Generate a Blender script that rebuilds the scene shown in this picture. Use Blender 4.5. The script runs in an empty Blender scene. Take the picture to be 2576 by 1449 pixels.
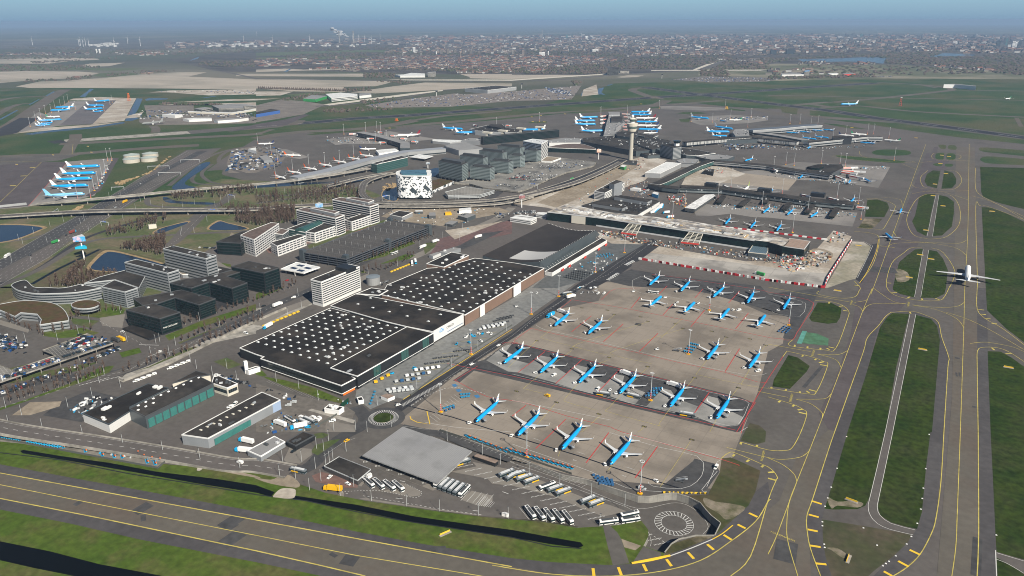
import bpy,math,random
import numpy as np
from mathutils import Vector,Matrix
from mathutils.geometry import tessellate_polygon
rnd=random.Random(7)
S=bpy.context.scene
COL=S.collection
HC=290.0;F=1875.0;CX,CY=1288.0,724.5
_y=np.array([2448-CX,50-CY,F]);_y/=np.linalg.norm(_y)
_x=-np.array([-2128-CX,60-CY,F]);_x/=np.linalg.norm(_x)
_x=_x-_y*(_x@_y);_x/=np.linalg.norm(_x)
_z=np.cross(_x,_y)
R=np.array([_x,_y,_z])
cam=bpy.data.objects.new('camera',bpy.data.cameras.new('camera'))
COL.objects.link(cam);S.camera=cam
cam.data.sensor_width=36;cam.data.lens=F/2576*36
cam.data.clip_start=1;cam.data.clip_end=200000
m=Matrix.Identity(4)
for r in range(3):
 m[r][0]=R[r,0];m[r][1]=-R[r,1];m[r][2]=-R[r,2]
m[2][3]=HC
cam.matrix_world=m
AZ,EL=math.radians(-25),math.radians(39)
sd=Vector((math.cos(AZ)*math.cos(EL),math.sin(AZ)*math.cos(EL),math.sin(EL)))
L=bpy.data.lights.new('sun','SUN');L.energy=5.0;L.angle=math.radians(.53);L.color=(1,.93,.80)
so=bpy.data.objects.new('sun',L);COL.objects.link(so);so.rotation_euler=sd.to_track_quat('Z','Y').to_euler()
w=bpy.data.worlds.new('World');S.world=w;w.use_nodes=True
nt=w.node_tree;nt.nodes.clear()
sky=nt.nodes.new('ShaderNodeTexSky');sky.sky_type='NISHITA';sky.sun_disc=False
sky.sun_elevation=EL;sky.sun_rotation=math.pi/2-AZ;sky.air_density=.6;sky.dust_density=0;sky.ozone_density=1.0
tcn=nt.nodes.new('ShaderNodeTexCoord');sep=nt.nodes.new('ShaderNodeSeparateXYZ')
rampn=nt.nodes.new('ShaderNodeValToRGB');bg=nt.nodes.new('ShaderNodeBackground');bg.inputs[1].default_value=.05
bg2=nt.nodes.new('ShaderNodeBackground');mxs=nt.nodes.new('ShaderNodeMixShader');mrn=nt.nodes.new('ShaderNodeMapRange')
wo=nt.nodes.new('ShaderNodeOutputWorld');lk=nt.links.new
lk(tcn.outputs['Generated'],sep.inputs[0]);lk(sep.outputs[2],rampn.inputs[0]);lk(sep.outputs[2],mrn.inputs[0]);mrn.inputs[1].default_value=.15;mrn.inputs[2].default_value=1.1
lk(sky.outputs[0],bg.inputs[0]);lk(rampn.outputs[0],bg2.inputs[0]);lk(mrn.outputs[0],mxs.inputs[0]);lk(bg2.outputs[0],mxs.inputs[1]);lk(bg.outputs[0],mxs.inputs[2]);lk(mxs.outputs[0],wo.inputs[0])
cr=rampn.color_ramp;cr.elements[0].position=0.0;cr.elements[0].color=(.15,.235,.335,1)
cr.elements[1].position=.4;cr.elements[1].color=(.05,.09,.17,1)
for p_,c_ in((.005,(.165,.262,.355,1)),(.013,(0.191,0.296,0.382,1)),(.026,(0.213,0.349,0.430,1)),(.05,(.14,.24,.33,1)),(.12,(.07,.13,.22,1))):
 e=cr.elements.new(p_);e.color=c_
S.view_settings.view_transform='Standard';S.view_settings.look='None'
S.view_settings.exposure=.58;S.view_settings.gamma=1
S.cycles.filter_width=1.0;S.cycles.max_bounces=4;S.cycles.diffuse_bounces=2;S.cycles.glossy_bounces=2;S.cycles.transmission_bounces=2
S.cycles.volume_bounces=0;S.cycles.transparent_max_bounces=4
TL={}
for i in range(4):
 for j in range(4):TL['%d%d'%(i,j)]=(1024*i,576*j,1024/2576)
TL['A']=(2400,380,600/2572);TL['B']=(1800,480,600/2572);TL['C']=(2900,440,600/2572);TL['E']=(1000,1500,500/2576)
TL['F']=(480,980,700/1456);TL['D']=(0,0,4096/2576)
def P(s,t='D'):
 out=[]
 for tok in s.split():
  if tok.endswith(':'):t=tok[:-1];continue
  u,v=tok.split(',');ox,oy,k=TL[t]
  out.append(((ox+float(u)*k)*.62890625,(oy+float(v)*k)*.62890625))
 return out
def ray(p):return R@np.array([p[0]-CX,p[1]-CY,F])
def W(p,z=0.0):
 d=ray(p);t=(z-HC)/d[2]
 return Vector((d[0]*t,d[1]*t,z))
XA=W((1110,1083)).x;XB=W((1650,1285),-4.5).x;KY=4.6/(XB-XA)
def Wy(p,up=0.0):
 z=0.0
 for _ in range(8):
  q=W(p,z+up);z=-KY*min(max(q.x-XA,0),XB-XA)
 return W(p,z+up)
def proj(q):
 c=R.T@np.array([q[0],q[1],q[2]-HC]);return CX+F*c[0]/c[2],CY+F*c[1]/c[2]
def hz(pb,yt):
 b=W(pb);lo,hi=0.0,200.0
 for _ in range(30):
  mid=(lo+hi)/2
  if proj((b.x,b.y,mid))[1]>yt:lo=mid
  else:hi=mid
 return lo
def sm(p,n=6,closed=False):
 out=[];N=len(p)
 rng=range(N)if closed else range(N-1)
 for i in rng:
  if closed:a,b,c,d=p[i-1],p[i],p[(i+1)%N],p[(i+2)%N]
  else:a,b,c,d=p[max(i-1,0)],p[i],p[i+1],p[min(i+2,N-1)]
  for k in range(n):
   t=k/n
   out.append(tuple(.5*(2*b[j]+(c[j]-a[j])*t+(2*a[j]-5*b[j]+4*c[j]-d[j])*t*t+(3*b[j]-a[j]-3*c[j]+d[j])*t**3)for j in range(2)))
 if not closed:out.append(tuple(p[-1]))
 return out
MT={}
def mat(name,c,c2=None,sc=.05,rough=.8,metal=0,co='pos',lo=.35,hi=.65,det=6,brick=None,stretch=None,spec=.5,c3=None,sc3=.004,br2=None,speck=.14):
 if name in MT:return MT[name]
 m=bpy.data.materials.new(name);m.use_nodes=True;n=m.node_tree;b=n.nodes['Principled BSDF']
 b.inputs['Roughness'].default_value=rough;b.inputs['Metallic'].default_value=metal
 b.inputs['Specular IOR Level'].default_value=min(spec,.12)if rough>=.8 else spec
 out=None
 def vec(kind):
  if kind=='pos':return n.nodes.new('ShaderNodeNewGeometry').outputs['Position']
  tc=n.nodes.new('ShaderNodeTexCoord');return tc.outputs['Object' if kind=='obj' else 'UV']
 def mix(fac,a,bb,blend='MIX'):
  x=n.nodes.new('ShaderNodeMix');x.data_type='RGBA';x.blend_type=blend
  if isinstance(fac,float):x.inputs[0].default_value=fac
  else:n.links.new(fac,x.inputs[0])
  for k,q in((6,a),(7,bb)):
   if isinstance(q,tuple):x.inputs[k].default_value=(*q[:3],1)
   else:n.links.new(q,x.inputs[k])
  return x.outputs[2]
 def noise(sc,lo,hi,det,st=None):
  v=vec('pos' if co=='uv' else co)
  if st:
   mp=n.nodes.new('ShaderNodeMapping');mp.inputs['Rotation'].default_value=(0,0,st[0]);mp.inputs['Scale'].default_value=(1,st[1],1)
   n.links.new(v,mp.inputs[0]);v=mp.outputs[0]
  t=n.nodes.new('ShaderNodeTexNoise');t.inputs['Scale'].default_value=sc;t.inputs['Detail'].default_value=det;t.inputs['Roughness'].default_value=.6
  n.links.new(v,t.inputs['Vector'])
  mr=n.nodes.new('ShaderNodeMapRange');mr.inputs[1].default_value=lo;mr.inputs[2].default_value=hi
  n.links.new(t.outputs[0],mr.inputs[0]);return mr.outputs[0]
 cur=tuple(c)
 if c2:cur=mix(noise(sc,lo,hi,det,stretch),tuple(c),tuple(c2))
 if c3:cur=mix(noise(sc3,.47,.62,5,None),cur,tuple(c3))
 for bk in(brick,br2):
  if bk:
   t=n.nodes.new('ShaderNodeTexBrick');t.offset=bk[6]if len(bk)>6 else 0;t.inputs['Scale'].default_value=1
   t.inputs['Brick Width'].default_value=bk[1];t.inputs['Row Height'].default_value=bk[2];t.inputs['Mortar Size'].default_value=bk[3]
   t.inputs['Mortar Smooth'].default_value=0
   n.links.new(vec(bk[0]),t.inputs['Vector'])
   ml=n.nodes.new('ShaderNodeMath');ml.operation='MULTIPLY';ml.inputs[1].default_value=bk[5];n.links.new(t.outputs['Fac'],ml.inputs[0])
   cur=mix(ml.outputs[0],cur,tuple(bk[4]))
 if co=='pos' and c2 and not brick:
  v=n.nodes.new('ShaderNodeTexNoise');v.inputs['Scale'].default_value=.22;v.inputs['Detail'].default_value=4;n.links.new(vec('pos'),v.inputs['Vector'])
  g=n.nodes.new('ShaderNodeMapRange');g.clamp=False;g.inputs[1].default_value=.35;g.inputs[2].default_value=.65;g.inputs[3].default_value=1-speck;g.inputs[4].default_value=1+speck
  n.links.new(v.outputs[0],g.inputs[0]);vm=n.nodes.new('ShaderNodeVectorMath');vm.operation='SCALE';n.links.new(cur,vm.inputs[0]);n.links.new(g.outputs[0],vm.inputs[3]);cur=vm.outputs[0]
 if isinstance(cur,tuple):b.inputs['Base Color'].default_value=(*cur,1)
 else:n.links.new(cur,b.inputs['Base Color'])
 MT[name]=m;return m
asph=mat('asphalt',(.078,.072,.068),(.105,.098,.091),.02,c3=(.105,.094,.09),sc3=.003,speck=.08)
asphD=mat('asphalt_dark',(.050,.050,.053),(.068,.068,.07),.05)
asphP=mat('asphalt_purple',(.073,.063,.066),(.092,.080,.083),.03,speck=.07)
asphN=mat('asphalt_new',(.032,.032,.036),(.044,.044,.048),.05)
asphW=mat('asphalt_taxiway',(.092,.084,.073),(.118,.107,.092),.012,c3=(.105,.088,.074),sc3=.01,speck=.07)
shoul=mat('asphalt_shoulder',(.06,.057,.06),(.082,.078,.08),.015,speck=.1)
conc=mat('apron_concrete',(.255,.222,.188),(.205,.178,.15),.02,lo=.3,hi=.7,c3=(.16,.14,.12),sc3=.02,brick=('pos',7.5,7.5,.16,(.12,.105,.095),.22),br2=('pos',30,15,.3,(.1,.09,.08),.16))
concL=mat('stand_concrete',(.27,.265,.255),(.22,.215,.205),.03,c3=(.17,.17,.165),sc3=.03,brick=('pos',7.5,7.5,.12,(.15,.15,.145),.2))
concG=mat('apron_grey',(.19,.18,.17),(.225,.21,.20),.01,brick=('pos',15,15,.3,(.12,.12,.12),.35),c3=(.15,.142,.135),sc3=.006)
sand=mat('sand',(.36,.32,.27),(.26,.22,.18),.02,c3=(.44,.41,.37),sc3=.015)
sandD=mat('dirt',(.20,.165,.125),(.27,.23,.18),.03)
grass=mat('grass',(.015,.032,.004),(.030,.046,.007),.025,lo=.38,hi=.62,c3=(.032,.042,.012),sc3=.02,speck=.3)
grassB=mat('grass_bright',(.046,.085,.010),(.070,.098,.018),.02,lo=.3,hi=.7,c3=(.085,.088,.030),sc3=.03,speck=.2)
grassD=mat('grass_dry',(.045,.050,.02),(.075,.062,.035),.04,c3=(.20,.17,.13),sc3=.02,speck=.3)
grassF=mat('grass_airfield',(.027,.055,.018),(.045,.072,.025),.006,lo=.35,hi=.65,c3=(.072,.074,.036),sc3=.003,speck=.2)
fieldT=mat('field_tan',(.38,.335,.285),(.30,.265,.22),.002,lo=.3,hi=.7,stretch=(.3,9),c3=(.25,.23,.19),sc3=.002)
fieldG=mat('polder',(.075,.085,.055),(.06,.06,.045),.0012,lo=.4,hi=.6,c3=(.14,.13,.10),sc3=.0006)
woodG=mat('wood_floor',(.070,.058,.048),(.095,.08,.065),.01)
cityG=mat('town_ground',(.06,.054,.05),(.10,.088,.078),.01,c3=(.045,.042,.038),sc3=.004)
water=mat('water',(.012,.024,.045),(.018,.032,.052),.02,rough=.15,spec=.3)
waterD=mat('ditch_water',(.003,.004,.005),rough=.3,spec=.06)
reed=mat('reed',(.30,.215,.12),(.22,.16,.09),.1)
paveR=mat('red_paving',(.17,.10,.085),(.14,.09,.08),.05)
pave=mat('paving',(.20,.185,.165),(.165,.15,.135),.05,brick=('pos',3,3,.06,(.1,.1,.1),.3))
paint=mat('white_paint',(.50,.50,.49));yel=mat('yellow_paint',(.50,.42,.10),(.36,.30,.09),.1)
yelB=mat('yellow_bright',(.66,.44,.04));redp=mat('red_paint',(.42,.05,.05))
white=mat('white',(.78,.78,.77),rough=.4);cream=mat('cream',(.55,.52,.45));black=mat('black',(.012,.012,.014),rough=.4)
blue=mat('airline_blue',(.005,.32,.74),rough=.3);blueD=mat('light_blue_vehicle',(.01,.36,.68),rough=.35)
grey=mat('grey_metal',(.34,.36,.38),(.28,.30,.32),.2,rough=.5,co='obj');greyD=mat('dark_grey',(.06,.065,.07),rough=.6)
greyL=mat('light_grey',(.55,.56,.57),rough=.5);conW=mat('concrete',(.34,.32,.29),(.26,.245,.22),.1,c3=(.19,.18,.16),sc3=.06)
conD=mat('concrete_wall',(.27,.26,.24),(.20,.195,.18),.2,brick=('uv',3,8,.08,(.12,.12,.115),.6))
red=mat('red',(.55,.05,.035),rough=.5);orange=mat('orange',(.75,.16,.02),rough=.5);green=mat('green',(.04,.30,.08),rough=.5)
yellow=mat('yellow',(.75,.42,.01),rough=.45);galv=mat('galvanised',(.45,.47,.48),rough=.45)
glassD=mat('glass_dark',(.018,.026,.03),rough=.12,co='uv',brick=('uv',1.8,30,.12,(.10,.11,.115),.8))
glassG=mat('glass_green',(.03,.085,.08),rough=.12,co='uv',brick=('uv',3.6,30,.15,(.012,.02,.02),.9))
glassK=mat('glass_black',(.006,.009,.010),(.012,.03,.03),.35,rough=.15,spec=.2,co='uv',brick=('uv',1.8,30,.08,(.012,.02,.02),.9))
glassP=mat('glass_plain',(.02,.035,.04),rough=.1)
roofK=mat('roof_black',(.018,.017,.017),(.028,.026,.025),.06,rough=.85,c3=(.045,.039,.035),sc3=.03,brick=('uv',26,14,.1,(.055,.05,.046),.5))
roofD=mat('roof_dark',(.034,.032,.031),(.055,.050,.046),.05,rough=.85,c3=(.025,.024,.024),sc3=.03)
roofG=mat('roof_grey',(.20,.20,.205),(.25,.25,.25),.03,brick=('uv',1.2,200,.1,(.16,.16,.165),.7))
roofW=mat('roof_white',(.62,.63,.63),(.52,.53,.53),.05);sedum=mat('roof_sedum',(.085,.050,.030),(.06,.055,.022),.1)
parkM=mat('parking_deck',(.21,.20,.185),(.17,.163,.15),.03,brick=('uv',2.6,5.2,.10,(.5,.5,.48),.55),c3=(.09,.088,.085),sc3=.02)
parkK=mat('parking_deck_black',(.048,.045,.045),(.065,.06,.058),.03,brick=('uv',2.5,16,.12,(.42,.42,.40),.5))
panelK=mat('cladding_black',(.012,.014,.017),(.018,.021,.025),.1,rough=.45,brick=('uv',1.0,50,.07,(.028,.032,.038),.8))
panelW=mat('cladding_white',(.70,.70,.69),(.62,.62,.61),.05,rough=.5,brick=('uv',3.6,1.8,.05,(.42,.42,.42),.5))
panelG=mat('cladding_grey',(.25,.265,.285),(.21,.225,.24),.05,rough=.4,brick=('uv',1.8,1.2,.04,(.22,.23,.24),.6))
panelB=mat('cladding_brown',(.21,.135,.10),(.18,.115,.085),.08,rough=.7,brick=('uv',6,1.1,.05,(.13,.085,.065),.6))
panelT=mat('cladding_slate',(.055,.07,.08),(.07,.085,.095),.05,rough=.4,brick=('uv',.9,60,.06,(.035,.045,.05),.8))
teal=mat('teal_door',(.05,.20,.18),(.04,.16,.15),.3,rough=.4,brick=('uv',30,.6,.06,(.02,.09,.085),.7))
silver=mat('silver_cladding',(.42,.43,.44),(.36,.37,.38),.03,rough=.35,metal=.3,brick=('uv',2.4,100,.07,(.25,.26,.27),.6))
brickR=mat('roof_tile_red',(.30,.10,.055),(.22,.09,.06),.05);brickB=mat('brick_brown',(.20,.15,.12),(.26,.2,.17),.05)
bark=mat('birch_bark',(.28,.25,.22));twig=mat('bare_twigs',(.155,.105,.082),(.105,.075,.06),.5)
twigD=mat('bare_woodland',(.075,.060,.050),(.105,.082,.068),.02)
hedge=mat('hedge',(.03,.045,.018),(.05,.06,.03),.5)
class MB:
 def __init__(s):s.v=[];s.f=[];s.m=[];s.uv=[]
 def face(s,pts,m=0,uv=None):
  k=len(s.v);s.v+=[tuple(p)for p in pts];s.f.append(tuple(range(k,k+len(pts))));s.m.append(m)
  s.uv+=uv if uv else[(p[0],p[1])for p in pts]
 def quad(s,a,b,c,d,m=0,u0=0.0):
  a=Vector(a);l=(Vector(b)-a).length;h=(Vector(d)-a).length
  s.face([a,b,c,d],m,[(u0,0),(u0+l,0),(u0+l,h),(u0,h)])
 def prism(s,pts,z0,z1,ms=0,mt=0,bottom=False):
  n=len(pts);u=0
  if area(pts)<0:pts=pts[::-1]
  zt=z1 if isinstance(z1,(list,tuple))else[z1]*n
  for i in range(n):
   a,b=pts[i],pts[(i+1)%n];l=math.dist(a[:2],b[:2])
   s.face([(a[0],a[1],z0),(b[0],b[1],z0),(b[0],b[1],zt[(i+1)%n]),(a[0],a[1],zt[i])],ms,[(u,z0),(u+l,z0),(u+l,zt[(i+1)%n]),(u,zt[i])]);u+=l
  e=Vector((pts[1][0]-pts[0][0],pts[1][1]-pts[0][1])).normalized();o=pts[0]
  top=[(p[0],p[1],z)for p,z in zip(pts,zt)]
  s.face(top,mt,[((p[0]-o[0])*e.x+(p[1]-o[1])*e.y,-(p[0]-o[0])*e.y+(p[1]-o[1])*e.x)for p in pts])
  if bottom:s.face([(p[0],p[1],z0)for p in pts[::-1]],ms)
 def box(s,c,d,rz=0,m=0,mt=None,tilt=0):
  cx,cy,z0=c;a,b,h=d;co,si=math.cos(rz),math.sin(rz)
  pts=[(cx+x*co-y*si,cy+x*si+y*co)for x,y in((-a/2,-b/2),(a/2,-b/2),(a/2,b/2),(-a/2,b/2))]
  s.prism(pts,z0,z0+h,m,m if mt is None else mt,True)
 def cyl(s,x,y,z0,z1,r0,r1=None,n=8,m=0,cap=True):
  r1=r0 if r1 is None else r1
  c=[(math.cos(6.2832*k/n),math.sin(6.2832*k/n))for k in range(n)]
  for k in range(n):
   a,b=c[k],c[(k+1)%n];u=6.2832*r0*k/n;u2=6.2832*r0*(k+1)/n
   s.face([(x+a[0]*r0,y+a[1]*r0,z0),(x+b[0]*r0,y+b[1]*r0,z0),(x+b[0]*r1,y+b[1]*r1,z1),(x+a[0]*r1,y+a[1]*r1,z1)],m,[(u,z0),(u2,z0),(u2,z1),(u,z1)])
  if cap:s.face([(x+a[0]*r1,y+a[1]*r1,z1)for a in c],m)
 def bar(s,a,b,r,m=0,n=4):
  a=Vector(a);b=Vector(b);d=(b-a).normalized();u=d.orthogonal().normalized();v=d.cross(u)
  A=[a+(u*math.cos(6.2832*k/n)+v*math.sin(6.2832*k/n))*r for k in range(n)];B=[p+(b-a)for p in A]
  for k in range(n):s.quad(A[k],A[(k+1)%n],B[(k+1)%n],B[k],m)
  s.face(B,m);s.face(A[::-1],m)
 def loft(s,rings,mf=lambda i,k,c:0,cap=True,closed=True):
  n=len(rings[0])
  for i in range(len(rings)-1):
   for k in range(n if closed else n-1):
    q=[rings[i][k],rings[i][(k+1)%n],rings[i+1][(k+1)%n],rings[i+1][k]]
    s.face(q,mf(i,k,sum((Vector(p)for p in q),Vector())/4))
  if cap:s.face(rings[-1],mf(len(rings)-2,0,Vector(rings[-1][0])));s.face(rings[0][::-1],mf(0,0,Vector(rings[0][0])))
 def mesh(s,name,mats):
  me=bpy.data.meshes.new(name);me.from_pydata(s.v,[],s.f)
  uvl=me.uv_layers.new(name='UVMap');uvl.data.foreach_set('uv',[c for p in s.uv for c in p])
  for x in(mats if isinstance(mats,(list,tuple))else[mats]):me.materials.append(x)
  me.polygons.foreach_set('material_index',s.m);me.update();return me
 def build(s,name,mats,parent=None,smooth=False,loc=None,**kw):
  me=s.mesh(name,mats)
  if smooth:me.polygons.foreach_set('use_smooth',[True]*len(me.polygons))
  o=bpy.data.objects.new(name,me);COL.objects.link(o)
  if parent:o.parent=parent
  if loc:o.location=loc
  tag(o,**kw);return o
def area(p):return.5*sum(p[i-1][0]*p[i][1]-p[i][0]*p[i-1][1]for i in range(len(p)))
def tag(o,label=None,cat=None,group=None,kind=None):
 if label:o['label']=label
 if cat:o['category']=cat
 if group:o['group']=group
 if kind:o['kind']=kind
 return o
def empty(name,loc,rz=0,**kw):
 o=bpy.data.objects.new(name,None);COL.objects.link(o);o.location=loc;o.rotation_euler=(0,0,rz);tag(o,**kw);return o
def part(name,me,parent,loc=None,rz=0,**kw):
 o=bpy.data.objects.new(name,me);COL.objects.link(o);o.parent=parent
 if loc:o.location=loc
 if rz:o.rotation_euler=(0,0,rz)
 tag(o,**kw);return o
LZ=.02;GB=.2;CNT={}
def LH(lay):
 CNT[lay]=CNT.get(lay,0)+1
 return lay*LZ+CNT[lay]*.00022
def ground(name,pts,m,lay=1,holes=None,kind='structure',label=None,surf=None):
 pts=P(pts)if isinstance(pts,str)else pts
 zz=LH(lay)
 f=(lambda p:Wy(p,zz))if surf=='yard' else(lambda p:W(p,zz))
 loops=[[f(p)for p in pts]]+[[f(p)for p in h]for h in(holes or[])]
 flat=[v for l in loops for v in l]
 b=MB()
 tris=tessellate_polygon([[Vector((v.x,v.y,0))for v in l]for l in loops])
 b.v=[tuple(v)for v in flat]
 for t in tris:
  a,c,d=(flat[i]for i in t)
  t=tuple(t)if(c-a).cross(d-a).z>0 else tuple(t[::-1])
  b.f.append(t);b.m.append(0);b.uv+=[(flat[i].x,flat[i].y)for i in t]
 o=b.build(name,m);tag(o,label,None,None,kind);return o
MK={}
def mk(mname,lay=6):
 k=(mname,lay)
 if k not in MK:MK[k]=MB()
 return MK[k]
def line(pts,wd,col='yellow',dash=None,lay=6,surf=None,smooth=0,closed=False):
 pts=P(pts)if isinstance(pts,str)else pts
 pts=[p for i,p in enumerate(pts)if i==0 or math.dist(p,pts[i-1])>1.6]
 if smooth:pts=sm(pts,smooth,closed)
 f=(lambda p:Wy(p,lay*LZ))if surf=='yard' else(lambda p:W(p,lay*LZ))
 q=[f(p)for p in pts]
 if closed:q.append(q[0])
 wline(q,wd,col,dash,lay)
MZ=[0]
def wline(q,wd,col='yellow',dash=None,lay=6):
 b=mk(col,lay);MZ[0]+=.00006;q=[v+Vector((0,0,MZ[0]%.018))for v in q]
 if wd<1.4 and not dash and col!='blackp':wd*=.62
 if dash:
  on,off=dash;s=0;segs=[]
  for i in range(len(q)-1):
   a,c=q[i],q[i+1];l=(c-a).length
   if l<1e-6:continue
   t=-(s%(on+off))
   while t<l:
    t0,t1=max(t,0),min(t+on,l)
    if t1>t0:segs.append((a.lerp(c,t0/l),a.lerp(c,t1/l)))
    t+=on+off
   s+=l
  for a,c in segs:strip(b,[a,c],wd)
 else:strip(b,q,wd)
def strip(b,q,wd,m=0):
 n=len(q);L_,R_=[],[]
 for i in range(n):
  d=(q[min(i+1,n-1)]-q[max(i-1,0)]);d=Vector((d.x,d.y,0))
  if d.length<1e-6:d=Vector((1,0,0))
  d.normalize();nn=Vector((-d.y,d.x,0))*wd/2
  L_.append(q[i]+nn);R_.append(q[i]-nn)
 for i in range(n-1):b.quad(R_[i],R_[i+1],L_[i+1],L_[i],m)
def finish_marks():
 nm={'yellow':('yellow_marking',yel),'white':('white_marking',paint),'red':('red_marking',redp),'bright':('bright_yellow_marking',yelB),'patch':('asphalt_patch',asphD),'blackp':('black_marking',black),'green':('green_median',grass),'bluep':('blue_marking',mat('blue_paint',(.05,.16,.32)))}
 for(k,lay),b in MK.items():
  if b.v:tag(b.build(nm[k][0],nm[k][1]),kind='structure')
ORD='first second third fourth fifth sixth seventh eighth ninth tenth eleventh twelfth thirteenth fourteenth fifteenth sixteenth seventeenth eighteenth nineteenth twentieth'.split()
def nth(i):
 if i<20:return ORD[i]
 t=['twenty','thirty','forty','fifty','sixty','seventy','eighty','ninety'];ts=['twentieth','thirtieth','fortieth','fiftieth','sixtieth','seventieth','eightieth','ninetieth']
 a,b=divmod(i+1,10);
 if a>9:return str(i+1)+'th'
 return ts[a-2]if b==0 else t[a-2]+'-'+ORD[b-1]
def copytree(o,loc,rz,label=None,group=None,scale=None):
 r=o.copy();COL.objects.link(r);r.location=loc;r.rotation_euler=(0,0,rz)
 if label:r['label']=label
 if group:r['group']=group
 if scale:r.scale=scale
 for ch in o.children:
  c=ch.copy();COL.objects.link(c);c.parent=r
  for g in ch.children:
   d=g.copy();COL.objects.link(d);d.parent=c
 return r
class Proto:
 def __init__(s,make):s.make=make;s.first=None
 def put(s,loc,rz,label=None,group=None,scale=None):
  if s.first is None:
   s.first=s.make();o=s.first;o.location=loc;o.rotation_euler=(0,0,rz)
   if label:o['label']=label
   if group:o['group']=group
   if scale:o.scale=scale
   elif 'group' in o and not group:pass
   return o
  return copytree(s.first,loc,rz,label,group,scale or(1,1,1))
def inpoly(p,poly):
 c=False;n=len(poly)
 for i in range(n):
  a,b=poly[i-1],poly[i]
  if(a[1]>p[1])!=(b[1]>p[1])and p[0]<(b[0]-a[0])*(p[1]-a[1])/(b[1]-a[1])+a[0]:c=not c
 return c
def scatter(poly,n,r=rnd,power=1.0):
 xs=[p[0]for p in poly];ys=[p[1]for p in poly];out=[]
 while len(out)<n:
  p=(r.uniform(min(xs),max(xs)),r.uniform(min(ys),max(ys)))
  if inpoly(p,poly):out.append(p)
 return out
YARD=P('1110,1083 23: 0,250 500,440 760,490 1000,570 1270,655 1380,660 1500,640 1600,625 1660,628 1780,665 1830,690 1890,720 1945,790 2000,850 2095,925 2035,1045 1850,1045 1680,1080 1600,1130 1530,1218 1320,1145 1370,1050 1370,980 1300,890 1280,905 1070,935 860,950 650,962 300,900 0,880 13: 2270,850 1850,800 D: 889,1253')
b=MB();E_=46000
flat=[Vector((-E_,-1500,0)),Vector((E_,-1500,0)),Vector((E_,1.15*E_,0)),Vector((-E_,1.15*E_,0))]
hole=[W(p)for p in YARD]
for t in tessellate_polygon([flat,hole]):
 q=[(flat+hole)[i]for i in t]
 if(q[1]-q[0]).cross(q[2]-q[0]).z<0:q=q[::-1]
 b.face(q)
b.build('ground',fieldG,kind='structure')
ground('airport_asphalt','640,352 700,344 1020,320 1300,298 1420,285 1640,262 1760,260 2030,280 2330,318 2600,355 3000,400 3100,1900 -700,1900 -700,800 0,800 380,760 430,690 560,600 760,540 900,500 900,470 640,460 560,440 560,400',asph,2,[YARD])
ground('town_ground','420,150 700,118 1000,102 1600,88 3000,84 3200,150 2700,178 2040,182 1960,186 1830,176 1500,188 1180,188 1000,185 800,178 560,182',cityG,1)
ground('harbour_ground','0,104 300,100 700,94 1600,90 1600,104 1000,112 600,122 200,126 0,124',mat('harbour',(.13,.12,.11),(.06,.055,.05),.002),2)
for s in('30: 300,595 700,588 960,575 1200,578 1180,602 1160,640 1000,630 830,618 600,622 350,620','30: 1600,577 1760,535 2080,545 2100,560 1900,570 1700,580','20: 590,470 700,456 840,462 800,480 620,495','00: 1900,615 1960,585 2010,570 1990,590','10: 280,720 340,692 358,692 310,722','00: 800,975 870,925 900,897 945,897 890,935 860,975','00: 1255,1218 1375,990 1435,992 1395,1090 1345,1170 1400,1192 1330,1215','00: 1460,1000 1500,985 1690,990 1680,1000 1470,1012','00: 230,1350 500,1310 900,1280 1250,1225 1255,1240 900,1295 500,1330 330,1355','00: 285,1055 385,1000 400,1000 305,1055','00: 455,965 535,920 555,920 475,965','00: 0,1195 165,1108 185,1110 0,1210','00: 2030,985 2160,965 2180,968 2050,988','20: 690,960 720,905 745,885 735,910 705,962','20: 850,950 870,890 930,878 900,930 940,955 900,950','20: 950,860 1000,846 1015,850 970,862'):
 ground('lake' if s[0]in '23' else 'canal',s,water,4)
for s in('00: -400,615 200,590 700,580 980,590 1000,600 700,615 500,640 150,640 -400,645','00: 830,655 900,640 1260,630 1100,665 850,675','00: -400,730 300,715 800,720 1000,735 900,760 660,790 300,810 -400,870','00: 160,870 400,820 680,810 1080,780 1400,750 1800,725 2080,728 1900,770 2576,800 10: 0,905 00: 1700,890 1000,885 300,885','10: 0,700 300,690 480,700 1000,690 1040,700 400,712 0,725','10: -200,742 1080,740 1080,772 300,768 -200,765','10: -100,800 400,800 1400,815 1300,845 1200,868 900,872 0,875','10: 1370,870 1700,830 2576,840 2576,865 2100,890 1500,925 1200,940 950,930','10: 2050,745 2576,745 20: 0,752 760,755 600,772 0,795 10: 2150,788 2150,775','20: 1050,775 1180,755 1330,760 1250,775 1100,782','10: -300,890 20,890 400,920 900,925 880,875 -300,872'):
 ground('tan_field',s,fieldT,2)
for s in('10: 1000,590 1300,560 0,580 0,610','00: -400,660 500,650 800,680 1500,690 1200,712 500,700 -400,712','00: 1000,738 1300,728 1400,748 1080,778 930,765','10: 270,955 700,920 880,930 430,965','10: 0,530 200,525 900,505 1800,500 1600,520 900,530 250,560 0,560'):
 ground('meadow',s,mat('meadow',(.10,.115,.06),(.075,.095,.045),.002),2)
ground('airfield_grass','-500,228 165,221 560,226 700,236 1100,262 1320,275 1480,232 1545,210 2000,198 2200,196 3200,200 3200,700 -500,700',grassF,1)
ground('airfield_grass','30: -700,690 100,640 600,650 1300,650 2576,740 2900,760 2900,800 1200,790 -700,830',mat('mixed_fields',(.12,.125,.075),(.075,.085,.05),.003,c3=(.21,.19,.14),sc3=.002),2)
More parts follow.
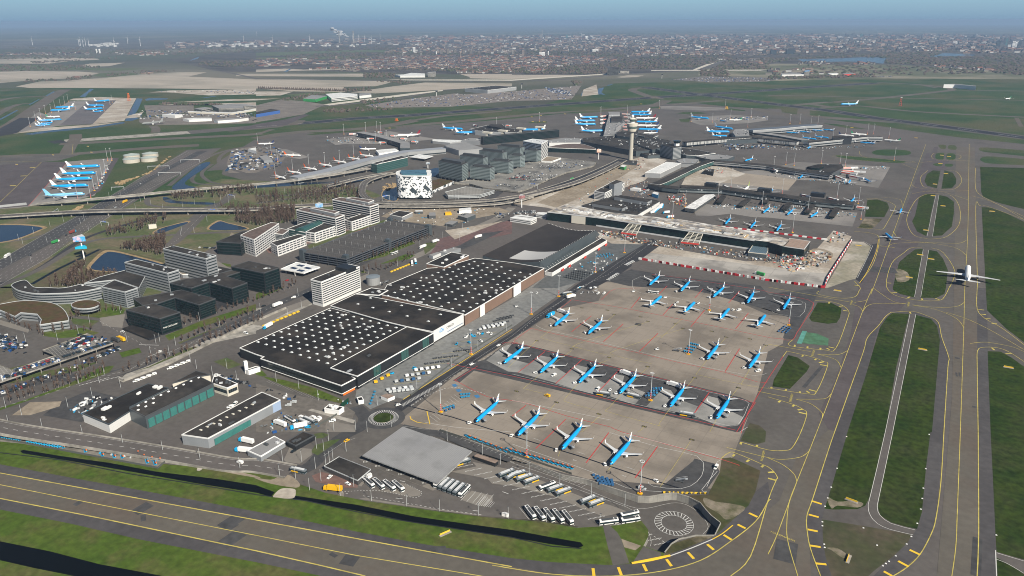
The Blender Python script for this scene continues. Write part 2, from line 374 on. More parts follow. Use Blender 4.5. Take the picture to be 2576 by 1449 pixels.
def road(name,pts,wd,m,lay=3,smooth=0,surf=None):
 pts=P(pts)if isinstance(pts,str)else pts
 if smooth:pts=sm(pts,smooth)
 zz=LH(lay);f=(lambda p:Wy(p,zz))if surf=='yard' else(lambda p:W(p,zz))
 b=MB();strip(b,[f(p)for p in pts],wd);return b.build(name,m,kind='structure')
R1='400,337.5 475,333 644,319 719,314 894,298 1019,291 1288,271 1413,262 1538,253 1663,244 1763,238 1932,227 2040,219 2200,209'
R2='1620,219.5 1763,238 1932,260 2082,277.5 2194,296 2332,313 2576,346 2800,378'
rw=P(R1);road('runway_shoulder',rw,75,asph,4);road('runway',rw[2:],45,mat('runway_asphalt',(.022,.025,.034),(.034,.036,.045),.01),5)
road('runway',P('162,355 475,333'),60,conW,5);road('runway',P('127,358.5 162,355'),60,asphN,6)
rw2=P(R2);road('runway_shoulder',rw2,75,asph,4);road('runway',rw2,45,MT['runway_asphalt'],6)
for r_ in(rw[2:],rw2):line(r_,1.4,'white',(60,60),7)
for s,wd in(('30: 0,960 400,965 1000,980 1800,995 2600,1010',25),('30: 650,1030 1150,985 1700,925 1850,905 1780,880 1500,850 1100,830',35),('30: 1850,905 2100,910 2700,918',25),('30: 250,1060 560,1030 650,1030',35),('30: 540,1085 900,1065 1200,1095 1600,1130 2600,1180',30),('30: 1700,885 1540,855',20),('20: 1390,975 1250,925 1210,905 1260,888 1350,885',40),('20: 1500,1000 1390,965',40),('30: 450,1050 640,1080',35),('30: 2500,1185 2550,1275',12),('10: 1620,1205 1900,1165 2100,1150 2576,1110',30),('10: 1000,1330 1600,1260 2100,1215 2576,1170 20: 500,1130 1250,1100 1400,1070',45),('10: 0,1395 400,1330 1000,1300 1400,1250 1620,1205',50),('20: 1000,1130 1400,1070 1560,1010',45),('30: -800,900 -300,870 0,870',10),('30: 0,1145 400,1160 900,1210 1500,1310 2700,1440',60),('30: 420,1165 700,1180 1050,1195',40),('30: 310,1150 350,1100',90),('20: 2100,1010 1900,1030 1600,1050',40),('20: 1700,1080 2200,1060 2700,1150',50),('00: -200,1390 60,1290 300,1130 500,990 640,910 700,900',50),('00: -200,1080 0,1010 220,975 500,975',28),('00: -300,1330 100,1080 300,1040',24),('00: 0,910 380,905 680,905',20),('01: -300,145 0,128 300,115 600,108 1000,80 1500,40 2000,12',40),('00: 600,1449 1200,1420 1900,1385 2576,1350 10: 200,1300',40),('01: 660,110 720,0 00: 760,1395 760,1350',30),('00: 1560,1335 1570,1300 1540,1265',24),('10: -200,1300 300,1260 400,1210',60)):
 road('far_taxiway',s,wd,asphW,5 if wd!=45 else 4,3)
ground('taxiway','10: -300,1330 0,1250 300,1200 480,1150 540,1155 380,1225 300,1260 0,1290',asphP,5)
for s in('10: 60,1345 300,1265 1000,1215 1490,1185 1400,1210 1000,1260 400,1320 100,1350','10: 500,1350 1000,1310 1090,1305 1050,1320 560,1360','10: 1610,1215 2000,1170 2576,1120 20: 0,1100 330,1088 200,1110 0,1140 10: 2300,1180 1700,1225','20: 350,1130 500,1100 900,1080 1150,1060 1300,1030 1500,1000 1440,990 900,1030 500,1070 380,1110','20: 480,1140 700,1120 1200,1095 1100,1110 700,1140','20: 1600,1010 1700,980 1900,965 2150,995 2000,1015 1650,1030','20: 1850,1035 2100,1020 2300,1010 2576,1045 30: 0,1060 20: 2576,1095 2200,1075 1950,1050','20: 2100,1100 2200,1090 2350,1110 2340,1118','20: 1650,1140 1750,1125 1900,1130 1960,1140 1800,1152','20: 1680,1200 1800,1190 1780,1230 1700,1230','20: 160,1225 350,1220 350,1238 180,1238','30: 130,1090 300,1095 290,1150 140,1130','30: 420,1110 800,1160 1030,1190 960,1200 700,1180 420,1160','30: 540,1195 1000,1220 1300,1240 2576,1405 2900,1449 2576,1449 1900,1380 1400,1310 1000,1250','30: 550,1240 700,1250 1000,1300 800,1290','20: 1390,1080 1480,1070 1500,1085 1400,1092','10: 1290,1285 1400,1280 1420,1292 1300,1297'):
 ground('grass_verge',P(s),grassF,5.5)
ground('remote_apron','00: 60,1290 300,1100 460,1150 700,1020 1000,1010 1170,1005 900,1250 600,1265 200,1330',concG,4)
ground('remote_apron','00: 600,1260 900,1010 1170,1010 930,1250 880,1252',mat('apron_dark',(.13,.12,.125),(.10,.095,.10),.01),5)
ground('taxiway','00: -400,1449 -200,1400 200,1185 390,1190 160,1345 60,1360',asphN,6)
ground('sand_field','00: 690,1010 740,990 1000,975 1370,990 1250,1215 930,1250 1170,1010',sand,4);ground('sand_field','00: 130,1345 400,1290 900,1255 1240,1225 900,1275 300,1330',sand,6)
ground('apron','01: -500,240 0,185 250,190 410,180 680,178 1000,150 1190,140 1180,170 950,520 700,575 200,640 -500,690',concG,4)
ground('taxiway','01: -500,200 0,185 500,180 680,178 280,625 -500,690',asphP,5)
ground('taxiway','01: -300,145 600,108 800,110 600,165 420,180 -300,230',asph,6)
line('01: 0,585 415,185 300,175 0,180',.9,'yellow',None,7);line('01: 285,625 680,178',1,'red',None,7);line('01: 725,100 735,0',.9,'yellow',None,7)
for s in('01: 100,420 160,418','01: 205,322 265,320','01: 300,238 355,236'):line(s,5,'yellow',None,7)
ground('service_road','01: 1140,140 1195,140 1010,470 900,530 860,520 980,440',asphP,6)
ground('apron','10: 280,1300 440,1330 850,1360 1100,1449 D: 930,395 760,400 660,420 520,430 560,400 600,375',asph,4)
ground('apron_concrete','11: 800,10 900,0 1290,0 D: 1100,350 980,330 900,340 820,350',concG,4)
ground('apron_concrete','11: 80,60 300,50 535,130 440,150 290,130',concG,4)
ground('apron_concrete','20: 1490,1070 1700,1065 2180,1085 2130,1110 1900,1112 1500,1098',concG,6)
ground('apron_concrete','20: 1820,1180 2200,1155 2576,1180 30: 0,1210 -200,1240 20: 1900,1260 1800,1225',concG,5)
ground('apron','10: 1800,1340 1850,1300 20: 600,1180 580,1330 D: 1400,362 1200,372 1100,350',asph,4)
ground('apron_concrete','21: 2000,340 2200,290 2576,250 31: 300,180 1230,230 1110,440 200,470 0,500 21: 1960,400',concG,4)
ground('apron_asphalt','31: 290,360 600,370 1110,440 1060,520 400,490 200,465',asph,5)
ground('apron_concrete','21: 2040,380 2230,400 2576,440 31: 200,465 290,360 0,320 21: 2300,290',mat('apron_sandy',(.30,.26,.215),(.25,.215,.18),.02,brick=('pos',7.5,7.5,.16,(.15,.13,.11),.4)),5)
ground('construction_ground','21: 1830,170 2100,210 2350,300 2000,430 1700,420',sand,5)
ground('apron_concrete','21: 1800,580 2000,610 2576,640 31: 900,690 850,830 0,740 21: 1850,720',concG,5)
ground('apron_asphalt','21: 2050,840 1850,740 2200,700 31: 0,760 850,830 880,860 640,870 560,950 0,900',asph,5)
ground('construction_ground','21: 0,600 300,500 900,250 1080,190 1330,120 1560,160 1330,370 1130,440 830,620 420,660 350,640',sand,4)
ground('construction_ground','21: 250,590 800,330 1000,230 1300,200 1100,330 830,480 450,640',sandD,5)
ground('construction_ground','21: 840,880 1060,940 1200,980 2350,1180 31: 100,1180 420,1130 660,870 840,930 560,1449 21: 1280,1160 1250,1060 1000,1000 870,940',sand,4)
ground('construction_ground','21: 1290,1160 1350,1090 2300,1200 31: 400,1290 600,1300 560,1449 21: 2576,1380',mat('worn_concrete',(.37,.35,.325),(.27,.255,.235),.02,brick=('pos',20,20,.4,(.2,.19,.18),.5),c3=(.19,.18,.17),sc3=.02),5)
ground('construction_ground','31: 850,980 960,985 1030,1030 1045,1060 900,1350 820,1370 600,1449 570,1449',mat('bare_sandy_grass',(.30,.27,.22),(.10,.11,.06),.012,c3=(.36,.33,.29),sc3=.012),6)
ground('asphalt_strip','31: 1045,1010 1100,1000 1040,1200 940,1400 880,1360 1000,1130',asphN,6)
road('gravel_road','31: 50,1200 380,1170 480,1060 620,1100 580,1180',8,sandD,7,5)
ground('main_apron','22: -10,515 190,400 600,118 700,130 D: 1509,712 1600,700 1770,722 22: 2576,270 32: 290,290 170,420 150,560 0,640 D: 1905,990 1842,1152 1800,1230 1480,1205 1190,1130 1000,1063 1140,948',conc,4)
ground('stand_asphalt','21: 1200,1260 1290,1180 2576,1390 31: 540,1449 32: 470,120 250,520 150,500 230,300 -100,180 22: 2576,210 2500,200 2000,60 1700,0 21: 1450,1449 1180,1430 920,1370',asphD,5)
ground('apron_asphalt','21: 1210,1190 1290,1180 2576,1380 31: 520,1449 32: 0,60 22: 2500,-20 21: 1600,1330 1200,1260',asph,6)
ground('stand_asphalt','12: 2440,700 22: 0,545 300,610 2300,1100 2440,1160 2300,1449 2250,1449 -600,780',asphD,5)
def stand(s):ground('stand_concrete',s,concL,6)
stand('12: 2300,720 2480,590 22: 0,560 -100,690 170,760 60,850 -40,840');stand('22: 60,850 290,680 400,700 380,760 545,860 440,955');stand('22: 440,960 640,770 760,800 740,860 945,965 840,1075')
stand('22: 860,1040 1035,865 1130,885 1110,960 1340,1050 1230,1180');stand('22: 1350,1190 1520,1010 1600,1030 1650,1110 1870,1190 1820,1280');stand('22: 1820,1280 1975,1085 2070,1110 2100,1190 2330,1300 2290,1370 2110,1400')
ground('stand_asphalt','23: 1490,560 1850,270 2050,320 2090,400 1960,580 1860,610 1560,600',asphD,6);ground('stand_asphalt','23: 1490,590 1700,470 1840,265 1930,380 1870,500 1740,575',asphD,7)
ground('service_road','12: 1980,930 2210,780 2285,730 22: -20,530 12: 2050,950',asphD,6)
ground('service_road','12: 1480,1120 2576,450 D: 1448,718 1560,640 1640,600 1668,612 1560,690 1420,765 1300,845 1140,945 1010,1035 1000,1046 990,1030',asphN,5)
ground('cargo_yard','12: 1010,1030 1790,560 2090,385 2576,110 21: 340,1330 950,1000 1300,1010 1000,1200 640,1400 D: 1280,830 1016,1004 1000,1000 12: 1150,1220 1000,1100',mat('cargo_yard_asphalt',(.15,.155,.155),(.185,.185,.18),.02),5)
ground('cargo_yard','21: 330,1340 950,1000 1330,1010 880,1270 700,1380 450,1449 200,1449',mat('slate_asphalt',(.085,.092,.095),(.11,.115,.118),.03),6)
line('12: 1480,1122 2000,790 2576,415',1.0,'bright',None,7)
line('12: 1560,1180 1860,960 2200,760 2576,560 22: 160,370 500,130 620,20 D: 1530,690 1640,610',.3,'white',(3,3),8)
line('12: 1470,1180 1860,960',3.5,'white',(.5,1),8);line('12: 1470,1200 2576,480 22: 250,280 D: 1450,735 1600,630',.25,'white',None,8)
for k in range(10):
 x0,y0=1390+k*96,972-k*62
 line([((1024+(x0)*.3975)*.6289,(1152+y0*.3975)*.6289),((1024+(x0+270)*.3975)*.6289,(1152+(y0-35)*.3975)*.6289)],.4,'yellow',None,8)
for s in('22: 2440,1155 2000,1040 1560,925 1080,812 700,715 330,630 0,545 12: 2480,560','22: -650,760 0,885 420,985 1250,1190 1800,1320 2250,1430','22: 190,405 600,500 1280,655 1660,745 2150,850 2470,945 2576,945','22: 600,118 1000,180 1500,275 2240,425 2600,500 32: 150,510','12: 1990,920 2250,1060 2400,1110 D: 1316,1012 22: 560,1290 1000,1400 D: 1566,1087 1823,1158 1860,1172','32: 150,690 -10,930 -200,1250 D: 1864,1090','32: 150,520 250,520 290,450 400,280 460,150 300,95 0,40 22: 2450,10 D: 1720,700 1640,690','22: 190,405 20,530 60,548 12: 2560,565','22: 480,210 600,118','22: 900,120 960,60 1040,10 1300,0','12: 2000,930 2230,785','22: 2450,1150 2260,1449'):
 line(s,.8,'red',None,8,smooth=2)
for s in('22: 2576,300 2100,200 1600,90 1300,50 21: 1210,1430 1300,1330 1900,1390','22: 0,1130 560,1240 1000,1330','22: 1080,830 1560,940 2000,1050 2350,1130 2370,1200 2300,1340 2200,1390 1800,1290 1250,1170 420,965 0,865','22: 240,370 330,420 620,480 1280,640 1660,730 2150,835 2440,880 2560,860','23: 980,5 1470,150 1860,240 1930,370 1860,500 1700,570 1420,545 1370,500','32: 40,235 100,260 320,285 380,180 330,130 0,60','23: 1115,10 2030,245 2065,300 1960,550','22: 2370,1400 2290,1449','23: 0,120 400,260 800,400 1150,560 1500,600 1800,605','23: 2065,395 1910,580 1960,600','12: 1700,1350 2000,1400 2576,1449'):
 line(s,.45,'white',None,8,smooth=2)
for s in('22: 330,640 60,850','22: 705,720 440,960','22: 1080,820 840,1075','22: 1985,1050 1820,1280','22: 1120,360 920,540','22: 1470,455 1280,640','22: 2290,610 2145,840','22: 600,440 800,280','22: 540,1320 410,1449','22: 140,1180 0,1290','23: 410,0 240,165','23: 975,5 745,310','23: 1465,145 1240,460','22: 1940,220 1800,390','22: 1290,90 1200,200','22: 1620,160 1520,270','22: 2380,250 2250,410','22: 1560,-20 1480,60','22: 1920,10 1840,100','22: 2290,30 2180,150'):
 line(s,1.1,'red',None,8)
for s in('22: 245,530 -40,800','22: 600,630 475,720 150,980 150,1020 420,1080','22: 980,720 830,800 550,1090 560,1150 850,1230','22: 1370,800 1260,900 980,1200 980,1250 1500,1390','22: 1830,910 1740,1020 1490,1350 1500,1390','22: 2270,1010 2190,1120 2060,1320 1990,1449','23: 1795,95 1490,553','22: 590,240 430,390 315,480 320,510 700,610','22: 1370,340 665,560 700,610 1030,690','22: 1720,410 1060,620 1040,680 1400,760','22: 2150,500 1880,830 1900,880 2330,970','22: 2545,580 2320,940 2350,975 2576,1010','22: 430,1170 230,1400','22: 880,1290 700,1449','22: 1330,1400 1270,1449','23: 530,60 465,245','23: 1200,90 955,400','22: 1030,270 920,360','22: 1710,310 1500,500'):
 line(s,.35,'yellow',None,9,smooth=3)
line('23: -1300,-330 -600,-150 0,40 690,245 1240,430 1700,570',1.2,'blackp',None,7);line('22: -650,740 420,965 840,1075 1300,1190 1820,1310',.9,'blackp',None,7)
for s in('22: 1560,200 1640,190','22: 1240,360 1300,370'):line(s,6,'patch',None,7)
line('12: 1560,1190 1700,1090 1900,1010 2020,1000 2300,1060',.5,'white',(1.5,1.5),8)
for k in range(11):u,v=1750+k*24,1290-k*22;line('12: %d,%d %d,%d'%(u,v,u+75,v+55),.3,'white',None,8)
line('12: 1550,1290 1560,1320 1620,1350 1750,1370 1720,1240',1.2,'bright',None,8)
for s in('12: 1980,985 2020,975','12: 2020,1035 2060,1025','12: 2205,1095 2245,1085'):line(s,5,'bluep',None,8)
ground('taxiway_asphalt','2080,1449 2140,1140 2175,1010 2240,760 2300,580 2335,400 2350,370 2360,370 2340,480 2280,700 2250,760 2200,1000 2130,1300 2110,1449',asphP,4)
ground('taxiway_asphalt','D: 2190,640 2250,600 2330,385 2395,385 2300,640 2290,700 2280,760 2250,800 2222,860 2140,1130 2050,1110 2090,1090 2060,1040 2100,960 2140,840 2160,720',asphP,4)
ground('taxiway_asphalt','D: 2357,1449 2395,1000 2400,700 2405,370 2452,370 2460,700 2462,1449 2440,1700 2300,1700',asphW,5)
ground('taxiway_asphalt','D: 2235,1449 2040,1449 2035,1350 2075,1250 2140,1100 2085,1080 2000,1160 1960,1260 1850,1350 1700,1420 1560,1449 1500,1700 2200,1700',asphW,5)
ground('taxiway_asphalt','03: -400,330 0,410 1000,590 2576,880 13: 1000,1080 2576,1355 23: 0,1355 600,1440 1000,1449 D: 1640,1500 1640,1800 900,1560 13: 640,1340 0,1195 03: 1000,860 0,665 -400,590',asphW,5)
def gr(s,m=grass,smooth=0,name='grass_verge',lay=6):
 p=P(s);ground(name,sm(p,smooth,True)if smooth else p,m,lay)
gr('31: 2135,230 2700,245 2700,700 2576,655 2350,600 2260,570 2165,530 2145,480');gr('31: 2150,635 2240,640 2380,690 2700,840 32: 2700,640 2400,410 2205,225 2192,0',grass)
gr('32: 2210,635 2340,640 2450,700 2700,880 33: 2700,1320 2300,1205 2290,1040 2265,500 2240,0');gr('33: 2300,1260 2450,1340 2600,1449 2700,1800 2330,1800')
ground('service_road','33: 2295,1210 2700,1345 2700,1449 2620,1440 2420,1330 2300,1262',asph,6)
gr('32: 1420,260 1250,252 1200,290 1130,390 1090,520 980,890 800,1449 33: 790,40 640,550 570,770 650,780 900,776 980,740 1005,690 1030,640 1180,0 32: 1290,800',grass)
gr('32: 1490,270 1560,290 1640,310 1700,380 1730,520 1700,870 1650,1449 33: 1635,0 1590,360 1550,800 1500,975 1380,950 1240,910 1130,840 1100,780 1120,640 1255,0 32: 1390,800',grass)
gr('33: 545,880 960,945 1450,1030 1400,1120 1250,1260 1100,1370 950,1500 700,1600 640,1449 580,1260 555,1100',mat('grass_brown',(.035,.05,.02),(.085,.068,.05),.018,c3=(.055,.06,.03),sc3=.03))
gr('31: 1560,1055 1480,1060 1400,1120 1320,1190 1255,1449 32: 1260,20 1330,60 1475,95 1490,0',grass);gr('31: 1615,1065 1700,1080 1760,1150 1810,1270 1790,1449 32: 1775,60 1690,100 1540,97 1545,0',grass)
gr('31: 1685,505 1580,505 1520,540 1480,720 1450,780 1500,880 1590,925 1610,880 1640,700');gr('31: 1722,512 1800,530 1870,580 1870,700 1850,830 1750,920 1655,925 1680,700')
gr('31: 1735,270 1660,265 1600,300 1575,370 1600,420 1700,445');gr('31: 1775,265 1860,290 1895,350 1890,400 1850,445 1745,450')
for s in('31: 1695,95 1690,150 1770,152 1780,92','31: 1805,95 1880,100 1880,155 1800,152','31: 1660,200 1750,192 1745,222 1690,220','31: 1790,198 1860,205 1850,226 1785,224','31: 1715,10 1790,12 1785,48 1740,48','31: 1820,12 1890,18 1890,58 1815,50','31: 1045,88 1100,60 1250,55 1400,65 1440,90 1400,110 1240,118 1100,110','31: 680,115 800,120 1300,165 1385,180 1300,190 1000,170 750,140','31: 2120,50 2200,35 2700,80 2700,130 2300,92 2160,75','31: 2135,150 2200,125 2450,140 2700,170 2700,215 2250,197 2160,178'):gr(s,grassF,3)
gr('31: 1000,565 1100,558 1200,590 1220,640 1170,735 975,732',grass);gr('31: 970,748 1150,752 1080,830 1040,850 910,842',grassD)
gr('32: 500,145 640,150 740,205 725,300 690,350 600,360 440,335 415,300',grass);ground('green_painted_patch','32: 360,440 500,460 610,510 605,580 345,555',mat('green_patch',(.07,.17,.10),(.06,.12,.07),.1),6);ground('green_painted_patch','32: 345,430 392,435 340,560 288,558',mat('teal_patch',(.10,.28,.24),(.07,.2,.17),.1),7)
gr('32: 205,675 300,700 420,785 390,840 220,1015 45,990 60,920',grass);gr('1886,1064 1910,1070 1927,1085 1925,1112 1900,1118 1862,1108',MT['grass_brown'])
gr('23: 2110,265 2200,255 2350,320 2500,390 2450,600 2380,740 2250,860 2050,1040 2095,925 2000,850 1945,790 1890,720 1830,690 1780,640 1970,630 2090,410',mat('grass_brown2',(.075,.058,.035),(.04,.055,.018),.02,c3=(.09,.075,.05),sc3=.03))
ground('bare_earth',sm(P('23: 1930,660 2050,700 2200,720 2350,760 2250,850 2150,880 2080,820 1950,740'),3,True),mat('bare_earth',(.25,.21,.17),(.08,.08,.04),.08),7)
gr('23: 1600,1130 1850,1050 2040,1045 1960,1080 1700,1190 1520,1252 1535,1218',grassD)
for s in('33: 590,650 700,700 860,690 960,720 900,760 700,740 640,770','33: 590,1165 700,1170 800,1240 760,1270 640,1190','31: 1290,1260 1400,1290 1420,1370 1300,1385'):gr(s,MT['bare_earth'],3,'bare_earth',7)
ground('service_road','32: 1425,255 1487,262 33: 1255,0 1120,640 1105,760 1130,840 1240,920 1480,985 1460,1035 1230,980 1080,900 1010,800 1010,740 1030,640 1180,0',asph,7)
ground('service_road','33: 545,880 570,770 650,782 900,778 1010,740 1010,800 1080,900 960,945',asph,6);ground('service_road','31: 1560,1055 1620,1060 1545,1449 32: 1535,90 1470,90 31: 1490,1449',asph,7)
ground('service_road','31: 1688,505 1722,510 1650,940 1597,935',asph,7);ground('service_road','31: 1738,262 1770,262 1745,452 1700,450',asph,7);ground('service_road','31: 1778,80 1800,80 1790,160 1765,160',asph,7)
for s in('32: 1428,262 33: 1180,0 1030,640 1008,750 1030,840 1100,920 1230,980 1460,1035','32: 1487,265 33: 1255,0 1120,640 1100,760 1130,840 1240,920 1480,985','31: 1562,1060 32: 1475,88','31: 1618,1065 32: 1538,88','31: 1690,510 1600,930','31: 1720,512 1655,930'):line(s,.5,'white',None,9,smooth=2)
YL=['33: 1850,1449 1890,1150 1905,800 1935,0 32: 1940,1449 1970,400 1980,0 31: 1985,1449 2010,900 2020,300 2025,0 30: 2030,1449','33: 300,1449 200,1100 190,900 215,700 290,500 490,0 32: 490,1449 740,800 950,240 1050,0 31: 1060,1449 1440,400 1590,0','33: 0,1230 80,1060 200,740 290,500','31: 1590,480 2020,470','32: 1450,170 1700,195 1900,185 1980,140','32: 1390,158 1100,155 1000,180 955,235','32: 1390,158 1250,130 1060,0','32: 1450,170 1700,220 1900,310 1970,400','32: 850,165 920,190 955,235','32: 870,145 980,125 1005,105','32: 820,140 0,-10','32: 800,630 700,670 490,665','32: 500,665 680,720 735,800','32: 430,640 0,565','32: 635,1065 560,1115 280,1118','32: 280,1118 430,1165 540,1250 545,1305','32: 200,1100 -100,1040','33: 415,190 330,250 150,275 0,257 23: 2160,155','33: 0,260 150,330 260,420 290,500','31: 1205,1040 1280,1000 1600,990 1900,1000 1995,970','31: 1260,880 1350,960 1700,1005 1900,1050 1995,1120','31: 1440,400 1500,440 1700,460','31: 1350,620 1330,560 1200,540 1000,560','31: 1450,500 1700,470 2010,560','31: 2050,520 2300,600 2576,760','32: 1785,242 2000,310 2250,430 2576,620','32: 2035,558 2200,545 2450,590 2576,640','31: 1520,190 1700,170 2015,165','31: 920,70 930,110 1000,140','31: 1495,255 1350,200']
for s in YL:line(s,.75,'yellow',None,9,smooth=5)
ED=['33: 1770,0 1740,500 1690,870 1640,1030 1530,1230 1400,1360 1260,1449','32: 1240,245 1450,235 1600,280 1710,340 1750,500 1820,700 1810,800 1770,1449','32: 1240,242 1180,290 1110,380 1000,500 960,640 830,1000 670,1449 33: 605,190 450,670 390,850 395,1000 430,1180 530,1449','33: 2115,0 2120,1000 2105,1449','32: 2105,0 2105,210 2190,310 2350,400 2576,570','32: 2115,1449 2105,800 2110,630 2170,597 2300,600 2420,640 2576,740','31: 2110,1449 2090,640 2130,620 2200,625 2576,760','31: 2090,240 2085,400 2120,500 2300,600 2576,730','31: 1690,500 1600,505 1510,545 1450,620 1395,765 1460,910 1590,950 1660,955 1800,930 1920,815 1930,650 1860,530 1740,500 1690,500','31: 1610,265 1535,335 1550,410 1600,440 1750,455 1880,450 1950,370 1900,280 1800,265','31: 1550,1040 1440,1045 1360,1100 1245,1200 1190,1400 32: 1230,40 1330,90 1530,125 1720,125 1780,80 1830,-20','31: 1640,1045 1760,1090 1880,1280 32: 1830,-10','31: 990,550 1150,560 1270,610 1270,660 1200,790 1160,850 1110,858 900,840','32: 470,125 620,135 740,170 810,230 800,310 680,610 560,622 220,580 250,520','32: 190,635 430,690 560,740 600,780 490,1040 400,1065 0,1005','32: 150,690 190,635','32: 0,1095 250,1170 350,1220 390,1270 330,1449 33: 245,155 170,185 0,180 23: 2300,100','23: 2100,270 2180,210 2260,215 2576,350','33: 0,350 60,400 95,460 80,490 0,690 23: 2400,1250 2200,1449','32: 515,30 500,60 700,100 870,90 920,20 31: 930,1449 870,1380','31: 870,880 1050,900 1120,960 1060,1200 920,1400','31: 1650,110 1700,90 1920,110 1915,150 1700,155 1650,135 1650,110','31: 640,110 1410,170 1410,185 900,160 640,125']
for s in ED:line(s,.9,'yellow',None,9,smooth=4)
EDD='23: -200,1340 400,1430 1000,1449 1500,1400 1900,1290 2200,1100 2450,900 2576,700 33: 30,680'
line(EDD,1.0,'yellow',None,9,smooth=5)
for s in('03: -400,330 0,412 1000,595 2576,885 13: 1000,1070 2576,1355','03: -400,600 0,668 1000,865 2576,1195 13: 0,1195 640,1340 1100,1449','03: -400,430 0,530 1000,730 2576,1040 13: 1000,1240 2576,1500'):line(s,.9 if '530' in s else 1.3,'yellow',None,9)
for k in range(9):
 for s in('23: 815,1370 825,1449','23: 1070,1360 1100,1440','23: 1320,1330 1355,1400','23: 1555,1280 1605,1350','23: 1770,1210 1830,1275','23: 1965,1130 2030,1185','23: 2130,1035 2210,1085','23: 2270,930 2350,970','23: 2385,815 2470,855','33: 445,695 540,725','33: 410,830 510,857','33: 400,980 500,1000','33: 425,1142 530,1158','33: 480,1322 588,1332','33: 1425,1185 1530,1235','33: 1310,1298 1415,1355','33: 1165,1402 1250,1449')if k==0 else():line(s,1.7,'bright',None,9)
for s in('32: 610,155 620,142','32: 715,185 755,180','32: 755,225 805,232','32: 265,590 272,572','32: 395,605 400,588','32: 525,618 530,602','32: 590,605 620,620','32: 610,592 670,605','32: 340,690 355,678','32: 470,725 485,712','32: 515,752 560,742','32: 525,770 600,785','32: 30,1010 38,995','32: 178,1035 182,1018','32: 320,1058 322,1040','32: 385,1035 420,1060','32: 412,1022 485,1040','32: 105,1150 125,1135','32: 245,1192 268,1175','32: 300,1228 350,1218','32: 310,1250 385,1268','33: 0,408 60,402','33: 0,465 80,486','32: 1240,50 1298,45','32: 1405,100 1428,88','32: 1555,122 1545,105','32: 1685,105 1725,118','32: 1435,258 1428,240','32: 2115,215 2175,222','32: 2140,262 2195,268','32: 2180,308 2240,310','32: 2250,358 2305,360','32: 2250,600 2278,625','32: 2390,660 2455,660','31: 1190,1397 1240,1400','31: 870,1420 920,1425','23: 2220,245 2240,225','23: 2360,300 2385,280','23: 2510,355 2530,335','23: 2300,125 2305,102','23: 2465,152 2465,130'):
 line(s,1.6,'yellow',None,9)
line('33: 2290,1190 2300,1449',.8,'white',None,9);line('33: 2300,1215 2700,1335',.5,'white',None,9);line('33: 2300,1280 2420,1330 2620,1449',.5,'white',None,9,smooth=4)
line('31: 850,975 960,980 1035,1025 1042,1050 900,1345',.6,'white',None,9,smooth=3);line('31: 1110,960 1090,1080 1000,1280 920,1400',.8,'bright',None,9,smooth=3)
for s,wd in(('03: 750,738 818,697',4),('03: 1350,815 1510,722',8),('03: 1415,872 1468,858',7),('03: 2235,965 2420,845',10),('03: 2270,975 2372,912',7),('03: 2225,1145 2425,1010',10),('13: 762,1250 795,1225',5),('13: 905,1340 975,1245',9),('33: 165,1305 195,1100',12),('32: 1900,890 1895,850',1.5),('32: 1928,890 1928,850',1.5),('32: 2075,1205 2078,1188',3),('32: 1905,712 1905,698',4),('33: 2090,1449 2110,1065',5),('31: 1010,1255 1290,1275',22),('32: 360,1000 540,790',3),('13: 1760,1190 1910,1180',6)):
 line(s,wd,'patch',None,8)
def flat_text(txt,p,size,dirpt,col,lay=9,mirror=False,font_x=1.0,surf=None):
 cu=bpy.data.curves.new('lettering','FONT');cu.body=txt;cu.align_x='CENTER';cu.align_y='CENTER';cu.size=size
 o=bpy.data.objects.new('tmp',cu);COL.objects.link(o);bpy.context.view_layer.update()
 me=bpy.data.meshes.new_from_object(o.evaluated_get(bpy.context.evaluated_depsgraph_get()));bpy.data.objects.remove(o)
 me.materials.clear();me.materials.append(col)
 a=W(p,lay*LZ);c=W(dirpt,lay*LZ);ang=math.atan2(c.y-a.y,c.x-a.x)
 t=bpy.data.objects.new('painted_lettering',me);COL.objects.link(t);t.location=a;t.rotation_euler=(0,0,ang);t.scale=(font_x,1,1)
 tag(t,kind='structure');return t
for s,t,sz,fx in(('33: 148,1050 250,1090','MAXSPAN69M',2.3,1),('23: 2525,240 2535,200','MAXSPAN29M',2.6,.9),('32: 235,1105 242,1080','MAXSPAN36M',2.9,.85),('32: 455,655 462,635','MAXSPAN36M',2.9,.85),('32: 840,148 848,128','MAXSPAN36M',2.9,.85),('32: 1415,163 1418,145','MAXSPAN65M',2.9,.85),('31: 1200,1033 1140,1025','MAXSPAN69M',3,1)):
 a,c=P(s);flat_text(t,a,sz,c,yel,font_x=fx)
for s,t in(('23: 1810,77','A31'),('22: 1330,1393','A32'),('22: 875,1268','A33'),('22: 447,1150','A34'),('22: 45,1038','A35'),('22: 2278,1003','A41'),('22: 1838,902','A42'),('22: 1365,790','A43'),('22: 975,698','A44'),('22: 603,611','A45'),('22: 252,530','A46'),('22: 2155,494','A52'),('22: 1722,407','A53'),('22: 1367,335','A54'),('22: 1028,266','A55'),('22: 703,200','A56'),('22: 2550,575','A51'),('22: 1645,360','A63'),('22: 1293,290','A64'),('22: 960,223','A65'),('22: 2010,435','A62'),('22: 2393,512','A61')):
 a=P(s)[0];q=W(a);c=proj((q.x-10,q.y,0));c2=proj((q.x+2,q.y,0));c3=proj((q.x-2,q.y,0))
 line([c2,c3],2.0,'blackp',None,8);flat_text(t,a,1.9,c,yel)
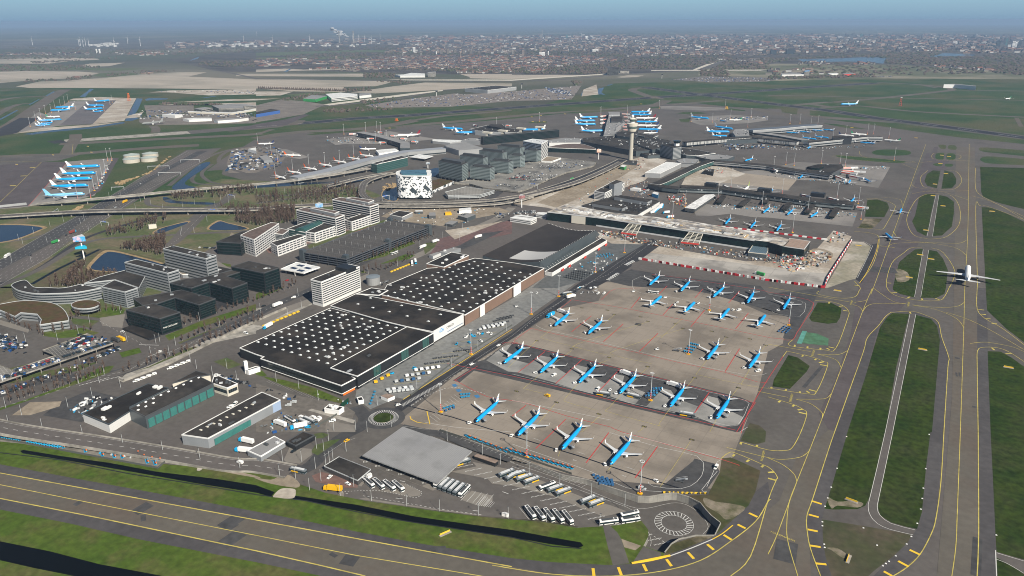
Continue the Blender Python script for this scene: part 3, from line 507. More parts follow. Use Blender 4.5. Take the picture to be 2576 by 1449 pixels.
for s,t,sz in(('23: 1130,443 1170,455','BUS',1.6),('23: 630,285 670,297','BUS',1.6),('23: 165,140 205,152','BUS',1.6),('23: 1188,365 1150,352','STAIRS ONLY',1.1),('23: 693,210 655,198','STAIRS ONLY',1.1),('23: 247,73 210,60','STAIRS ONLY',1.1)):
 p,c=P(s);flat_text(t,p,sz,c,paint)
gr('-500,1050 0,1104 160,1132 420,1168 700,1192 735,1212 13: 700,612 1100,692 1850,802 2270,852 D: 1288,1307 23: 300,902 650,964 860,952 1070,937 1300,892 1372,985 1372,1050 1322,1147 1540,1222 1500,1290 1210,1325 1000,1340 400,1310 0,1270 13: 2576,1270 1700,1130 1000,1000 500,895 0,805 03: 2576,800 1600,620 800,475 0,325 D: -500,1130',grassB,0,lay=5)
ground('shoulder','03: -400,250 0,325 800,475 1600,620 2576,800 13: 500,895 1000,1000 1700,1130 2576,1270 23: 400,1310 1000,1340 1210,1325 1500,1260 1800,1150 2040,1045 2250,860 2380,740 2450,600 2576,500 33: 30,680 23: 2450,900 2200,1100 1900,1290 1500,1400 1000,1449 400,1430 13: 2576,1355 1000,1075 03: 2576,885 1000,595 -400,330',shoul,6)
ground('shoulder','03: -400,590 0,668 1000,865 2576,1195 13: 640,1340 1100,1449 D: 1000,1520 13: 640,1445 0,1310 03: 1400,1080 700,920 -400,700',shoul,6)
ground('shoulder','33: 1770,0 1690,870 1640,1030 1530,1230 1260,1449 1050,1460 1250,1260 1400,1120 1500,975 1550,800 1590,360 1635,0 32: 1650,1449 1700,870 1730,520 1700,380 1640,310 1560,290 1490,262 1420,255 1250,250 1200,290 1110,400 1100,430 980,890 800,1449 33: 790,40 640,550 545,880 555,1100 640,1449 530,1449 430,1180 390,900 450,670 605,190 32: 670,1449 960,640 1000,500 1110,380 1240,245 1450,235 1600,280 1710,340 1750,500 1820,700 1810,800 1770,1449',shoul,5.5)
ground('shoulder','33: 2115,0 2120,1000 2105,1449 2330,1600 2290,1040 2240,0 32: 2215,640 2205,225 2190,0 2105,0 2105,800',shoul,5.5)
gr('03: -400,690 0,780 700,920 1400,1080 2576,1305 13: 640,1445 1000,1700 D: 900,1800 -700,1800',grassB,0,lay=5)
ground('storage_strip','03: -300,-60 0,95 230,118 800,215 1590,368 1690,280 1400,170 800,60 300,0',mat('strip_paving',(.15,.14,.125),(.19,.175,.155),.08),6)
def wat(s,m=waterD,lay=7,n='ditch_water'):ground(n,P(s),m,lay)
wat('03: -400,1030 0,1100 500,1200 1000,1330 1640,1449 2000,1540 1400,1640 750,1449 350,1370 0,1290 -400,1210');wat('03: 200,190 240,180 600,240 1100,310 1580,400 2200,475 2576,535 13: 190,605 150,650 03: 2576,610 2000,520 1500,430 700,290 230,215')
wat('13: 385,640 1000,730 1600,850 2200,935 2576,985 23: 400,1060 690,1110 720,1145 670,1165 400,1130 0,1060 13: 2000,975 1500,890 900,770 370,670')
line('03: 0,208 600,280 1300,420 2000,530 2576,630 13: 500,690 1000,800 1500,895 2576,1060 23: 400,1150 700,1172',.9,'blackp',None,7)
gr('13: 170,650 220,590 280,565 370,570 400,590 385,660 300,670 220,660',sand,3,'sand_dam',8);gr('13: 0,460 150,480 250,440 350,440 440,520 400,560 150,520 0,470',MT['dirt'],3,'dirt_track',8);gr('03: 2000,350 2576,460 2576,440 2400,400 2100,330',MT['dirt'],3,'dirt_track',8)
gr('03: 1980,385 1995,352 2030,350 2040,365 2010,390',sand,3,'sand_patch',9)
ground('service_path','23: 915,945 990,945 1060,1010 1100,1080 1180,1320 1015,1340 960,1140',asph,7);ground('paved_patch','23: 1320,1150 1500,1215 1500,1280 1210,1320',asph,7);gr('23: 1100,1075 1300,1145 1240,1190 1130,1160',MT['dirt'],0,'dirt_patch',8)
def yard_piece(name,pts,m,lay,smooth=0):
 pts=P(pts)if isinstance(pts,str)else pts
 if smooth:pts=sm(pts,smooth,True)
 ground(name,pts,m,lay,surf='yard')
bx=MB()
x2,x3=XB,W((1812,1318)).x+4
ymin,ymax=150,420
for(xa,xb,za,zb)in((XA-1,XB,0,-4.6),(XB,x3,-4.6,-4.6)):
 bx.face([(xa,ymin,za-.05),(xb,ymin,zb-.05),(xb,ymax,zb-.05),(xa,ymax,za-.05)])
b2=MB()
pts=[W(p)for p in YARD]
def zf(x):return-KY*min(max(x-XA,0),XB-XA)
def clip(poly,xl,left):
 out=[]
 for i in range(len(poly)):
  a,c=poly[i-1],poly[i]
  ia=(a.x<=xl)==left;ic=(c.x<=xl)==left
  if ia!=ic:t=(xl-a.x)/(c.x-a.x);out.append(a.lerp(c,t))
  if ic:out.append(c)
 return out
for side in(True,False):
 pl=clip(pts,XB,side)
 if len(pl)>2:
  for t in tessellate_polygon([[Vector((v.x,v.y,0))for v in pl]]):
   q=[Vector((pl[i].x,pl[i].y,zf(pl[i].x)))for i in t]
   if(q[1]-q[0]).cross(q[2]-q[0]).z<0:q=q[::-1]
   b2.face(q)
b2.build('bus_yard_ground',asph,kind='structure')
n_=len(YARD);wallA=MB();bank=MB()
iw=list(range(0,20))
for i in range(0,20):
 a,c=W(YARD[i]),W(YARD[i+1]);up=.9
 d=(c-a).normalized();nn=Vector((-d.y,d.x,0))
 a2,c2=a+nn*.5,c+nn*.5
 za,zc=zf(a.x),zf(c.x)
 wallA.quad((a.x,a.y,za),(c.x,c.y,zc),(c.x,c.y,up),(a.x,a.y,up),0,u0=i*7)
 wallA.quad((c2.x,c2.y,-.5),(a2.x,a2.y,-.5),(a2.x,a2.y,up),(c2.x,c2.y,up),0)
 wallA.quad((a.x,a.y,up),(c.x,c.y,up),(c2.x,c2.y,up),(a2.x,a2.y,up),1)
wallA.build('retaining_wall',[conD,conW],label='long grey concrete retaining wall between the apron and the sunken road',cat='wall')
for i in range(20,n_-1):
 a,c=W(YARD[i]),W(YARD[i+1]);za,zc=zf(a.x),zf(c.x)
 portal=(i==24)
 d=(c-a).normalized();inn=Vector((d.y,-d.x,0))
 k=0 if i<28 else 1.7
 a3,c3=a+inn*(-za*k),c+inn*(-zc*k)
 (wallA if False else bank).quad((a3.x,a3.y,za-.02),(c3.x,c3.y,zc-.02),(c.x,c.y,.02),(a.x,a.y,.02),1 if i<28 else 0)
bank.build('yard_bank',[grassD,conD],kind='structure')
def yl(s,wd,col='white',dash=None,smooth=0,closed=False):line(s,wd,col,dash,5,'yard',smooth,closed)
cen=P('23: 1630,917')[0];c0=Wy(cen,.2);rx=abs(Wy(P('23: 1415,905')[0],.2).x-c0.x)
def ringm(c,r,wd,col='white',lay=5,n=40):wline([Vector((c.x+r*math.cos(6.2832*k/n),c.y+r*math.sin(6.2832*k/n),c.z))for k in range(n+1)],wd,col,None,lay)
ringm(c0,rx,.4);ringm(c0,rx*.66,.4)
for k in range(28):
 a=6.2832*k/28;wline([c0+Vector((math.cos(a),math.sin(a),0))*rx*.66,c0+Vector((math.cos(a+.12),math.sin(a+.12),0))*rx],.8,'white',None,5)
yl('13: 1650,0 2060,150 2576,300 23: 0,310 500,480 1000,680 1250,765 1400,760 1600,715 1750,730 1900,830 1975,950 1920,1030',.3,smooth=3)
yl('23: 0,345 500,520 1000,700 1200,780 1300,900 1370,1000 1400,1100 1390,1150',.3,smooth=3);yl('23: 1385,1025 1530,1105 1600,1100',.35,dash=(1.5,1.5))
yard_piece('paved_parking','23: -400,300 0,380 300,490 700,650 1000,740 1160,800 920,850 700,770 430,650 0,540 -200,520',pave,4)
yard_piece('paved_parking','13: 1030,270 1110,280 1860,560 1780,590 1300,400',pave,4);yard_piece('paved_parking','13: 1030,540 1100,460 1500,520 1660,600 1650,640 1560,650 1240,590',pave,4,0)
yard_piece('paved_parking','13: 2170,590 2380,640 2380,700 2300,750 2200,730 2060,680',pave,4);yard_piece('pavement','13: 830,600 1200,680 1850,780 2280,835 2180,850 1850,810 1100,700 830,640',pave,4)
yard_piece('paved_parking','13: 560,440 660,400 1030,500 1020,560 860,560 600,500',paveR,4);yard_piece('paved_parking','13: 1960,400 2250,340 2576,430 2576,520 2180,440',pave,4)
for k in range(22):
 u,v=2010+k*95,360+k*37
 tile='13' if u<2576 else '23';uu=u if u<2576 else u-2576
 yl('%s: %d,%d %d,%d'%(tile,uu,v,uu+170,v-35),.9,'white',(.35,.5))
for k in range(7):u,v=1080+k*118,300+k*42;yl('13: %d,%d %d,%d'%(u,v,u+90,v-10),2.2,'white',(.35,.6))
for k in range(5):yl('13: %d,%d %d,%d'%(2060+k*60,690+k*12,2150+k*60,590+k*10),.35)
for k in range(9):yl('13: %d,%d %d,%d'%(2210+k*18,735+k*3,2290+k*14,630+k*10),.35)
yl('13: 860,600 1240,590 1560,655 1640,650 1665,600 1500,520',.3,dash=(1,1),smooth=2);yl('13: 860,610 1200,660 1850,775 2280,835',.3,dash=(1.5,1.5))
for s in('13: 1450,490 1500,500','13: 1405,665 1475,672','13: 2180,790 2235,795','13: 2480,600 2540,622','13: 935,288 990,305'):yl(s,.7)
for k in range(6):yl('23: %d,%d %d,%d'%(75+k*90,760+k*12,180+k*95,890+k*17),.35)
green_l=grassB
gr('-500,520 0,525 180,505 300,520 560,450 660,455 900,468 960,492 900,520 760,545 560,605 430,690 400,745 300,790 0,800 -500,860',mat('grass_verge',(.070,.090,.035),(.10,.105,.055),.02,c3=(.13,.11,.07),sc3=.02),0,lay=3)
MW='D: -400,1000 -400,940 01: 0,1165 480,890 740,750 1100,530 1500,290 1880,60 2230,40 1980,200 1560,460 1100,735 700,980 480,1150 0,1425'
ground('motorway',P(MW),asph,5)
ground('motorway','01: -300,1430 -300,1330 0,1170 480,890 740,740 1180,500 1700,225 1980,75 2090,70 1700,260 1240,530 860,760 500,1010 0,1265',asphD,6)
for k in range(9):
 f0=k/8
 a=(1165+f0*255,890+f0*255,750+f0*225,530+f0*200,290+f0*165)
 xs=(0,480,740,1100,1500)
 s='01: '+' '.join('%d,%d'%(x,y)for x,y in zip(xs,a))+' %d,%d'%(1880+f0*230,75+f0*60)
 line(s,.5 if k in(0,8,4)else.3,'white' if k not in(4,)else 'green',None if k in(0,8,4)else(4,8),8)
for s,wd,m in(('01: -200,1010 0,990 400,930 600,830 820,720 1100,560 1400,400 1900,110',9,asph),('01: -200,1449 200,1350 480,1200 700,1040 900,930 1300,800 1700,700 2000,665 2576,650 11: 300,610',8,asphN),('01: -200,1500 0,1430 400,1260 760,1040 1000,960 1300,935 1700,915 2000,900 2576,870',9,asph),('01: 1690,1020 1800,950 2050,700 2250,580 2340,500',16,asph),('01: 1620,1060 1720,990 1980,700 2200,590',8,asph),('01: 1490,540 1480,590 1600,630 2200,650',9,asph),('01: 1700,420 1900,260 2100,130 2300,60 2500,20 11: 100,-40',10,asph),('01: 2576,330 2300,240 2200,170 2260,90 2400,40',9,asph),('01: 2140,200 2030,290 2080,360 2200,400 2576,430',8,asph),('01: 1960,310 1930,360 2000,400 2300,420',8,asph),('01: 2576,180 2400,190 2250,300 2576,360',8,asph),('11: 0,410 400,390 800,350 1060,270',16,asph),('11: 0,520 400,510 800,440 1200,330 1420,290',9,asph),('11: 0,600 400,540 800,480 1100,400',8,asph),('11: 0,640 300,620 760,600',12,asph),('02: -200,460 0,400 300,480 560,530 800,480 1000,380 1300,270 1260,230',9,asph),('02: 1000,330 1250,470 1500,590 1700,650',16,asph),('02: -200,1120 0,1060 500,910 800,900 1100,870 1400,780 1900,560 2576,270 12: 200,170 560,20 D: 850,690 920,655 1000,620 1100,560 1200,520 1260,480',15,asphD),('02: -200,1260 0,1200 400,1090 800,960 1200,850 1500,730 2000,530 2576,330 12: 250,200 600,50',11,asph),('12: 0,370 300,220 600,110 11: 1200,1300 1700,1090 2000,930 2400,760 21: 0,640',14,pave)):
 road('road',s,wd,m,6.5,3)
for s in('02: 0,1060 500,910 800,900 1100,870 1400,780 1900,560 2576,270 12: 200,170 560,20 D: 850,690 920,655 1000,620 1100,560 1200,520','02: 0,1200 400,1090 800,960 1200,850 1500,730 2000,530 2576,330','02: 1000,330 1250,470 1500,590 1700,650','01: 1690,1020 1800,950 2050,700 2250,580'):line(s,.3,'white',(3,5),8,smooth=3)
ground('crossing_area','02: 1400,600 1600,560 1850,560 1900,600 1650,720 1450,700',asph,7)
for s in('02: 1490,690 1640,640','02: 1560,680 1600,700','02: 1400,570 1600,575','02: 1200,890 1000,940','02: 800,980 1100,900'):line(s,1.2,'white',(.5,.5),8)
def pond(s,m=water,reedy=True):
 p=sm(P(s),5,True)
 if reedy:
  cx=sum(q[0]for q in p)/len(p);cy=sum(q[1]for q in p)/len(p)
  ground('reed_bank',[(cx+(q[0]-cx)*1.13,cy+(q[1]-cy)*1.14-.8)for q in p],reed,6)
 ground('pond_water',p,m,7)
pond('01: 920,1255 960,1180 1060,1095 1150,1088 1300,1120 1600,1200 1660,1240 1500,1290 1100,1280');pond('01: -300,820 0,815 240,818 420,840 380,870 100,970 -300,1000');pond('01: 1550,895 1620,850 1850,790 1880,800 1700,870 1620,897')
pond('01: 2110,860 2200,780 2300,800 2480,845 2400,865',water);pond('01: 1640,540 1700,590 2100,610 2140,590 1800,575 1680,535',water,False);pond('01: 1735,430 1840,340 2000,210 2110,180 2080,230 1860,390 1980,440 1850,460 1760,460',water,False);pond('01: 2270,260 2400,125 2410,150 2350,230 2290,270',water,False)
pond('01: 2380,610 2420,580 2576,540 11: 0,540 0,570 01: 2500,600',water,False);pond('11: 1270,520 1300,460 1420,420 1420,560 1320,560',water);pond('11: 1750,260 1840,240 1840,290 1770,330',water,False);pond('11: 0,410 200,400 700,380 1060,360 1050,372 500,410 0,440',water,False)
road('canal','01: 320,1410 600,1250 880,1120 1000,1060',5,waterD,7,2)
gr('02: -600,60 0,150 130,100 120,0 01: 300,1430 500,1290 900,1080 1100,1050 1650,1170 1640,1260 1100,1400 850,1420 1000,1449 02: -600,0',mat('grove_floor',(.075,.085,.035),(.095,.075,.05),.03),0,lay=4)
for s in('02: 1660,480 2000,340 2576,160 12: 0,100 0,130 02: 2576,215 2000,400 1700,530','02: 1790,550 2200,390 2576,250 2576,265 1830,570','02: 430,430 560,400 700,420 600,500 480,490','02: 700,300 1000,330 900,400 740,360','02: -100,1240 300,1110 700,960 1000,800 1150,780 1100,850 700,990 0,1230','02: 1350,840 1500,790 1900,600 2000,590 1500,800','02: 100,900 700,790 1000,740 800,830 100,960','12: 80,890 300,930 600,1010 860,1120 870,1165 640,1110 300,990 90,905','12: 0,840 60,830 110,880 60,890 0,870','13: 580,20 660,5 740,25 680,60 610,65','13: 550,200 600,130 760,80 850,70 800,110 620,235','02: 2150,740 2280,700 2430,770 2300,815','02: 1200,650 1400,600 1480,600 1460,640 1230,700','11: 1000,1200 1300,1130 1400,1080 1600,1000 1560,960 1300,1060 980,1180','11: 1700,1000 1900,960 1700,1110 1690,1060','12: 270,0 180,40 0,120 0,60 200,-60','11: 1060,1300 1350,1280 1600,1120 1500,1110 1060,1280','02: 0,830 300,760 330,790 0,870','02: 1000,200 1200,190 1260,230 1100,280 1000,250','01: 2180,1190 2320,1210 2330,1240 2180,1210'):
 gr(s,grassB if '12' in s else mat('grass_strip',(.055,.085,.025),(.09,.09,.045),.05),0,'grass_strip',6)
gr('02: 2576,200 2576,270 2000,520 1500,740 1300,840 1250,880 1200,930 1240,950 1340,900 2100,560 12: 0,460 300,280 560,170 600,120 280,200',conW,0,'paved_strip',5)
for s,m in(('12: 440,240 560,170 640,190 30,490 0,480 0,430',asph),('11: 1850,950 2576,760 2576,900 2100,1000 1750,1110',mat('red_asphalt',(.14,.085,.08),(.11,.075,.075),.03)),('11: 1990,1050 2270,900 2500,870 2200,1010 2080,1060',asphD),('11: 1260,730 1400,650 2200,640 2450,640 2560,680 2200,750 1900,830 1500,780',sandD),('11: 1900,870 2350,800 2500,770 2000,960',sand),('02: 430,1280 600,1150 900,1030 1200,1100 900,1290 820,1350',asphD),('02: 120,1280 300,1150 620,1140 600,1190 300,1280',sandD),('12: 0,960 400,1080 870,1170 1000,1250 900,1449 600,1449 300,1449 0,1449',mat('yard_brown',(.115,.105,.095),(.14,.128,.115),.05)),('12: 520,1230 560,1215 1000,1330 980,1362',conW),('12: 700,1380 720,1340 1000,1380 1000,1449 700,1449',pave),('13: 280,280 340,150 560,170 560,230 440,320 300,300',pave),('11: 1050,1250 1400,1180 1600,1150 1330,1330 1250,1400',asph),('22: 480,210 700,0 900,60 870,130',asph),('11: 130,1100 500,1010 900,900 1240,840 1280,800 700,850 500,950 100,1060',paveR)):
 gr(s,m,0,'pavement',6)
ground('car_park','20: 0,920 700,860 600,1000 300,1010 0,1015 10: 1950,1075 1200,1085 1100,1060 1500,1000 2000,940 2100,950',mat('car_park_asphalt',(.19,.165,.15),(.16,.14,.13),.01,brick=('pos',30,5,.5,(.26,.24,.22),.5)),5)
ground('car_park','20: 1600,800 2000,760 2576,780 30: 200,780 0,820 20: 2000,830',mat('car_park_far',(.17,.15,.14),(.12,.11,.10),.01),5)
for s in('10: 0,1060 250,1000 480,1020 700,1050 480,1150 200,1200 0,1230','00: 1400,1190 2300,1100 2576,1180 2576,1240 2100,1250 1500,1260 1400,1230','00: 1450,1060 1950,1060 1950,1130 1480,1170','01: 2330,60 2576,20 11: 300,130 240,200 0,290 01: 2300,290 2280,200'):ground('industrial_ground',s,mat('industrial_ground',(.19,.17,.15),(.13,.115,.105),.02),4)
for s in('00: 1500,930 1700,910 2576,900 2576,950 2100,960 1700,930','00: 2576,1010 10: 250,990 00: 2300,1000 1700,1030','10: 0,920 380,920 250,960 0,965','00: 2576,1060 1950,1040 1500,1060 2576,1030','00: 1160,1200 1450,1120 1400,1180','20: 720,900 850,850 870,950 700,970'):ground('sand_field',s,sand,4)
for s in('10: 680,1050 1500,945 1880,905 1880,915 1500,965 740,1060','10: 1320,800 2576,800 20: 800,750 1100,730 1080,742 600,772 10: 2576,812 1500,808','20: 1820,700 2100,590 2160,585 2000,650 1850,705','20: 1400,705 2576,700 2500,710 1400,712'):ground('motorway_verge',s,mat('pale_sand',(.52,.48,.42),(.45,.42,.36),.01),5)
for s,wd in(('10: 0,790 600,800 1500,815 2576,815 20: 500,800 1100,750 1800,715 2576,712',40),('20: 1850,712 2050,650 2180,585',70),('10: 2400,890 1900,905 1450,990 900,1050 600,1070',30),('20: 850,800 1200,790 1700,770',20),('00: 1500,690 2100,700 2576,790',25)):road('motorway',s,wd,asph,4.5,3)
c1=W(P('12: 1283,1308')[0],.17);r1=abs(W(P('12: 1455,1310')[0]).x-c1.x)
for k,(rr,m_,l_)in enumerate(((r1*1.45,asphD,6.5),)):
 b=MB();b.face([(c1.x+rr*math.cos(6.2832*i/48),c1.y+rr*math.sin(6.2832*i/48),l_*LZ)for i in range(48)]);b.build('roundabout',m_,kind='structure')
ringm(c1,r1,.35,lay=8);ringm(c1,r1*.70,.3,lay=8)
for k in range(36):
 a=6.2832*k/36;wline([c1+Vector((math.cos(a),math.sin(a),.05))*r1*.72,c1+Vector((math.cos(a+.1),math.sin(a+.1),.05))*r1],.9,'white',None,8)
b=MB();b.prism([(c1.x+r1*.66*math.cos(6.2832*i/32),c1.y+r1*.66*math.sin(6.2832*i/32))for i in range(32)],.1,.5,1,0);b.build('roundabout_island',[grass,conW],kind='structure')
road('road','12: 1000,1190 1100,1300 1050,1400 13: 900,30 700,180 560,330 400,380 0,290',11,asphD,6.6,4);road('road','12: 1010,1330 900,1320 500,1200 300,1060 0,930 02: 2400,900 2200,790 1900,770 1400,930 1200,980',9,asph,6.6,4)
road('road','12: 1460,1400 1700,1449 13: 1900,30 2200,150 2576,270',9,asphD,6.6,3)
line('12: 1480,1390 1700,1420 D: 1110,1079',.3,'white',None,8);line('13: 680,240 870,110 1000,60',.3,'white',None,8)
for k in range(34):
 u,v=1830+k*44,-10+k*17
 tile='13' if u<2576 else '23';line('%s: %d,%d %d,%d'%(tile,u%2576 if u>=2576 else u,v,(u%2576 if u>=2576 else u)+55,v-28),.25,'white',None,8)
for k in range(24):line('12: %d,%d %d,%d'%(105+k*22,945+k*8,140+k*22,925+k*8),.2,'white',None,8)
def ccw(p):return p if area(p)>0 else p[::-1]
def roofpts(s,h):
 p=[W(q,h)for q in(P(s)if isinstance(s,str)else s)]
 return ccw([(q.x,q.y)for q in p])
def inset(p,d):
 n=len(p);out=[]
 for i in range(n):
  a,b_,c=Vector(p[i-1]),Vector(p[i]),Vector(p[(i+1)%n])
  d1=(b_-a).normalized();d2=(c-b_).normalized();n1=Vector((-d1.y,d1.x));n2=Vector((-d2.y,d2.x))
  k=n1+n2;k=k/max(k.length_squared/2,.35);out.append(tuple(b_+k*d))
 return out
def bandmesh(a,c,z0,z1,t,m0=.8,m1=None):
 a,c=Vector(a),Vector(c);d=(c-a).normalized();o=Vector((d.y,-d.x));m1=m0 if m1 is None else m1
 A=a+d*m0;B=c-d*m1;A2,B2=A+o*t,B+o*t;b=MB();I=A-o*.05;J=B-o*.05
 b.quad((A2.x,A2.y,z0),(B2.x,B2.y,z0),(B2.x,B2.y,z1),(A2.x,A2.y,z1))
 b.quad((A2.x,A2.y,z1),(B2.x,B2.y,z1),(J.x,J.y,z1),(I.x,I.y,z1));b.quad((I.x,I.y,z0),(J.x,J.y,z0),(B2.x,B2.y,z0),(A2.x,A2.y,z0))
 b.quad((I.x,I.y,z0),(A2.x,A2.y,z0),(A2.x,A2.y,z1),(I.x,I.y,z1));b.quad((B2.x,B2.y,z0),(J.x,J.y,z0),(J.x,J.y,z1),(B2.x,B2.y,z1));return b
def bld(name,label,roof,h,wall,roofm=roofD,cat='office building',par=None,floors=0,wm=None,z0=1.0,fz=None,wh=.5,clut=0,group=None,base=0.0,minlen=6,mg=.8,cm=None,pw=.5,ph=.5,wallb=None):
 if isinstance(h,str):q=P(h);h=hz(q[0],q[1][1])
 p=roofpts(roof,h);cx=sum(q[0]for q in p)/len(p);cy=sum(q[1]for q in p)/len(p)
 o=empty(name,(cx,cy,0),label=label,cat=cat,group=group)
 lp=[(x-cx,y-cy)for x,y in p]
 b=MB();b.prism(lp,base,h,0,0,base>0);b.build('wall',wall,o)
 ri=inset(lp,pw)if par is not None else lp
 b=MB();b.prism(ri,h-.02,h+.12,0,0);b.build('roof',roofm,o)
 if par is not None:
  b=MB();n=len(lp);lo=inset(lp,-.12)
  for i in range(n):
   a,c,a2,c2=lo[i],lo[(i+1)%n],ri[i],ri[(i+1)%n];t=h+ph
   b.quad((a[0],a[1],h-.4),(c[0],c[1],h-.4),(c[0],c[1],t),(a[0],a[1],t));b.quad((c2[0],c2[1],h-.1),(a2[0],a2[1],h-.1),(a2[0],a2[1],t),(c2[0],c2[1],t))
   b.quad((a[0],a[1],t),(c[0],c[1],t),(c2[0],c2[1],t),(a2[0],a2[1],t))
  b.build('parapet',par,o)
 if floors:
  fz=fz or(h-.6-z0-base)/floors
  for f in range(floors):
   for i in range(len(lp)):
    a,c=lp[i],lp[(i+1)%len(lp)]
    if math.dist(a,c)<minlen:continue
    zb=base+z0+f*fz+fz*(1-wh)*.5
    bandmesh(a,c,zb,zb+fz*wh,.12,mg).build('window_band',wm or glassD,o)
 rr=random.Random(hash(label)%1000 if False else len(label)*7+int(h*3))
 k=0;tries=0
 ins=inset(lp,2.5)
 xs=[q[0]for q in lp];ys=[q[1]for q in lp]
 e=Vector((lp[1][0]-lp[0][0],lp[1][1]-lp[0][1]));ra=math.atan2(e.y,e.x)
 while k<clut and tries<300:
  tries+=1;x,y=rr.uniform(min(xs),max(xs)),rr.uniform(min(ys),max(ys))
  if not inpoly((x,y),ins):continue
  b=MB();s1,s2,s3=rr.uniform(1,5),rr.uniform(1,3),rr.uniform(.5,1.8)
  b.box((0,0,0),(s1,s2,s3),0,0);b.build('roof_unit',cm or rr.choice([greyL,greyD,grey]),o,loc=(x,y,h+.12)).rotation_euler=(0,0,ra);k+=1
 o['_h']=h;o['_p']=[c_ for q in lp for c_ in q]
 return o,lp,h,(cx,cy)
def sub(o,nm,mb,m,**kw):return mb.build(nm,m,o,**kw)
def rel(o,p,z):q=W(P(p)[0]if isinstance(p,str)else p,z);return(q.x-o.location.x,q.y-o.location.y,z)
def near_edge(lp,idx=None):return lp
hA=hz(P('12: 860,1090')[0],P('12: 860,985')[0][1]);hC=hz(P('12: 1020,1018')[0],P('12: 1020,890')[0][1]);hB=hz(P('12: 1790,556')[0],P('12: 1785,442')[0][1])
oA,lpA,_,_=bld('cargo_warehouse','huge black flat roofed cargo warehouse with rows of white domed skylights, nearest the roundabout','D: 603,876 12: 0,670 80,695 45,712 858,985 1000,912 900,862 750,812 1515,397 1313,352 750,202',hA,panelK,roofK,'warehouse',white,clut=9,cm=greyL,pw=.35)
def skydome(l,w_,h_):
 b=MB();n=5
 pr=[(-l/2+l*i/n,h_*math.sin(math.pi*i/n))for i in range(n+1)]
 for i in range(n):b.quad((pr[i][0],-w_/2,pr[i][1]+.35),(pr[i][0],w_/2,pr[i][1]+.35),(pr[i+1][0],w_/2,pr[i+1][1]+.35),(pr[i+1][0],-w_/2,pr[i+1][1]+.35)[:3])
 b.box((0,0,0),(l,w_,.35));b.f=[f if i>=n else f[::-1]for i,f in enumerate(b.f)]
 b.face([(x,-w_/2,z+.35)for x,z in pr]);b.face([(x,w_/2,z+.35)for x,z in pr][::-1]);return b
sky_me=skydome(3.1,1.6,.5).mesh('skylight',mat('skylight',(.62,.65,.66),rough=.3))
def grid(o,me,nm,s0,s1,n1,s2,n2,ri,rj,h,polys,rz=0,skew=0,jit=0):
 a,b_,c=(W(P(s)[0],h)for s in(s0,s1,s2));u=(b_-a)/n1;v=(c-a)/n2;k=0
 pl=P(polys)
 for i in range(*ri):
  for j in range(*rj):
   q=a+u*i+v*j
   if inpoly(proj((q.x,q.y,h)),pl)and k<100:
    part(nm,me,o,(q.x-o.location.x,q.y-o.location.y,h+.1),rz);k+=1
grid(oA,sky_me,'skylight','12: 98,512','12: 435,613',4,'12: 325,412',3,(-3,12),(-2,12),hA,'12: -60,555 60,490 700,200 1180,315 1300,370 1440,410 1000,660 830,765 740,790 560,745 380,690 200,645')
oC,lpC,_,_=bld('cargo_warehouse','long black clad strip of the cargo warehouse standing higher along the cargo yard','12: 750,806 1516,393 1785,455 1020,890',hC,panelK,roofK,'warehouse',white,pw=.35,clut=2)
oB,lpB,_,_=bld('cargo_warehouse','black flat roofed middle cargo hall with a white airline lettered gable facing the yard','12: 750,180 1010,58 2085,268 1782,442 1516,390 1315,342',hB,panelK,roofK,'warehouse',white,pw=.35)
for s in('1025,163','1175,200','1340,240','1520,284','1733,337','1150,103','1302,138','1463,178','1645,219','1855,268'):
 part('roof_light',sky_me,oB,rel(oB,'12: '+s,hB+.1))
def facade(o,s0,s1,z0,z1,t,m,nm,h):
 a,c=W(P(s0)[0],h),W(P(s1)[0],h);l=o.location
 d=Vector((c.x-a.x,c.y-a.y));
 A,C=(a.x-l.x,a.y-l.y),(c.x-l.x,c.y-l.y)
 mid=Vector(((a.x+c.x)/2,(a.y+c.y)/2));dd=d.normalized();out=Vector((dd.y,-dd.x))
 if out.dot(-mid)<0:A,C=C,A
 x=bandmesh(A,C,z0,z1,t,0).build(nm,m,o);return x,A,C
_,A_,C_=facade(oB,'12: 1782,442','12: 2085,270',1.2,hB+.9,.5,panelW,'white_gable',hB)
facade(oB,'12: 1800,430','12: 2078,274',3.2,4.3,.65,mat('blue_windows',(.03,.12,.25),rough=.2,brick=('uv',1.2,9,.2,(.6,.6,.6),.9),co='uv'),'window_band',hB)
def text_mesh(txt,size,m,ext=.05):
 cu=bpy.data.curves.new('lettering','FONT');cu.body=txt;cu.size=size;cu.extrude=ext;cu.align_x='CENTER'
 o=bpy.data.objects.new('tmp',cu);COL.objects.link(o);bpy.context.view_layer.update()
 me=bpy.data.meshes.new_from_object(o.evaluated_get(bpy.context.evaluated_depsgraph_get()));bpy.data.objects.remove(o)
 me.materials.clear();me.materials.append(m);return me
def wall_text(o,txt,size,m,A,C,f,z,off=.7):
 a,c=Vector(A),Vector(C);d=(c-a).normalized();out=Vector((d.y,-d.x));p=a.lerp(c,f)+out*off
 t=bpy.data.objects.new('lettering',text_mesh(txt,size,m));COL.objects.link(t);t.parent=o;t.location=(p.x,p.y,z);t.rotation_euler=(math.pi/2,0,math.atan2(d.y,d.x));return t
wall_text(oB,'KLM',3.6,blue,A_,C_,.25,hB-4.4);wall_text(oB,'CARGO',3.4,greyD,A_,C_,.53,hB-4.3)
b=MB();d_=(Vector(C_)-Vector(A_)).normalized();q=Vector(A_).lerp(Vector(C_),.25)+Vector((d_.y,-d_.x))*.7
for k in(-1.2,-.4,.4,1.2):b.box((q.x+d_.x*k,q.y+d_.y*k,hB-1.0),(.3,.2,.5),math.atan2(d_.y,d_.x))
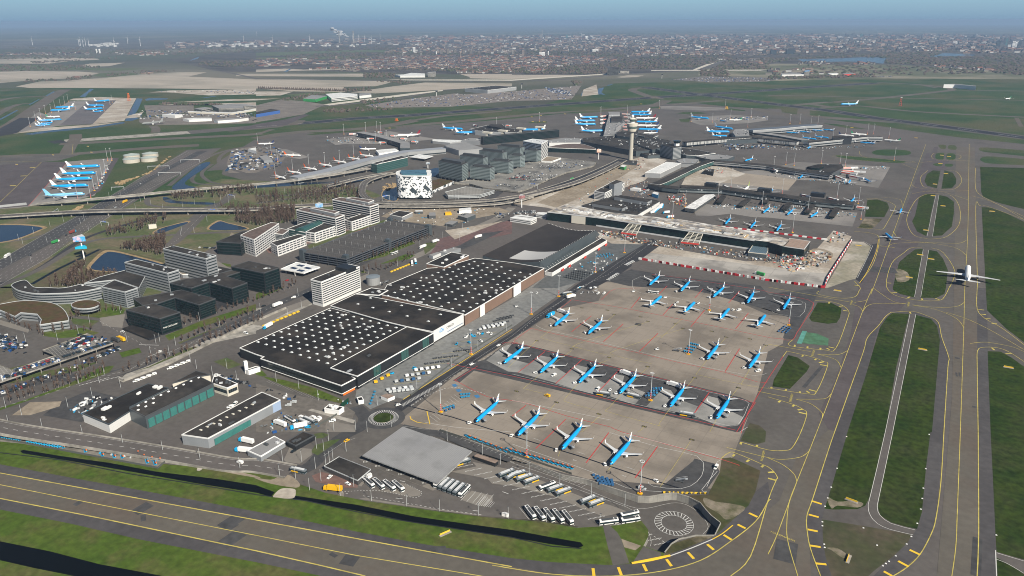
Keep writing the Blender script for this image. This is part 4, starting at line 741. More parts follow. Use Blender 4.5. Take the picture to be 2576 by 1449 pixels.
b.box((q.x,q.y,hB-1.4),(3.2,.2,.25),math.atan2(d_.y,d_.x));b.build('crown_emblem',blue,oB)
for z0,z1,s in((1.6,2.0,0),(.2,.3,0)):pass
def trim(o,lp,z0,z1,t,m,nm,edges):
 for i in edges:bandmesh(lp[i%len(lp)],lp[(i+1)%len(lp)],z0,z1,t,0).build(nm,m,o)
facade(oA,'12: 45,712','12: 858,985',2.0,2.4,.35,white,'white_trim',hA);facade(oA,'12: 858,985','12: 1000,912',2.0,2.4,.35,white,'white_trim',hA);facade(oC,'12: 1020,890','12: 1785,455',2.0,2.35,.3,white,'white_trim',hC)
facade(oA,'12: 60,717','12: 858,985',.1,1.9,.1,mat('dark_plinth',(.05,.045,.04)),'plinth',hA)
facade(oA,'12: 120,740','12: 480,861',hA-2.4,hA-1.3,.2,glassD,'window_band',hA);facade(oA,'12: 130,742','12: 820,973',3.6,4.7,.2,glassD,'window_band',hA);facade(oA,'12: 870,980','12: 985,920',.2,1.9,.3,orange,'door',hA)
for a_,c_ in(('1178,800','1250,760'),('1458,640','1530,600'),('1672,518','1735,484')):facade(oC,'12: '+a_,'12: '+c_,2.5,hC-.5,.25,glassG,'window',hC)
for k in range(10):
 u,v=1060+k*70,867-k*39.8;facade(oC,'12: %d,%d'%(u,v),'12: %d,%d'%(u+34,v-19),.2,1.9,.12,greyD,'loading_door',hC)
hE=hz(P('12: 2095,378')[0],P('12: 2105,272')[0][1])
oE,lpE,_,_=bld('cargo_warehouse','brown clad cargo warehouse with black roof and scattered white skylights beside the curved hangar','12: 2100,275 2085,262 1262,68 D: 974,717 11: 1725,1252 1880,1243 2200,1150 21: 0,1195 325,1250',hE,panelB,roofK,'warehouse',white,pw=.35,clut=10,cm=greyL)
grid(oE,sky_me,'skylight','12: 1325,80','12: 1715,172',4,'12: 1460,18',2,(0,5),(0,22),hE,'12: 1290,85 11: 1350,1420 1700,1270 2150,1180 2450,1180 2480,1240 2100,1449 12: 1760,185')
grid(oE,MT and sky_me,'skylight','12: 1865,188','12: 2085,235',2,'12: 2005,115',2,(0,3),(0,12),hE,'12: 1840,190 2110,260 21: 300,1255 50,1200 11: 2500,1200 2100,1440')
facade(oE,'12: 2252,190','12: 2295,165',.3,hE+.8,.7,white,'white_panel',hE);facade(oE,'21: 15,1445','21: 85,1400',.3,hE+.6,.7,white,'white_panel',hE)
bld('warehouse_annex','brown clad annex with black roof and thin white rim behind the brown warehouse','11: 1716,1205 1965,1090 2140,1122 1892,1240',hE+2.5,panelB,roofK,'warehouse',white,clut=4,cm=white)
bld('roof_annex','black roofed low block with glass lantern between the white office slab and the cargo halls','12: 1010,60 1160,0 1330,25 1240,75',hB+.5,panelK,roofK,'warehouse',white,clut=3)
o=empty('hangar',W(P('D: 1370,690')[0]),label='great hangar with sagging black roof and slanted slate metal flank',cat='hangar');l=o.location
zr=16;zl=13
c4=[W(p,z)for p,z in zip(P('11: 2280,1122 21: 370,797 845,868 285,1182'),(zl,zl,zr,zr))]
def hg(s,t,sag=4.5):
 a=c4[0].lerp(c4[1],t);c=c4[3].lerp(c4[2],t);q=a.lerp(c,s);q.z-=sag*math.sin(math.pi*s);return q-l
b=MB()
for i in range(16):
 for j in range(8):b.quad(hg(i/16,j/8),hg((i+1)/16,j/8),hg((i+1)/16,(j+1)/8),hg(i/16,(j+1)/8),0)
b.build('curved_roof',mat('hangar_roof',(.030,.027,.027),(.04,.036,.035),.05,brick=('pos',400,3.2,.12,(.05,.046,.044),.6)),o)
b=MB();b.quad(hg(.36,.02)+Vector((0,0,.1)),hg(.97,.03)+Vector((0,0,.1)),hg(.90,.30)+Vector((0,0,.1)),hg(.40,.33)+Vector((0,0,.1)))
b=MB()
for i in range(8):
 s0_,s1_=.38+i*.075,.38+(i+1)*.075
 b.quad(hg(s0_,.07)+Vector((0,0,.15)),hg(s1_,.07)+Vector((0,0,.15)),hg(s1_,.30)+Vector((0,0,.15)),hg(s0_,.30)+Vector((0,0,.15)))
b.build('roof_patch',mat('pale_roof_patch',(.40,.40,.40)),o)
f0,f1=W(P('21: 330,1246')[0],5)-l,W(P('21: 885,914')[0],5)-l
b=MB();b.quad(f0,f1,hg(1,1),hg(1,0));b.quad(f1,f0,hg(1,0)-Vector((0,0,.4)),hg(1,1)-Vector((0,0,.4)));b.build('slanted_flank',panelT,o)
b=MB();g=[Vector((q.x,q.y,0))for q in(hg(0,0),hg(1,0),hg(1,1),hg(0,1))]
n_=16
for i in range(n_):
 for t_ in(0,1):
  A,B=hg(i/n_,t_),hg((i+1)/n_,t_);A0,B0=Vector((A.x,A.y,0)),Vector((B.x,B.y,0))
  b.quad(*((A0,B0,B,A)if t_==0 else(B0,A0,A,B)))
b.quad(Vector((*hg(0,1).xy,0)),Vector((*hg(0,0).xy,0)),hg(0,0),hg(0,1));b.quad(Vector((*hg(1,0).xy,0)),Vector((*hg(1,1).xy,0)),hg(1,1),hg(1,0));b.build('end_wall',panelT,o)
bl=MB()
for k in range(26):
 f=k/25;A=(f0.lerp(f1,f));t=A+(f0-hg(1,0)).normalized()*6;t.z=2.0;bl=MB();bl.bar(A,t,.22,0);bl.build('strut',greyL,o)
b=MB()
for k in range(34):
 q=hg(k/34,.995);b.cyl(q.x,q.y,q.z,q.z+.6,.35,n=6);q=hg(.99,k/34);b.cyl(q.x,q.y,q.z,q.z+.6,.3,n=6)
b.build('roof_vents',white,o,kind='stuff')
oh,lph,hh_,_=bld('hangar_annex','low dark roofed lean-to with white loading front along the hangar flank','21: 330,1290 900,950 955,972 410,1328','21: 412,1328 412,1322',panelW,roofD,'warehouse',white,clut=0)if False else bld('hangar_annex','low dark roofed lean-to with white loading front along the hangar flank','21: 330,1285 900,945 957,970 405,1300',4.2,panelW,roofD,'warehouse',white)
for k,(u,v)in enumerate(((500,1252),(570,1215),(725,1128),(865,1046),(935,1003))):facade(oh,'21: %d,%d'%(u,v),'21: %d,%d'%(u+22,v-13),.3,3.2,.3,red,'door',4.2)
o,lp,h,_=bld('office_slab','tall white clad office slab with dark ribbon windows beside the cargo hall','11: 550,1365 655,1392 1042,1235 938,1210','12: 690,192 11: 655,1392',panelW,roofD,par=white,floors=10,wm=glassD,z0=3,wh=.42,clut=2)
b=MB();q=rel(o,'11: 905,1265',h);b.prism(inset(lp,4)[:0]or[(q[0]-9,q[1]-7),(q[0]+9,q[1]-7),(q[0]+9,q[1]+7),(q[0]-9,q[1]+7)],h,h+4,0,0);b.build('plant_room',panelK,o)
def park(label,s,h,deck,fac,nl,cat='car park',rail=None,edges=None):
 if isinstance(h,str):q=P(h);h=hz(q[0],q[1][1])
 p=roofpts(s,h);cx,cy=sum(q[0]for q in p)/len(p),sum(q[1]for q in p)/len(p);lp=[(x-cx,y-cy)for x,y in p]
 o=empty('parking_garage',(cx,cy,0),label=label,cat=cat)
 for k in range(1,nl+1):
  z=h*k/nl;b=MB();b.prism(lp,z-.35,z,0,1 if k==nl else 0,True);b.build('deck',[fac,deck],o)
  n=len(lp)
  for i in range(n):
   if math.dist(lp[i],lp[(i+1)%n])>3:bandmesh(lp[i],lp[(i+1)%n],z,z+.9,.1,0).build('railing',rail or fac,o)
 b=MB();ins=inset(lp,5);b.prism(ins,0,h-.4,0,0);b.build('inner_wall',greyD,o)
 for i in range(len(lp)):
  a,c=Vector(lp[i]),Vector(lp[(i+1)%len(lp)]);nn=int((c-a).length//14)
  for k in range(nn+1):
   q=a.lerp(c,k/max(nn,1));b=MB();b.box((q.x,q.y,0),(.5,.5,h));b.build('column',fac,o)
 return o,lp,h
o,lp,h=park('large black topped multi-storey car park with blue rails and white bay lines','11: 450,1092 905,1165 1760,832 1345,772','11: 1760,908 1760,832',parkK,greyD,4,rail=mat('dark_rail',(.08,.09,.11)))
for s in('11: 905,1145','11: 1330,985','11: 1735,840','11: 470,1090','11: 1350,770'):
 q=rel(o,s,h);b=MB();b.box((q[0],q[1],0),(7,6,h+4));b.build('stair_tower',panelT,o)
for k in range(34):
 i,j=k%5,k//5;u=(j+.5)/7;v=(i+.5)/5;q=Vector(lp[0]).lerp(Vector(lp[1]),u);r_=Vector(lp[3]).lerp(Vector(lp[2]),u);q=q.lerp(r_,v)
 b=MB();b.bar((q.x,q.y,h),(q.x,q.y,h+5),.12);b.build('lamp_post',galv,o)
park('low two level steel car park with a hollow core beside the patterned hotel','11: 1900,487 2110,432 2400,470 2250,515 1930,520','11: 1925,558 1925,520',parkM,galv,3)
park('broad flat concrete car park deck in front of the grey office towers','B: 560,1160 330,1095 60,1085 350,1030 700,1060 770,940 1110,850 1300,740 1560,720 1900,650 2510,720 2460,790 2000,900 1700,1010 1340,1180 1170,1230','B: 1170,1262 1170,1232',parkM,conW,2)
o,lp,h=park('concrete two level car park full of dark cars at the left edge','02: -300,1040 0,955 1140,562 1040,530 880,462 430,630 560,682 120,832 0,775 -300,860',4.5,parkM,conW,1)
gridW=mat('cladding_grid',(.74,.74,.75),rough=.4);g1=dict(par=white,wm=glassK)
def off(lab,s,h,fl,wall=panelW,wm=glassD,**k):return bld(k.pop('name','office_building'),lab,s,h,wall,k.pop('roofm',roofD),par=k.pop('par',white),floors=fl,wm=wm,**k)
br=mat('roof_brown',(.10,.075,.065),(.13,.10,.09),.1)
glassW=mat('glass_grid',(.025,.032,.04),rough=.15,co='uv',brick=('uv',7.2,30,.7,(.62,.62,.63),.95));glassL=mat('glass_louvre',(.02,.025,.032),rough=.2)
off('tall white slab with brown roof and dark louvred end, rearmost of the white offices','11: 768,560 1145,632 1232,606 855,537','11: 1145,815 1145,632',8,wm=glassL,wh=.6,roofm=br,clut=2)
off('tall white slab with brown roof and louvred end, in front of the rearmost white slab','11: 404,664 800,748 890,716 490,640','11: 800,930 800,748',8,wm=glassL,wh=.6,roofm=br,clut=2)
off('brown topped grey penthouse block on the rear white slab','11: 905,545 1130,590 1188,567 965,535','11: 1130,800 1130,592',0,wall=panelG,roofm=br);off('brown topped grey penthouse block on the front white slab','11: 545,645 790,700 838,680 600,640','11: 790,915 790,702',0,wall=panelG,roofm=br)
off('white framed four storey wing under the rear white slab','11: 890,765 962,785 1148,722 1065,702','11: 962,878 962,785',4,wm=glassW,wh=.7);off('white framed four storey wing under the front white slab','11: 500,885 590,898 795,828 690,795','11: 590,1000 590,898',4,wm=glassW,wh=.7)
o,lp,h,_=off('grey roofed wing with a barrel glass atrium between the white offices','11: 315,855 500,892 690,822 500,785','11: 500,985 500,892',4,wall=panelG,wm=glassG,wh=.7)
b=MB();A,B=Vector(rel(o,'11: 445,880',h)),Vector(rel(o,'11: 640,800',h));d=(B-A).normalized();nn=Vector((-d.y,d.x,0))
for i in range(6):
 t0,t1=math.pi*i/6,math.pi*(i+1)/6;f=lambda t:nn*9*math.cos(t)+Vector((0,0,5*math.sin(t)))
 b.quad(A+f(t0),B+f(t0),B+f(t1),A+f(t1))
for e_ in(A,B):b.face([e_+f(math.pi*i/6)for i in range(7)])
b.build('glass_atrium',glassG,o)
off('white office block with dark grid windows, left of the multi-storey car park','01: 2418,920 11: -20,965 230,800 150,792 01: 2520,870','11: -20,1110 -20,940',7,wm=glassW,wh=.7,roofm=br);off('round fronted brown roofed office tower between white office wings','11: 155,878 180,900 270,912 330,870 260,852','11: 250,1000 250,908',6,wall=panelG,wh=.55,roofm=br,minlen=2)
off('white framed low front wing beside the petrol station','11: 145,992 212,1030 500,925 425,910','11: 215,1130 215,1028',4,wm=glassW,wh=.7)
off('black glass office block with wooden forecourt behind the white offices','01: 2175,985 2420,1000 11: 5,870 01: 2440,880','01: 2200,1110 2190,985',4,wall=panelK,wm=glassK,wh=.75,par=greyD)
off('long grey aluminium office slab with ribbon windows behind the pond','01: 1640,1055 2070,1155 2175,1122 1745,1025','01: 2075,1400 2070,1155',8,wall=panelG,wh=.38,par=galv,clut=6)
off('grey aluminium slab with solar panels on its roof in the office park','01: 1252,1192 1685,1302 1800,1268 1372,1162','02: 1705,60 01: 1690,1302',7,wall=panelG,wh=.38,par=galv,clut=5)
off('grey office wing with window bands joining the curved building','01: 850,1402 1160,1368 1400,1449 1480,1300 1340,1250 1000,1340','02: 1010,110 01: 1000,1449',6,wall=panelG,wh=.4,par=galv)
off('square ended grey aluminium office slab at the car park corner','02: 1020,-10 01: 1150,1370 1385,1449 02: 1255,42','02: 1300,205 1260,42',7,wall=panelG,wh=.38,par=galv)
arc_o=sm(P('02: 110,-25 180,25 360,58 560,56 780,44 1015,0'),4);arc_i=sm(P('01: 850,1402 640,1449 02: 450,-5 01: 340,1440 250,1370 110,1412'),4)
off('long curved grey office building with ribbon windows at the left edge',arc_o+arc_i[1:-1],'02: 560,165 560,56',4,wall=panelG,wh=.45,par=galv,minlen=2,mg=0,clut=5)
off('low sedum roofed pavilion with curved courtyard in front of the curved office',sm(P('02: -300,230 0,165 250,128 520,150 640,215 690,300 690,330'),3)+P('02: 400,372 415,320 370,265 210,250 150,290 0,225 -300,300'),'02: 430,445 430,370',2,wall=panelG,roofm=sedum,par=galv,wh=.35,minlen=5,mg=.2)
p_=P('02: 860,165')[0];c_=W(p_,8)
el=[proj((c_.x+17*math.cos(6.2832*k/20),c_.y+12*math.sin(6.2832*k/20),8))for k in range(20)]
off('oval sedum roofed pavilion on columns beside the curved office',el,8,1,wall=panelG,roofm=sedum,par=galv,wh=.5,minlen=1,mg=0,base=4,z0=.5)
def blk(lab,s,h,fl,**k):return off(lab,s,h,fl,wall=panelK,wm=glassK,par=greyD,wh=.7,name='black_office',**k)
o,lp,h,_=blk('black glass office block with white rooftop lettering at the street corner','F: 48,540 330,615 500,560 275,488','F: 345,752 333,615',5,clut=2)
a_,c_=W(P('F: 333,615')[0],h),W(P('F: 500,560')[0],h);A_=(a_.x-o.location.x,a_.y-o.location.y);C_=(c_.x-o.location.x,c_.y-o.location.y)
wall_text(o,'THE OUTLOOK',2.2,white,A_,C_,.42,6.5,.4)
blk('black glass office arm with open paved roof joined behind the lettered block','F: 110,447 510,375 795,448 655,500 455,440 290,495 190,505','F: 662,622 655,500',6,clut=4)
blk('H shaped black glass office with glazed courtyard in the middle of the row','F: 412,318 540,285 700,268 940,212 1010,222 885,262 1060,315 930,362 740,310 590,360','F: 950,508 930,362',6,clut=5)
blk('low black office wing with dark rooftop ducts behind the H shaped office','F: 695,228 830,182 935,205 800,250','F: 700,270 695,228',3,clut=5)
blk('tallest black glass office block at the end of the black office row','F: 925,180 1070,135 1325,190 1195,235','F: 1210,408 1195,235',7,clut=3)
bld('entrance_plinth','low black stepped plinth in front of the black office row','F: 20,692 140,655 335,745 240,780',2,panelK,roofK,'building')
gr('F: 500,570 660,620 800,560 830,520 930,510 780,440 500,560',asphN,0,'paving',7)
o,lp,h,_=bld('entrance_rotunda','small brown topped rotunda with blue lettering between the grey slabs',sm(P('F: 492,205 530,225 600,232 603,240 520,246 488,225'),3,True),'F: 560,275 560,246',panelG,sandD,'building',white)
a_,c_=W(P('F: 530,243')[0],h),W(P('F: 600,238')[0],h);wall_text(o,'SAMSUNG',2.2,MT.get('sam')or mat('sam',(.02,.06,.35)),(a_.x-o.location.x,a_.y-o.location.y),(c_.x-o.location.x,c_.y-o.location.y),.5,h-1.6,.6)
for s,m_ in(('02: 700,190 750,120 990,180 1040,250 1250,225 1240,265 1000,300 740,270',grassB),('02: 430,450 620,440 820,400 1000,450 900,485 600,505 430,480',grassB),('02: 0,320 130,360 300,420 280,450 100,400 0,370',pave),('02: 1000,300 1260,260 1230,400 1030,380',pave),('01: 1880,1150 2180,1170 2330,1260 2200,1230 1900,1230',pave),('11: -250,890 0,1000 -100,1060 -300,1000',sandD),('11: 520,1020 900,880 1300,760 1330,772 900,910 540,1060',MT['grass_strip'])):gr(s,m_,0,'paving' if m_ is pave else 'grass_patch',7)
hH=hz(P('11: 1590,560')[0],P('11: 1590,325')[0][1])
hot=sm(P('11: 1408,298 1425,275 1500,268 1740,264 1757,285 1765,315 1700,325 1450,322'),4,True)
pat=bpy.data.materials.new('diamond_facade');pat.use_nodes=True;n_=pat.node_tree;bs=n_.nodes['Principled BSDF'];bs.inputs['Roughness'].default_value=.35
tc=n_.nodes.new('ShaderNodeTexCoord');mp=n_.nodes.new('ShaderNodeMapping');mp.inputs['Rotation'].default_value=(0,0,.785);n_.links.new(tc.outputs['UV'],mp.inputs[0])
outs=[]
for sc,lo in((.5,.74),(.16,.80)):
 vm=n_.nodes.new('ShaderNodeVectorMath');vm.operation='SCALE';vm.inputs[3].default_value=sc;n_.links.new(mp.outputs[0],vm.inputs[0])
 fl_=n_.nodes.new('ShaderNodeVectorMath');fl_.operation='FLOOR';n_.links.new(vm.outputs[0],fl_.inputs[0])
 wn=n_.nodes.new('ShaderNodeTexWhiteNoise');wn.noise_dimensions='2D';n_.links.new(fl_.outputs[0],wn.inputs['Vector'])
 gt=n_.nodes.new('ShaderNodeMath');gt.operation='GREATER_THAN';gt.inputs[1].default_value=lo;n_.links.new(wn.outputs['Value'],gt.inputs[0]);outs.append(gt)
mx=n_.nodes.new('ShaderNodeMath');mx.operation='MAXIMUM';n_.links.new(outs[0].outputs[0],mx.inputs[0]);n_.links.new(outs[1].outputs[0],mx.inputs[1])
mi=n_.nodes.new('ShaderNodeMix');mi.data_type='RGBA';mi.inputs[6].default_value=(.78,.79,.8,1);mi.inputs[7].default_value=(.05,.065,.075,1);n_.links.new(mx.outputs[0],mi.inputs[0]);n_.links.new(mi.outputs[2],bs.inputs['Base Color'])
o,lp,h,_=bld('hotel','round cornered white hotel tower covered in a dark diamond window pattern',hot,hH,pat,roofW,'hotel',white,base=3)
q=inset(lp,8);b=MB();b.prism(q,h,h+2.5,0,0);b.build('roof_pool_glass',mat('atrium_glass',(.06,.14,.18),rough=.15),o)
b=MB();b.prism(inset(lp,3),0,3,0,0);b.build('glass_base',glassK,o)
o,lp,h,_=bld('hotel_annex','wedge shaped hotel annex with brown roof and white diamond pattern walls','11: 1768,370 1850,350 1992,372 1860,430 1772,470','11: 1772,500 1772,470',pat,sedum,'hotel')
stripe=mat('grey_spandrel',(.21,.25,.26),(.18,.215,.225),.1,rough=.4,co='obj');gl2=mat('glass_teal',(.035,.055,.055),rough=.15,co='uv',brick=('uv',1.8,30,.25,(.16,.18,.18),.8))
def tower(lab,s,h,fl,legs=True,bs=4.5):
 o,lp,h,c=off(lab,s,h,fl,wall=stripe,wm=gl2,par=greyD,wh=.5,base=bs,z0=.2,clut=0,name='office_tower')
 b=MB();b.prism(inset(lp,5),h,h+4,0,0);b.build('plant_room',greyD,o);b=MB();b.prism(inset(lp,6),0,bs,0,0);b.build('core',greyD,o)
 for i in range(4):
  a,c2=Vector(inset(lp,1.5)[i]),Vector(inset(lp,1.5)[(i+1)%4]);n=max(2,int((c2-a).length//9))
  for k in range(n):
   q=a.lerp(c2,(k+.5)/n);d=(c2-a).normalized()*2;b=MB();b.bar((q.x,q.y,.2),(q.x+d.x,q.y+d.y,bs),.4);b.bar((q.x,q.y,.2),(q.x-d.x,q.y-d.y,bs),.4);b.build('leg',cream,o)
T_=(('leftmost tall grey banded tower, next to the patterned hotel','11: 1835,170 2075,210 2135,183 1895,148','11: 2080,392 2075,210',10),('second tall grey banded tower of the rear row','B: 165,602 575,652 650,628 245,583','B: 600,925 575,652',11),('third tall grey banded tower of the rear row','B: 500,517 905,562 975,542 590,500','B: 920,815 905,562',11),('rearmost tall grey banded tower beside the white terraced office','B: 815,437 1205,477 1278,458 885,420','B: 1215,740 1205,477',11),('nearest front grey banded tower on V shaped legs','B: 343,792 690,822 762,798 420,775','B: 700,1068 690,822',8),('second front grey banded tower, with dark glass stair strip','B: 685,692 1010,717 1086,697 762,678','B: 1012,955 1010,717',8),('third front grey tower with a white stair fin','B: 1000,602 1210,614 1286,600 1080,590','B: 1215,845 1210,614',8),('farthest front grey tower with a white stair fin','B: 1290,512 1490,528 1562,512 1362,502','B: 1485,750 1490,528',8))
for a in T_:tower(*a)
bld('terraced_office','white office with black banded angular walls beside the station','B: 1250,362 1460,400 1568,418 1680,352 1420,325','B: 1582,692 1568,418',white,greyL,par=white,floors=11,wm=glassL,wh=.5,clut=6)
hK=hz(P('B: 575,430')[0],P('B: 572,290')[0][1])
o,lp,h,_=off('long black glazed office bar crossed by white stair towers behind the grey towers','B: 527,283 572,292 1875,168 1815,158','B: 575,430 572,292',6,wall=panelK,wm=glassK,par=greyD,wh=.6,name='office_bar')
for s in('B: 915,235','B: 1228,195','B: 1545,172','B: 650,268'):
 q=rel(o,s,h);b=MB();b.box((q[0],q[1]-2,0),(6,8,h+6));b.box((q[0],q[1]-2,h+6),(24,10,3.5));b.build('stair_tower',cream,o)
bld('arched_hall','pale grey ribbed hall left of the grey towers','B: -60,470 152,522 575,482 330,405 -60,430','B: 158,605 152,522',silver,roofG,'hall');bld('arched_hall','small silver hall behind the pale ribbed hall','B: -300,360 0,390 212,362 190,345 -300,330','B: 0,430 0,388',silver,roofW,'hall')
bld('terminal_building','silver barrel sided terminal wing left of the black office bar','B: 200,345 520,370 520,315 340,310',9,silver,roofG,'terminal',clut=3)
bld('station_hall','wide brown roofed station hall with dark glass front',sm(P('B: 1680,462 1850,425 2080,405 2300,420 2500,490'),4)+P('B: 2500,505 1690,475'),'B: 1700,545 1700,470',glassK,br,'station',white);bld('terminal_building','long white ledge roofed terminal front with round windows','B: 1680,345 1960,305 2480,325 2450,385 1700,390',8,panelW,roofG,'terminal',clut=10)
bld('plaza_block','low white rimmed block with sandy roof at the foot of the terraced office','B: 1565,700 1660,625 1905,650 1740,712',6,white,sandD,'building',white)
for lab,s,h,c in(('wide dark flat terminal roof left of the control tower','A: -300,740 300,690 900,880 870,950 620,965 -300,800',12,12),('dark terminal hall roof right of the control tower, strewn with machinery','A: 600,720 760,740 1240,840 1040,900 900,940 580,830',15,14),('black parapet terminal block at the foot of the pier','A: 285,640 660,600 640,690 600,740 290,700',18,6),('long green edged terminal roof behind the machinery','A: 760,700 960,740 1220,790 1180,820 980,790 760,735',12,3),('dark roofed lounge block with a white gable beside the old tower','A: 1380,900 1540,920 1980,1000 1700,1040 1480,1030 1350,1000',9,6),('slate roofed departure hall joined to the new walkway','A: 1700,1035 2050,1020 2310,1050 2200,1100 1900,1110 1640,1060',8,5),('pale metal roofed hall in front of the old tower building','A: 1300,1120 1440,1085 1700,1100 1640,1180 1380,1170',8,4),('small black block at the foot of the control tower','A: 380,1150 400,1115 640,1130 630,1170',5,2),('purple edged low block left of the old tower building','A: 705,1000 900,975 1030,1030 820,1040',7,3),('white gabled pier root building','A: 640,640 780,670 1000,700 900,735 640,690',8,2)):
 bld('terminal_roof',lab,s,h,panelT if 'pale' not in lab else silver,roofG if 'pale' in lab or 'slate' in lab else roofD,'terminal',par=white if 'white' in lab else greyD,clut=c)
o,lp,h,_=off('grey banded office block carrying the old small control cab','A: 1040,850 1255,905 1400,885 1240,830','A: 1255,1112 1255,905',9,wall=panelT,wm=mat('pale_band',(.35,.36,.37),rough=.4),wh=.4,par=greyD,name='old_tower_building')
q=rel(o,'A: 1315,870',h);b=MB();b.cyl(q[0],q[1],h,h+6,6,6,8);b.build('cab_base',white,o);b=MB();b.cyl(q[0],q[1],h+6,h+11,6.5,9,8);b.build('control_cab',glassK,o)
hW=hz(P('A: 1032,1425')[0],P('A: 1032,1345')[0][1])
o,lp,h,_=bld('white_hall','white roofed hall with ribbed grey sides beside the sandy building site','A: 775,1330 1140,1150 1392,1172 1032,1345','A: 1032,1428 1032,1345',silver,roofW,'hall',white)
base=W(P('D: 1586,402')[0],.4);o=empty('control_tower',(base.x,base.y,0),label='tall pale concrete control tower with glazed cab and white radome',cat='control tower')
def lat(nm,prof,m,n=24):
 b=MB()
 for(z0,r0),(z1,r1)in zip(prof[:-1],prof[1:]):b.cyl(0,0,z0,z1,r0,r1,n,0,(z1,r1)==prof[-1])
 return b.build(nm,m,o,smooth=False)
lat('shaft',[(0,4.9),(60,4.2),(63,4.2)],mat('tower_concrete',(.42,.40,.35),(.37,.35,.31),.2,co='obj'));lat('lower_deck',[(62.5,5),(63,9),(69,10.5)],cream);lat('lower_windows',[(69,10.5),(74,11.3)],mat('cab_glass',(.02,.06,.05),rough=.1,brick=('uv',1.5,9,.15,(.3,.32,.3),.7)))
lat('upper_deck',[(74,11.6),(80,12.4),(80.5,9)],cream);lat('neck',[(80.5,5),(84,5)],greyL);lat('cab',[(84,5.5),(89,6.5)],MT['cab_glass']);lat('cab_roof',[(89,7),(90.5,6),(92,3)],cream)
b=MB();n=12
rings=[[(3.2*math.sin(math.pi*i/8)*math.cos(6.2832*k/n),3.2*math.sin(math.pi*i/8)*math.sin(6.2832*k/n),95-3.2*math.cos(math.pi*i/8))for k in range(n)]for i in range(9)];b.loft(rings,cap=False);b.build('radome',white,o,smooth=True)
def hall(name,lab,s,wd,h,z0=0,wall=silver,roofm=roofD,cat='pier',wm=None,legs=0,ledge=None,uph=None,win=None):
 q=[W(p,h)for p in P(s)];L_,R_=[],[]
 for i in range(len(q)):
  d=(q[min(i+1,len(q)-1)]-q[max(i-1,0)]);d.z=0;d.normalize();nn=Vector((-d.y,d.x,0))*wd/2;L_.append(q[i]+nn);R_.append(q[i]-nn)
 pts=ccw([(v.x,v.y)for v in R_+L_[::-1]]);c=q[0]
 o=empty(name,(c.x,c.y,0),label=lab,cat=cat);lp=[(x-c.x,y-c.y)for x,y in pts]
 b=MB();b.prism(lp,z0,h,0,0,z0>0);b.build('wall',wall,o);b=MB();b.prism(inset(lp,-.5),h,h+.6,1 if ledge else 0,0,True);b.build('roof',[roofm,ledge or roofm],o)
 if win:
  for i in range(len(lp)):
   a_,c_=lp[i],lp[(i+1)%len(lp)]
   if math.dist(a_,c_)>12:bandmesh(a_,c_,z0+(h-z0)*win[0],z0+(h-z0)*win[1],.15,.5).build('window_band',wm or glassD,o)
 if legs:
  for i in range(len(q)-1):
   n=max(1,int((q[i+1]-q[i]).length//legs))
   for k in range(n):
    p=q[i].lerp(q[i+1],(k+.5)/n)-c;b=MB();b.box((p.x,p.y,0),(wd*.6,.8,z0));b.build('support',greyL,o)
 return o,lp
hall('pier','long dark roofed pier with glass sides crossing the middle right','21: 1690,430 2130,445 2576,510 31: 0,500 400,560 860,600',26,9,2,wall=mat('pier_wall',(.20,.235,.25),(.15,.17,.18),.1,rough=.3,brick=('pos',3,3,.1,(.1,.11,.12),.5)),win=(.45,.85))
for s,l in(('21: 2005,430','black cabin on the pier roof nearest the terminal'),('21: 2540,485','black cabin in the middle of the pier roof'),('31: 500,530','black cabin near the far end of the pier roof')):
 q=W(P(s)[0],9);b=MB();b.box((0,0,0),(22,14,6));b2=empty('roof_cabin',(q.x,q.y,9.6),label=l,cat='roof cabin');b.build('walls',panelK,b2);b=MB();b.box((4,0,6),(7,6,1.2));b.build('roof_unit',greyD,b2)
for s,l in(('21: 2130,520 2080,590','dark covered gate stair below the pier, nearest the building site'),('21: 2380,550 2300,620','dark covered gate stair below the pier, second from the left'),('21: 2540,590 2576,540','dark covered gate stair below the pier, middle one'),('31: 220,590 160,660','dark covered gate stair below the pier, left of the parked white vans'),('31: 450,610 390,690','dark covered gate stair below the pier, right of the white vans'),('31: 700,640 640,730','dark covered gate stair below the pier, farthest right')):
 hall('gate_walkway',l,s,8,5,2.5,wall=glassK,roofm=roofD,cat='walkway',legs=10)
hall('pier_connector','grey angular connector between the white hall and the pier','21: 1405,400 1540,430 1690,445',20,9,3,wall=panelT,legs=20);hall('glass_walkway','long glass walled walkway climbing past the white hall','21: 1440,405 1500,385 1850,220 2010,165',18,10,3,wall=glassG,legs=16,ledge=white)
hall('pier','grey clad pier on stilts running towards the pier head','21: 2010,168 2300,190 2576,215 31: 0,215 300,265 640,310',18,10,4,wall=silver,legs=18,win=(.4,.7));bld('pier_building','dark hexagonal pier head with angled glass cabin','31: 380,235 500,205 740,205 760,240 640,300 400,270',11,panelT,roofD,'pier',greyD,clut=6);bld('pier_cabin','black glass cabin on the pier head roof','31: 395,228 500,208 565,222 520,245 440,240',15,glassK,roofK,'roof cabin')
hall('steel_walkway','white topped open steel frame building under construction on the apron','21: 1790,650 1990,520 2040,520',16,7,2.5,wall=greyD,roofm=mat('white_membrane',(.75,.75,.75),(.45,.45,.45),.2),cat='construction',legs=8)
hall('pier','long white edged pier, nearer arm of the forked pier','C: 1390,560 1900,510 2400,455 30: 1140,1375',20,12,3,wall=silver,ledge=white,win=(.3,.6));hall('pier','long white edged pier, farther arm of the forked pier','C: 420,340 900,310 1300,270 1610,255',30,14,3,wall=silver,roofm=mat('blue_grey_roof',(.10,.12,.15)),ledge=white,win=(.2,.5))
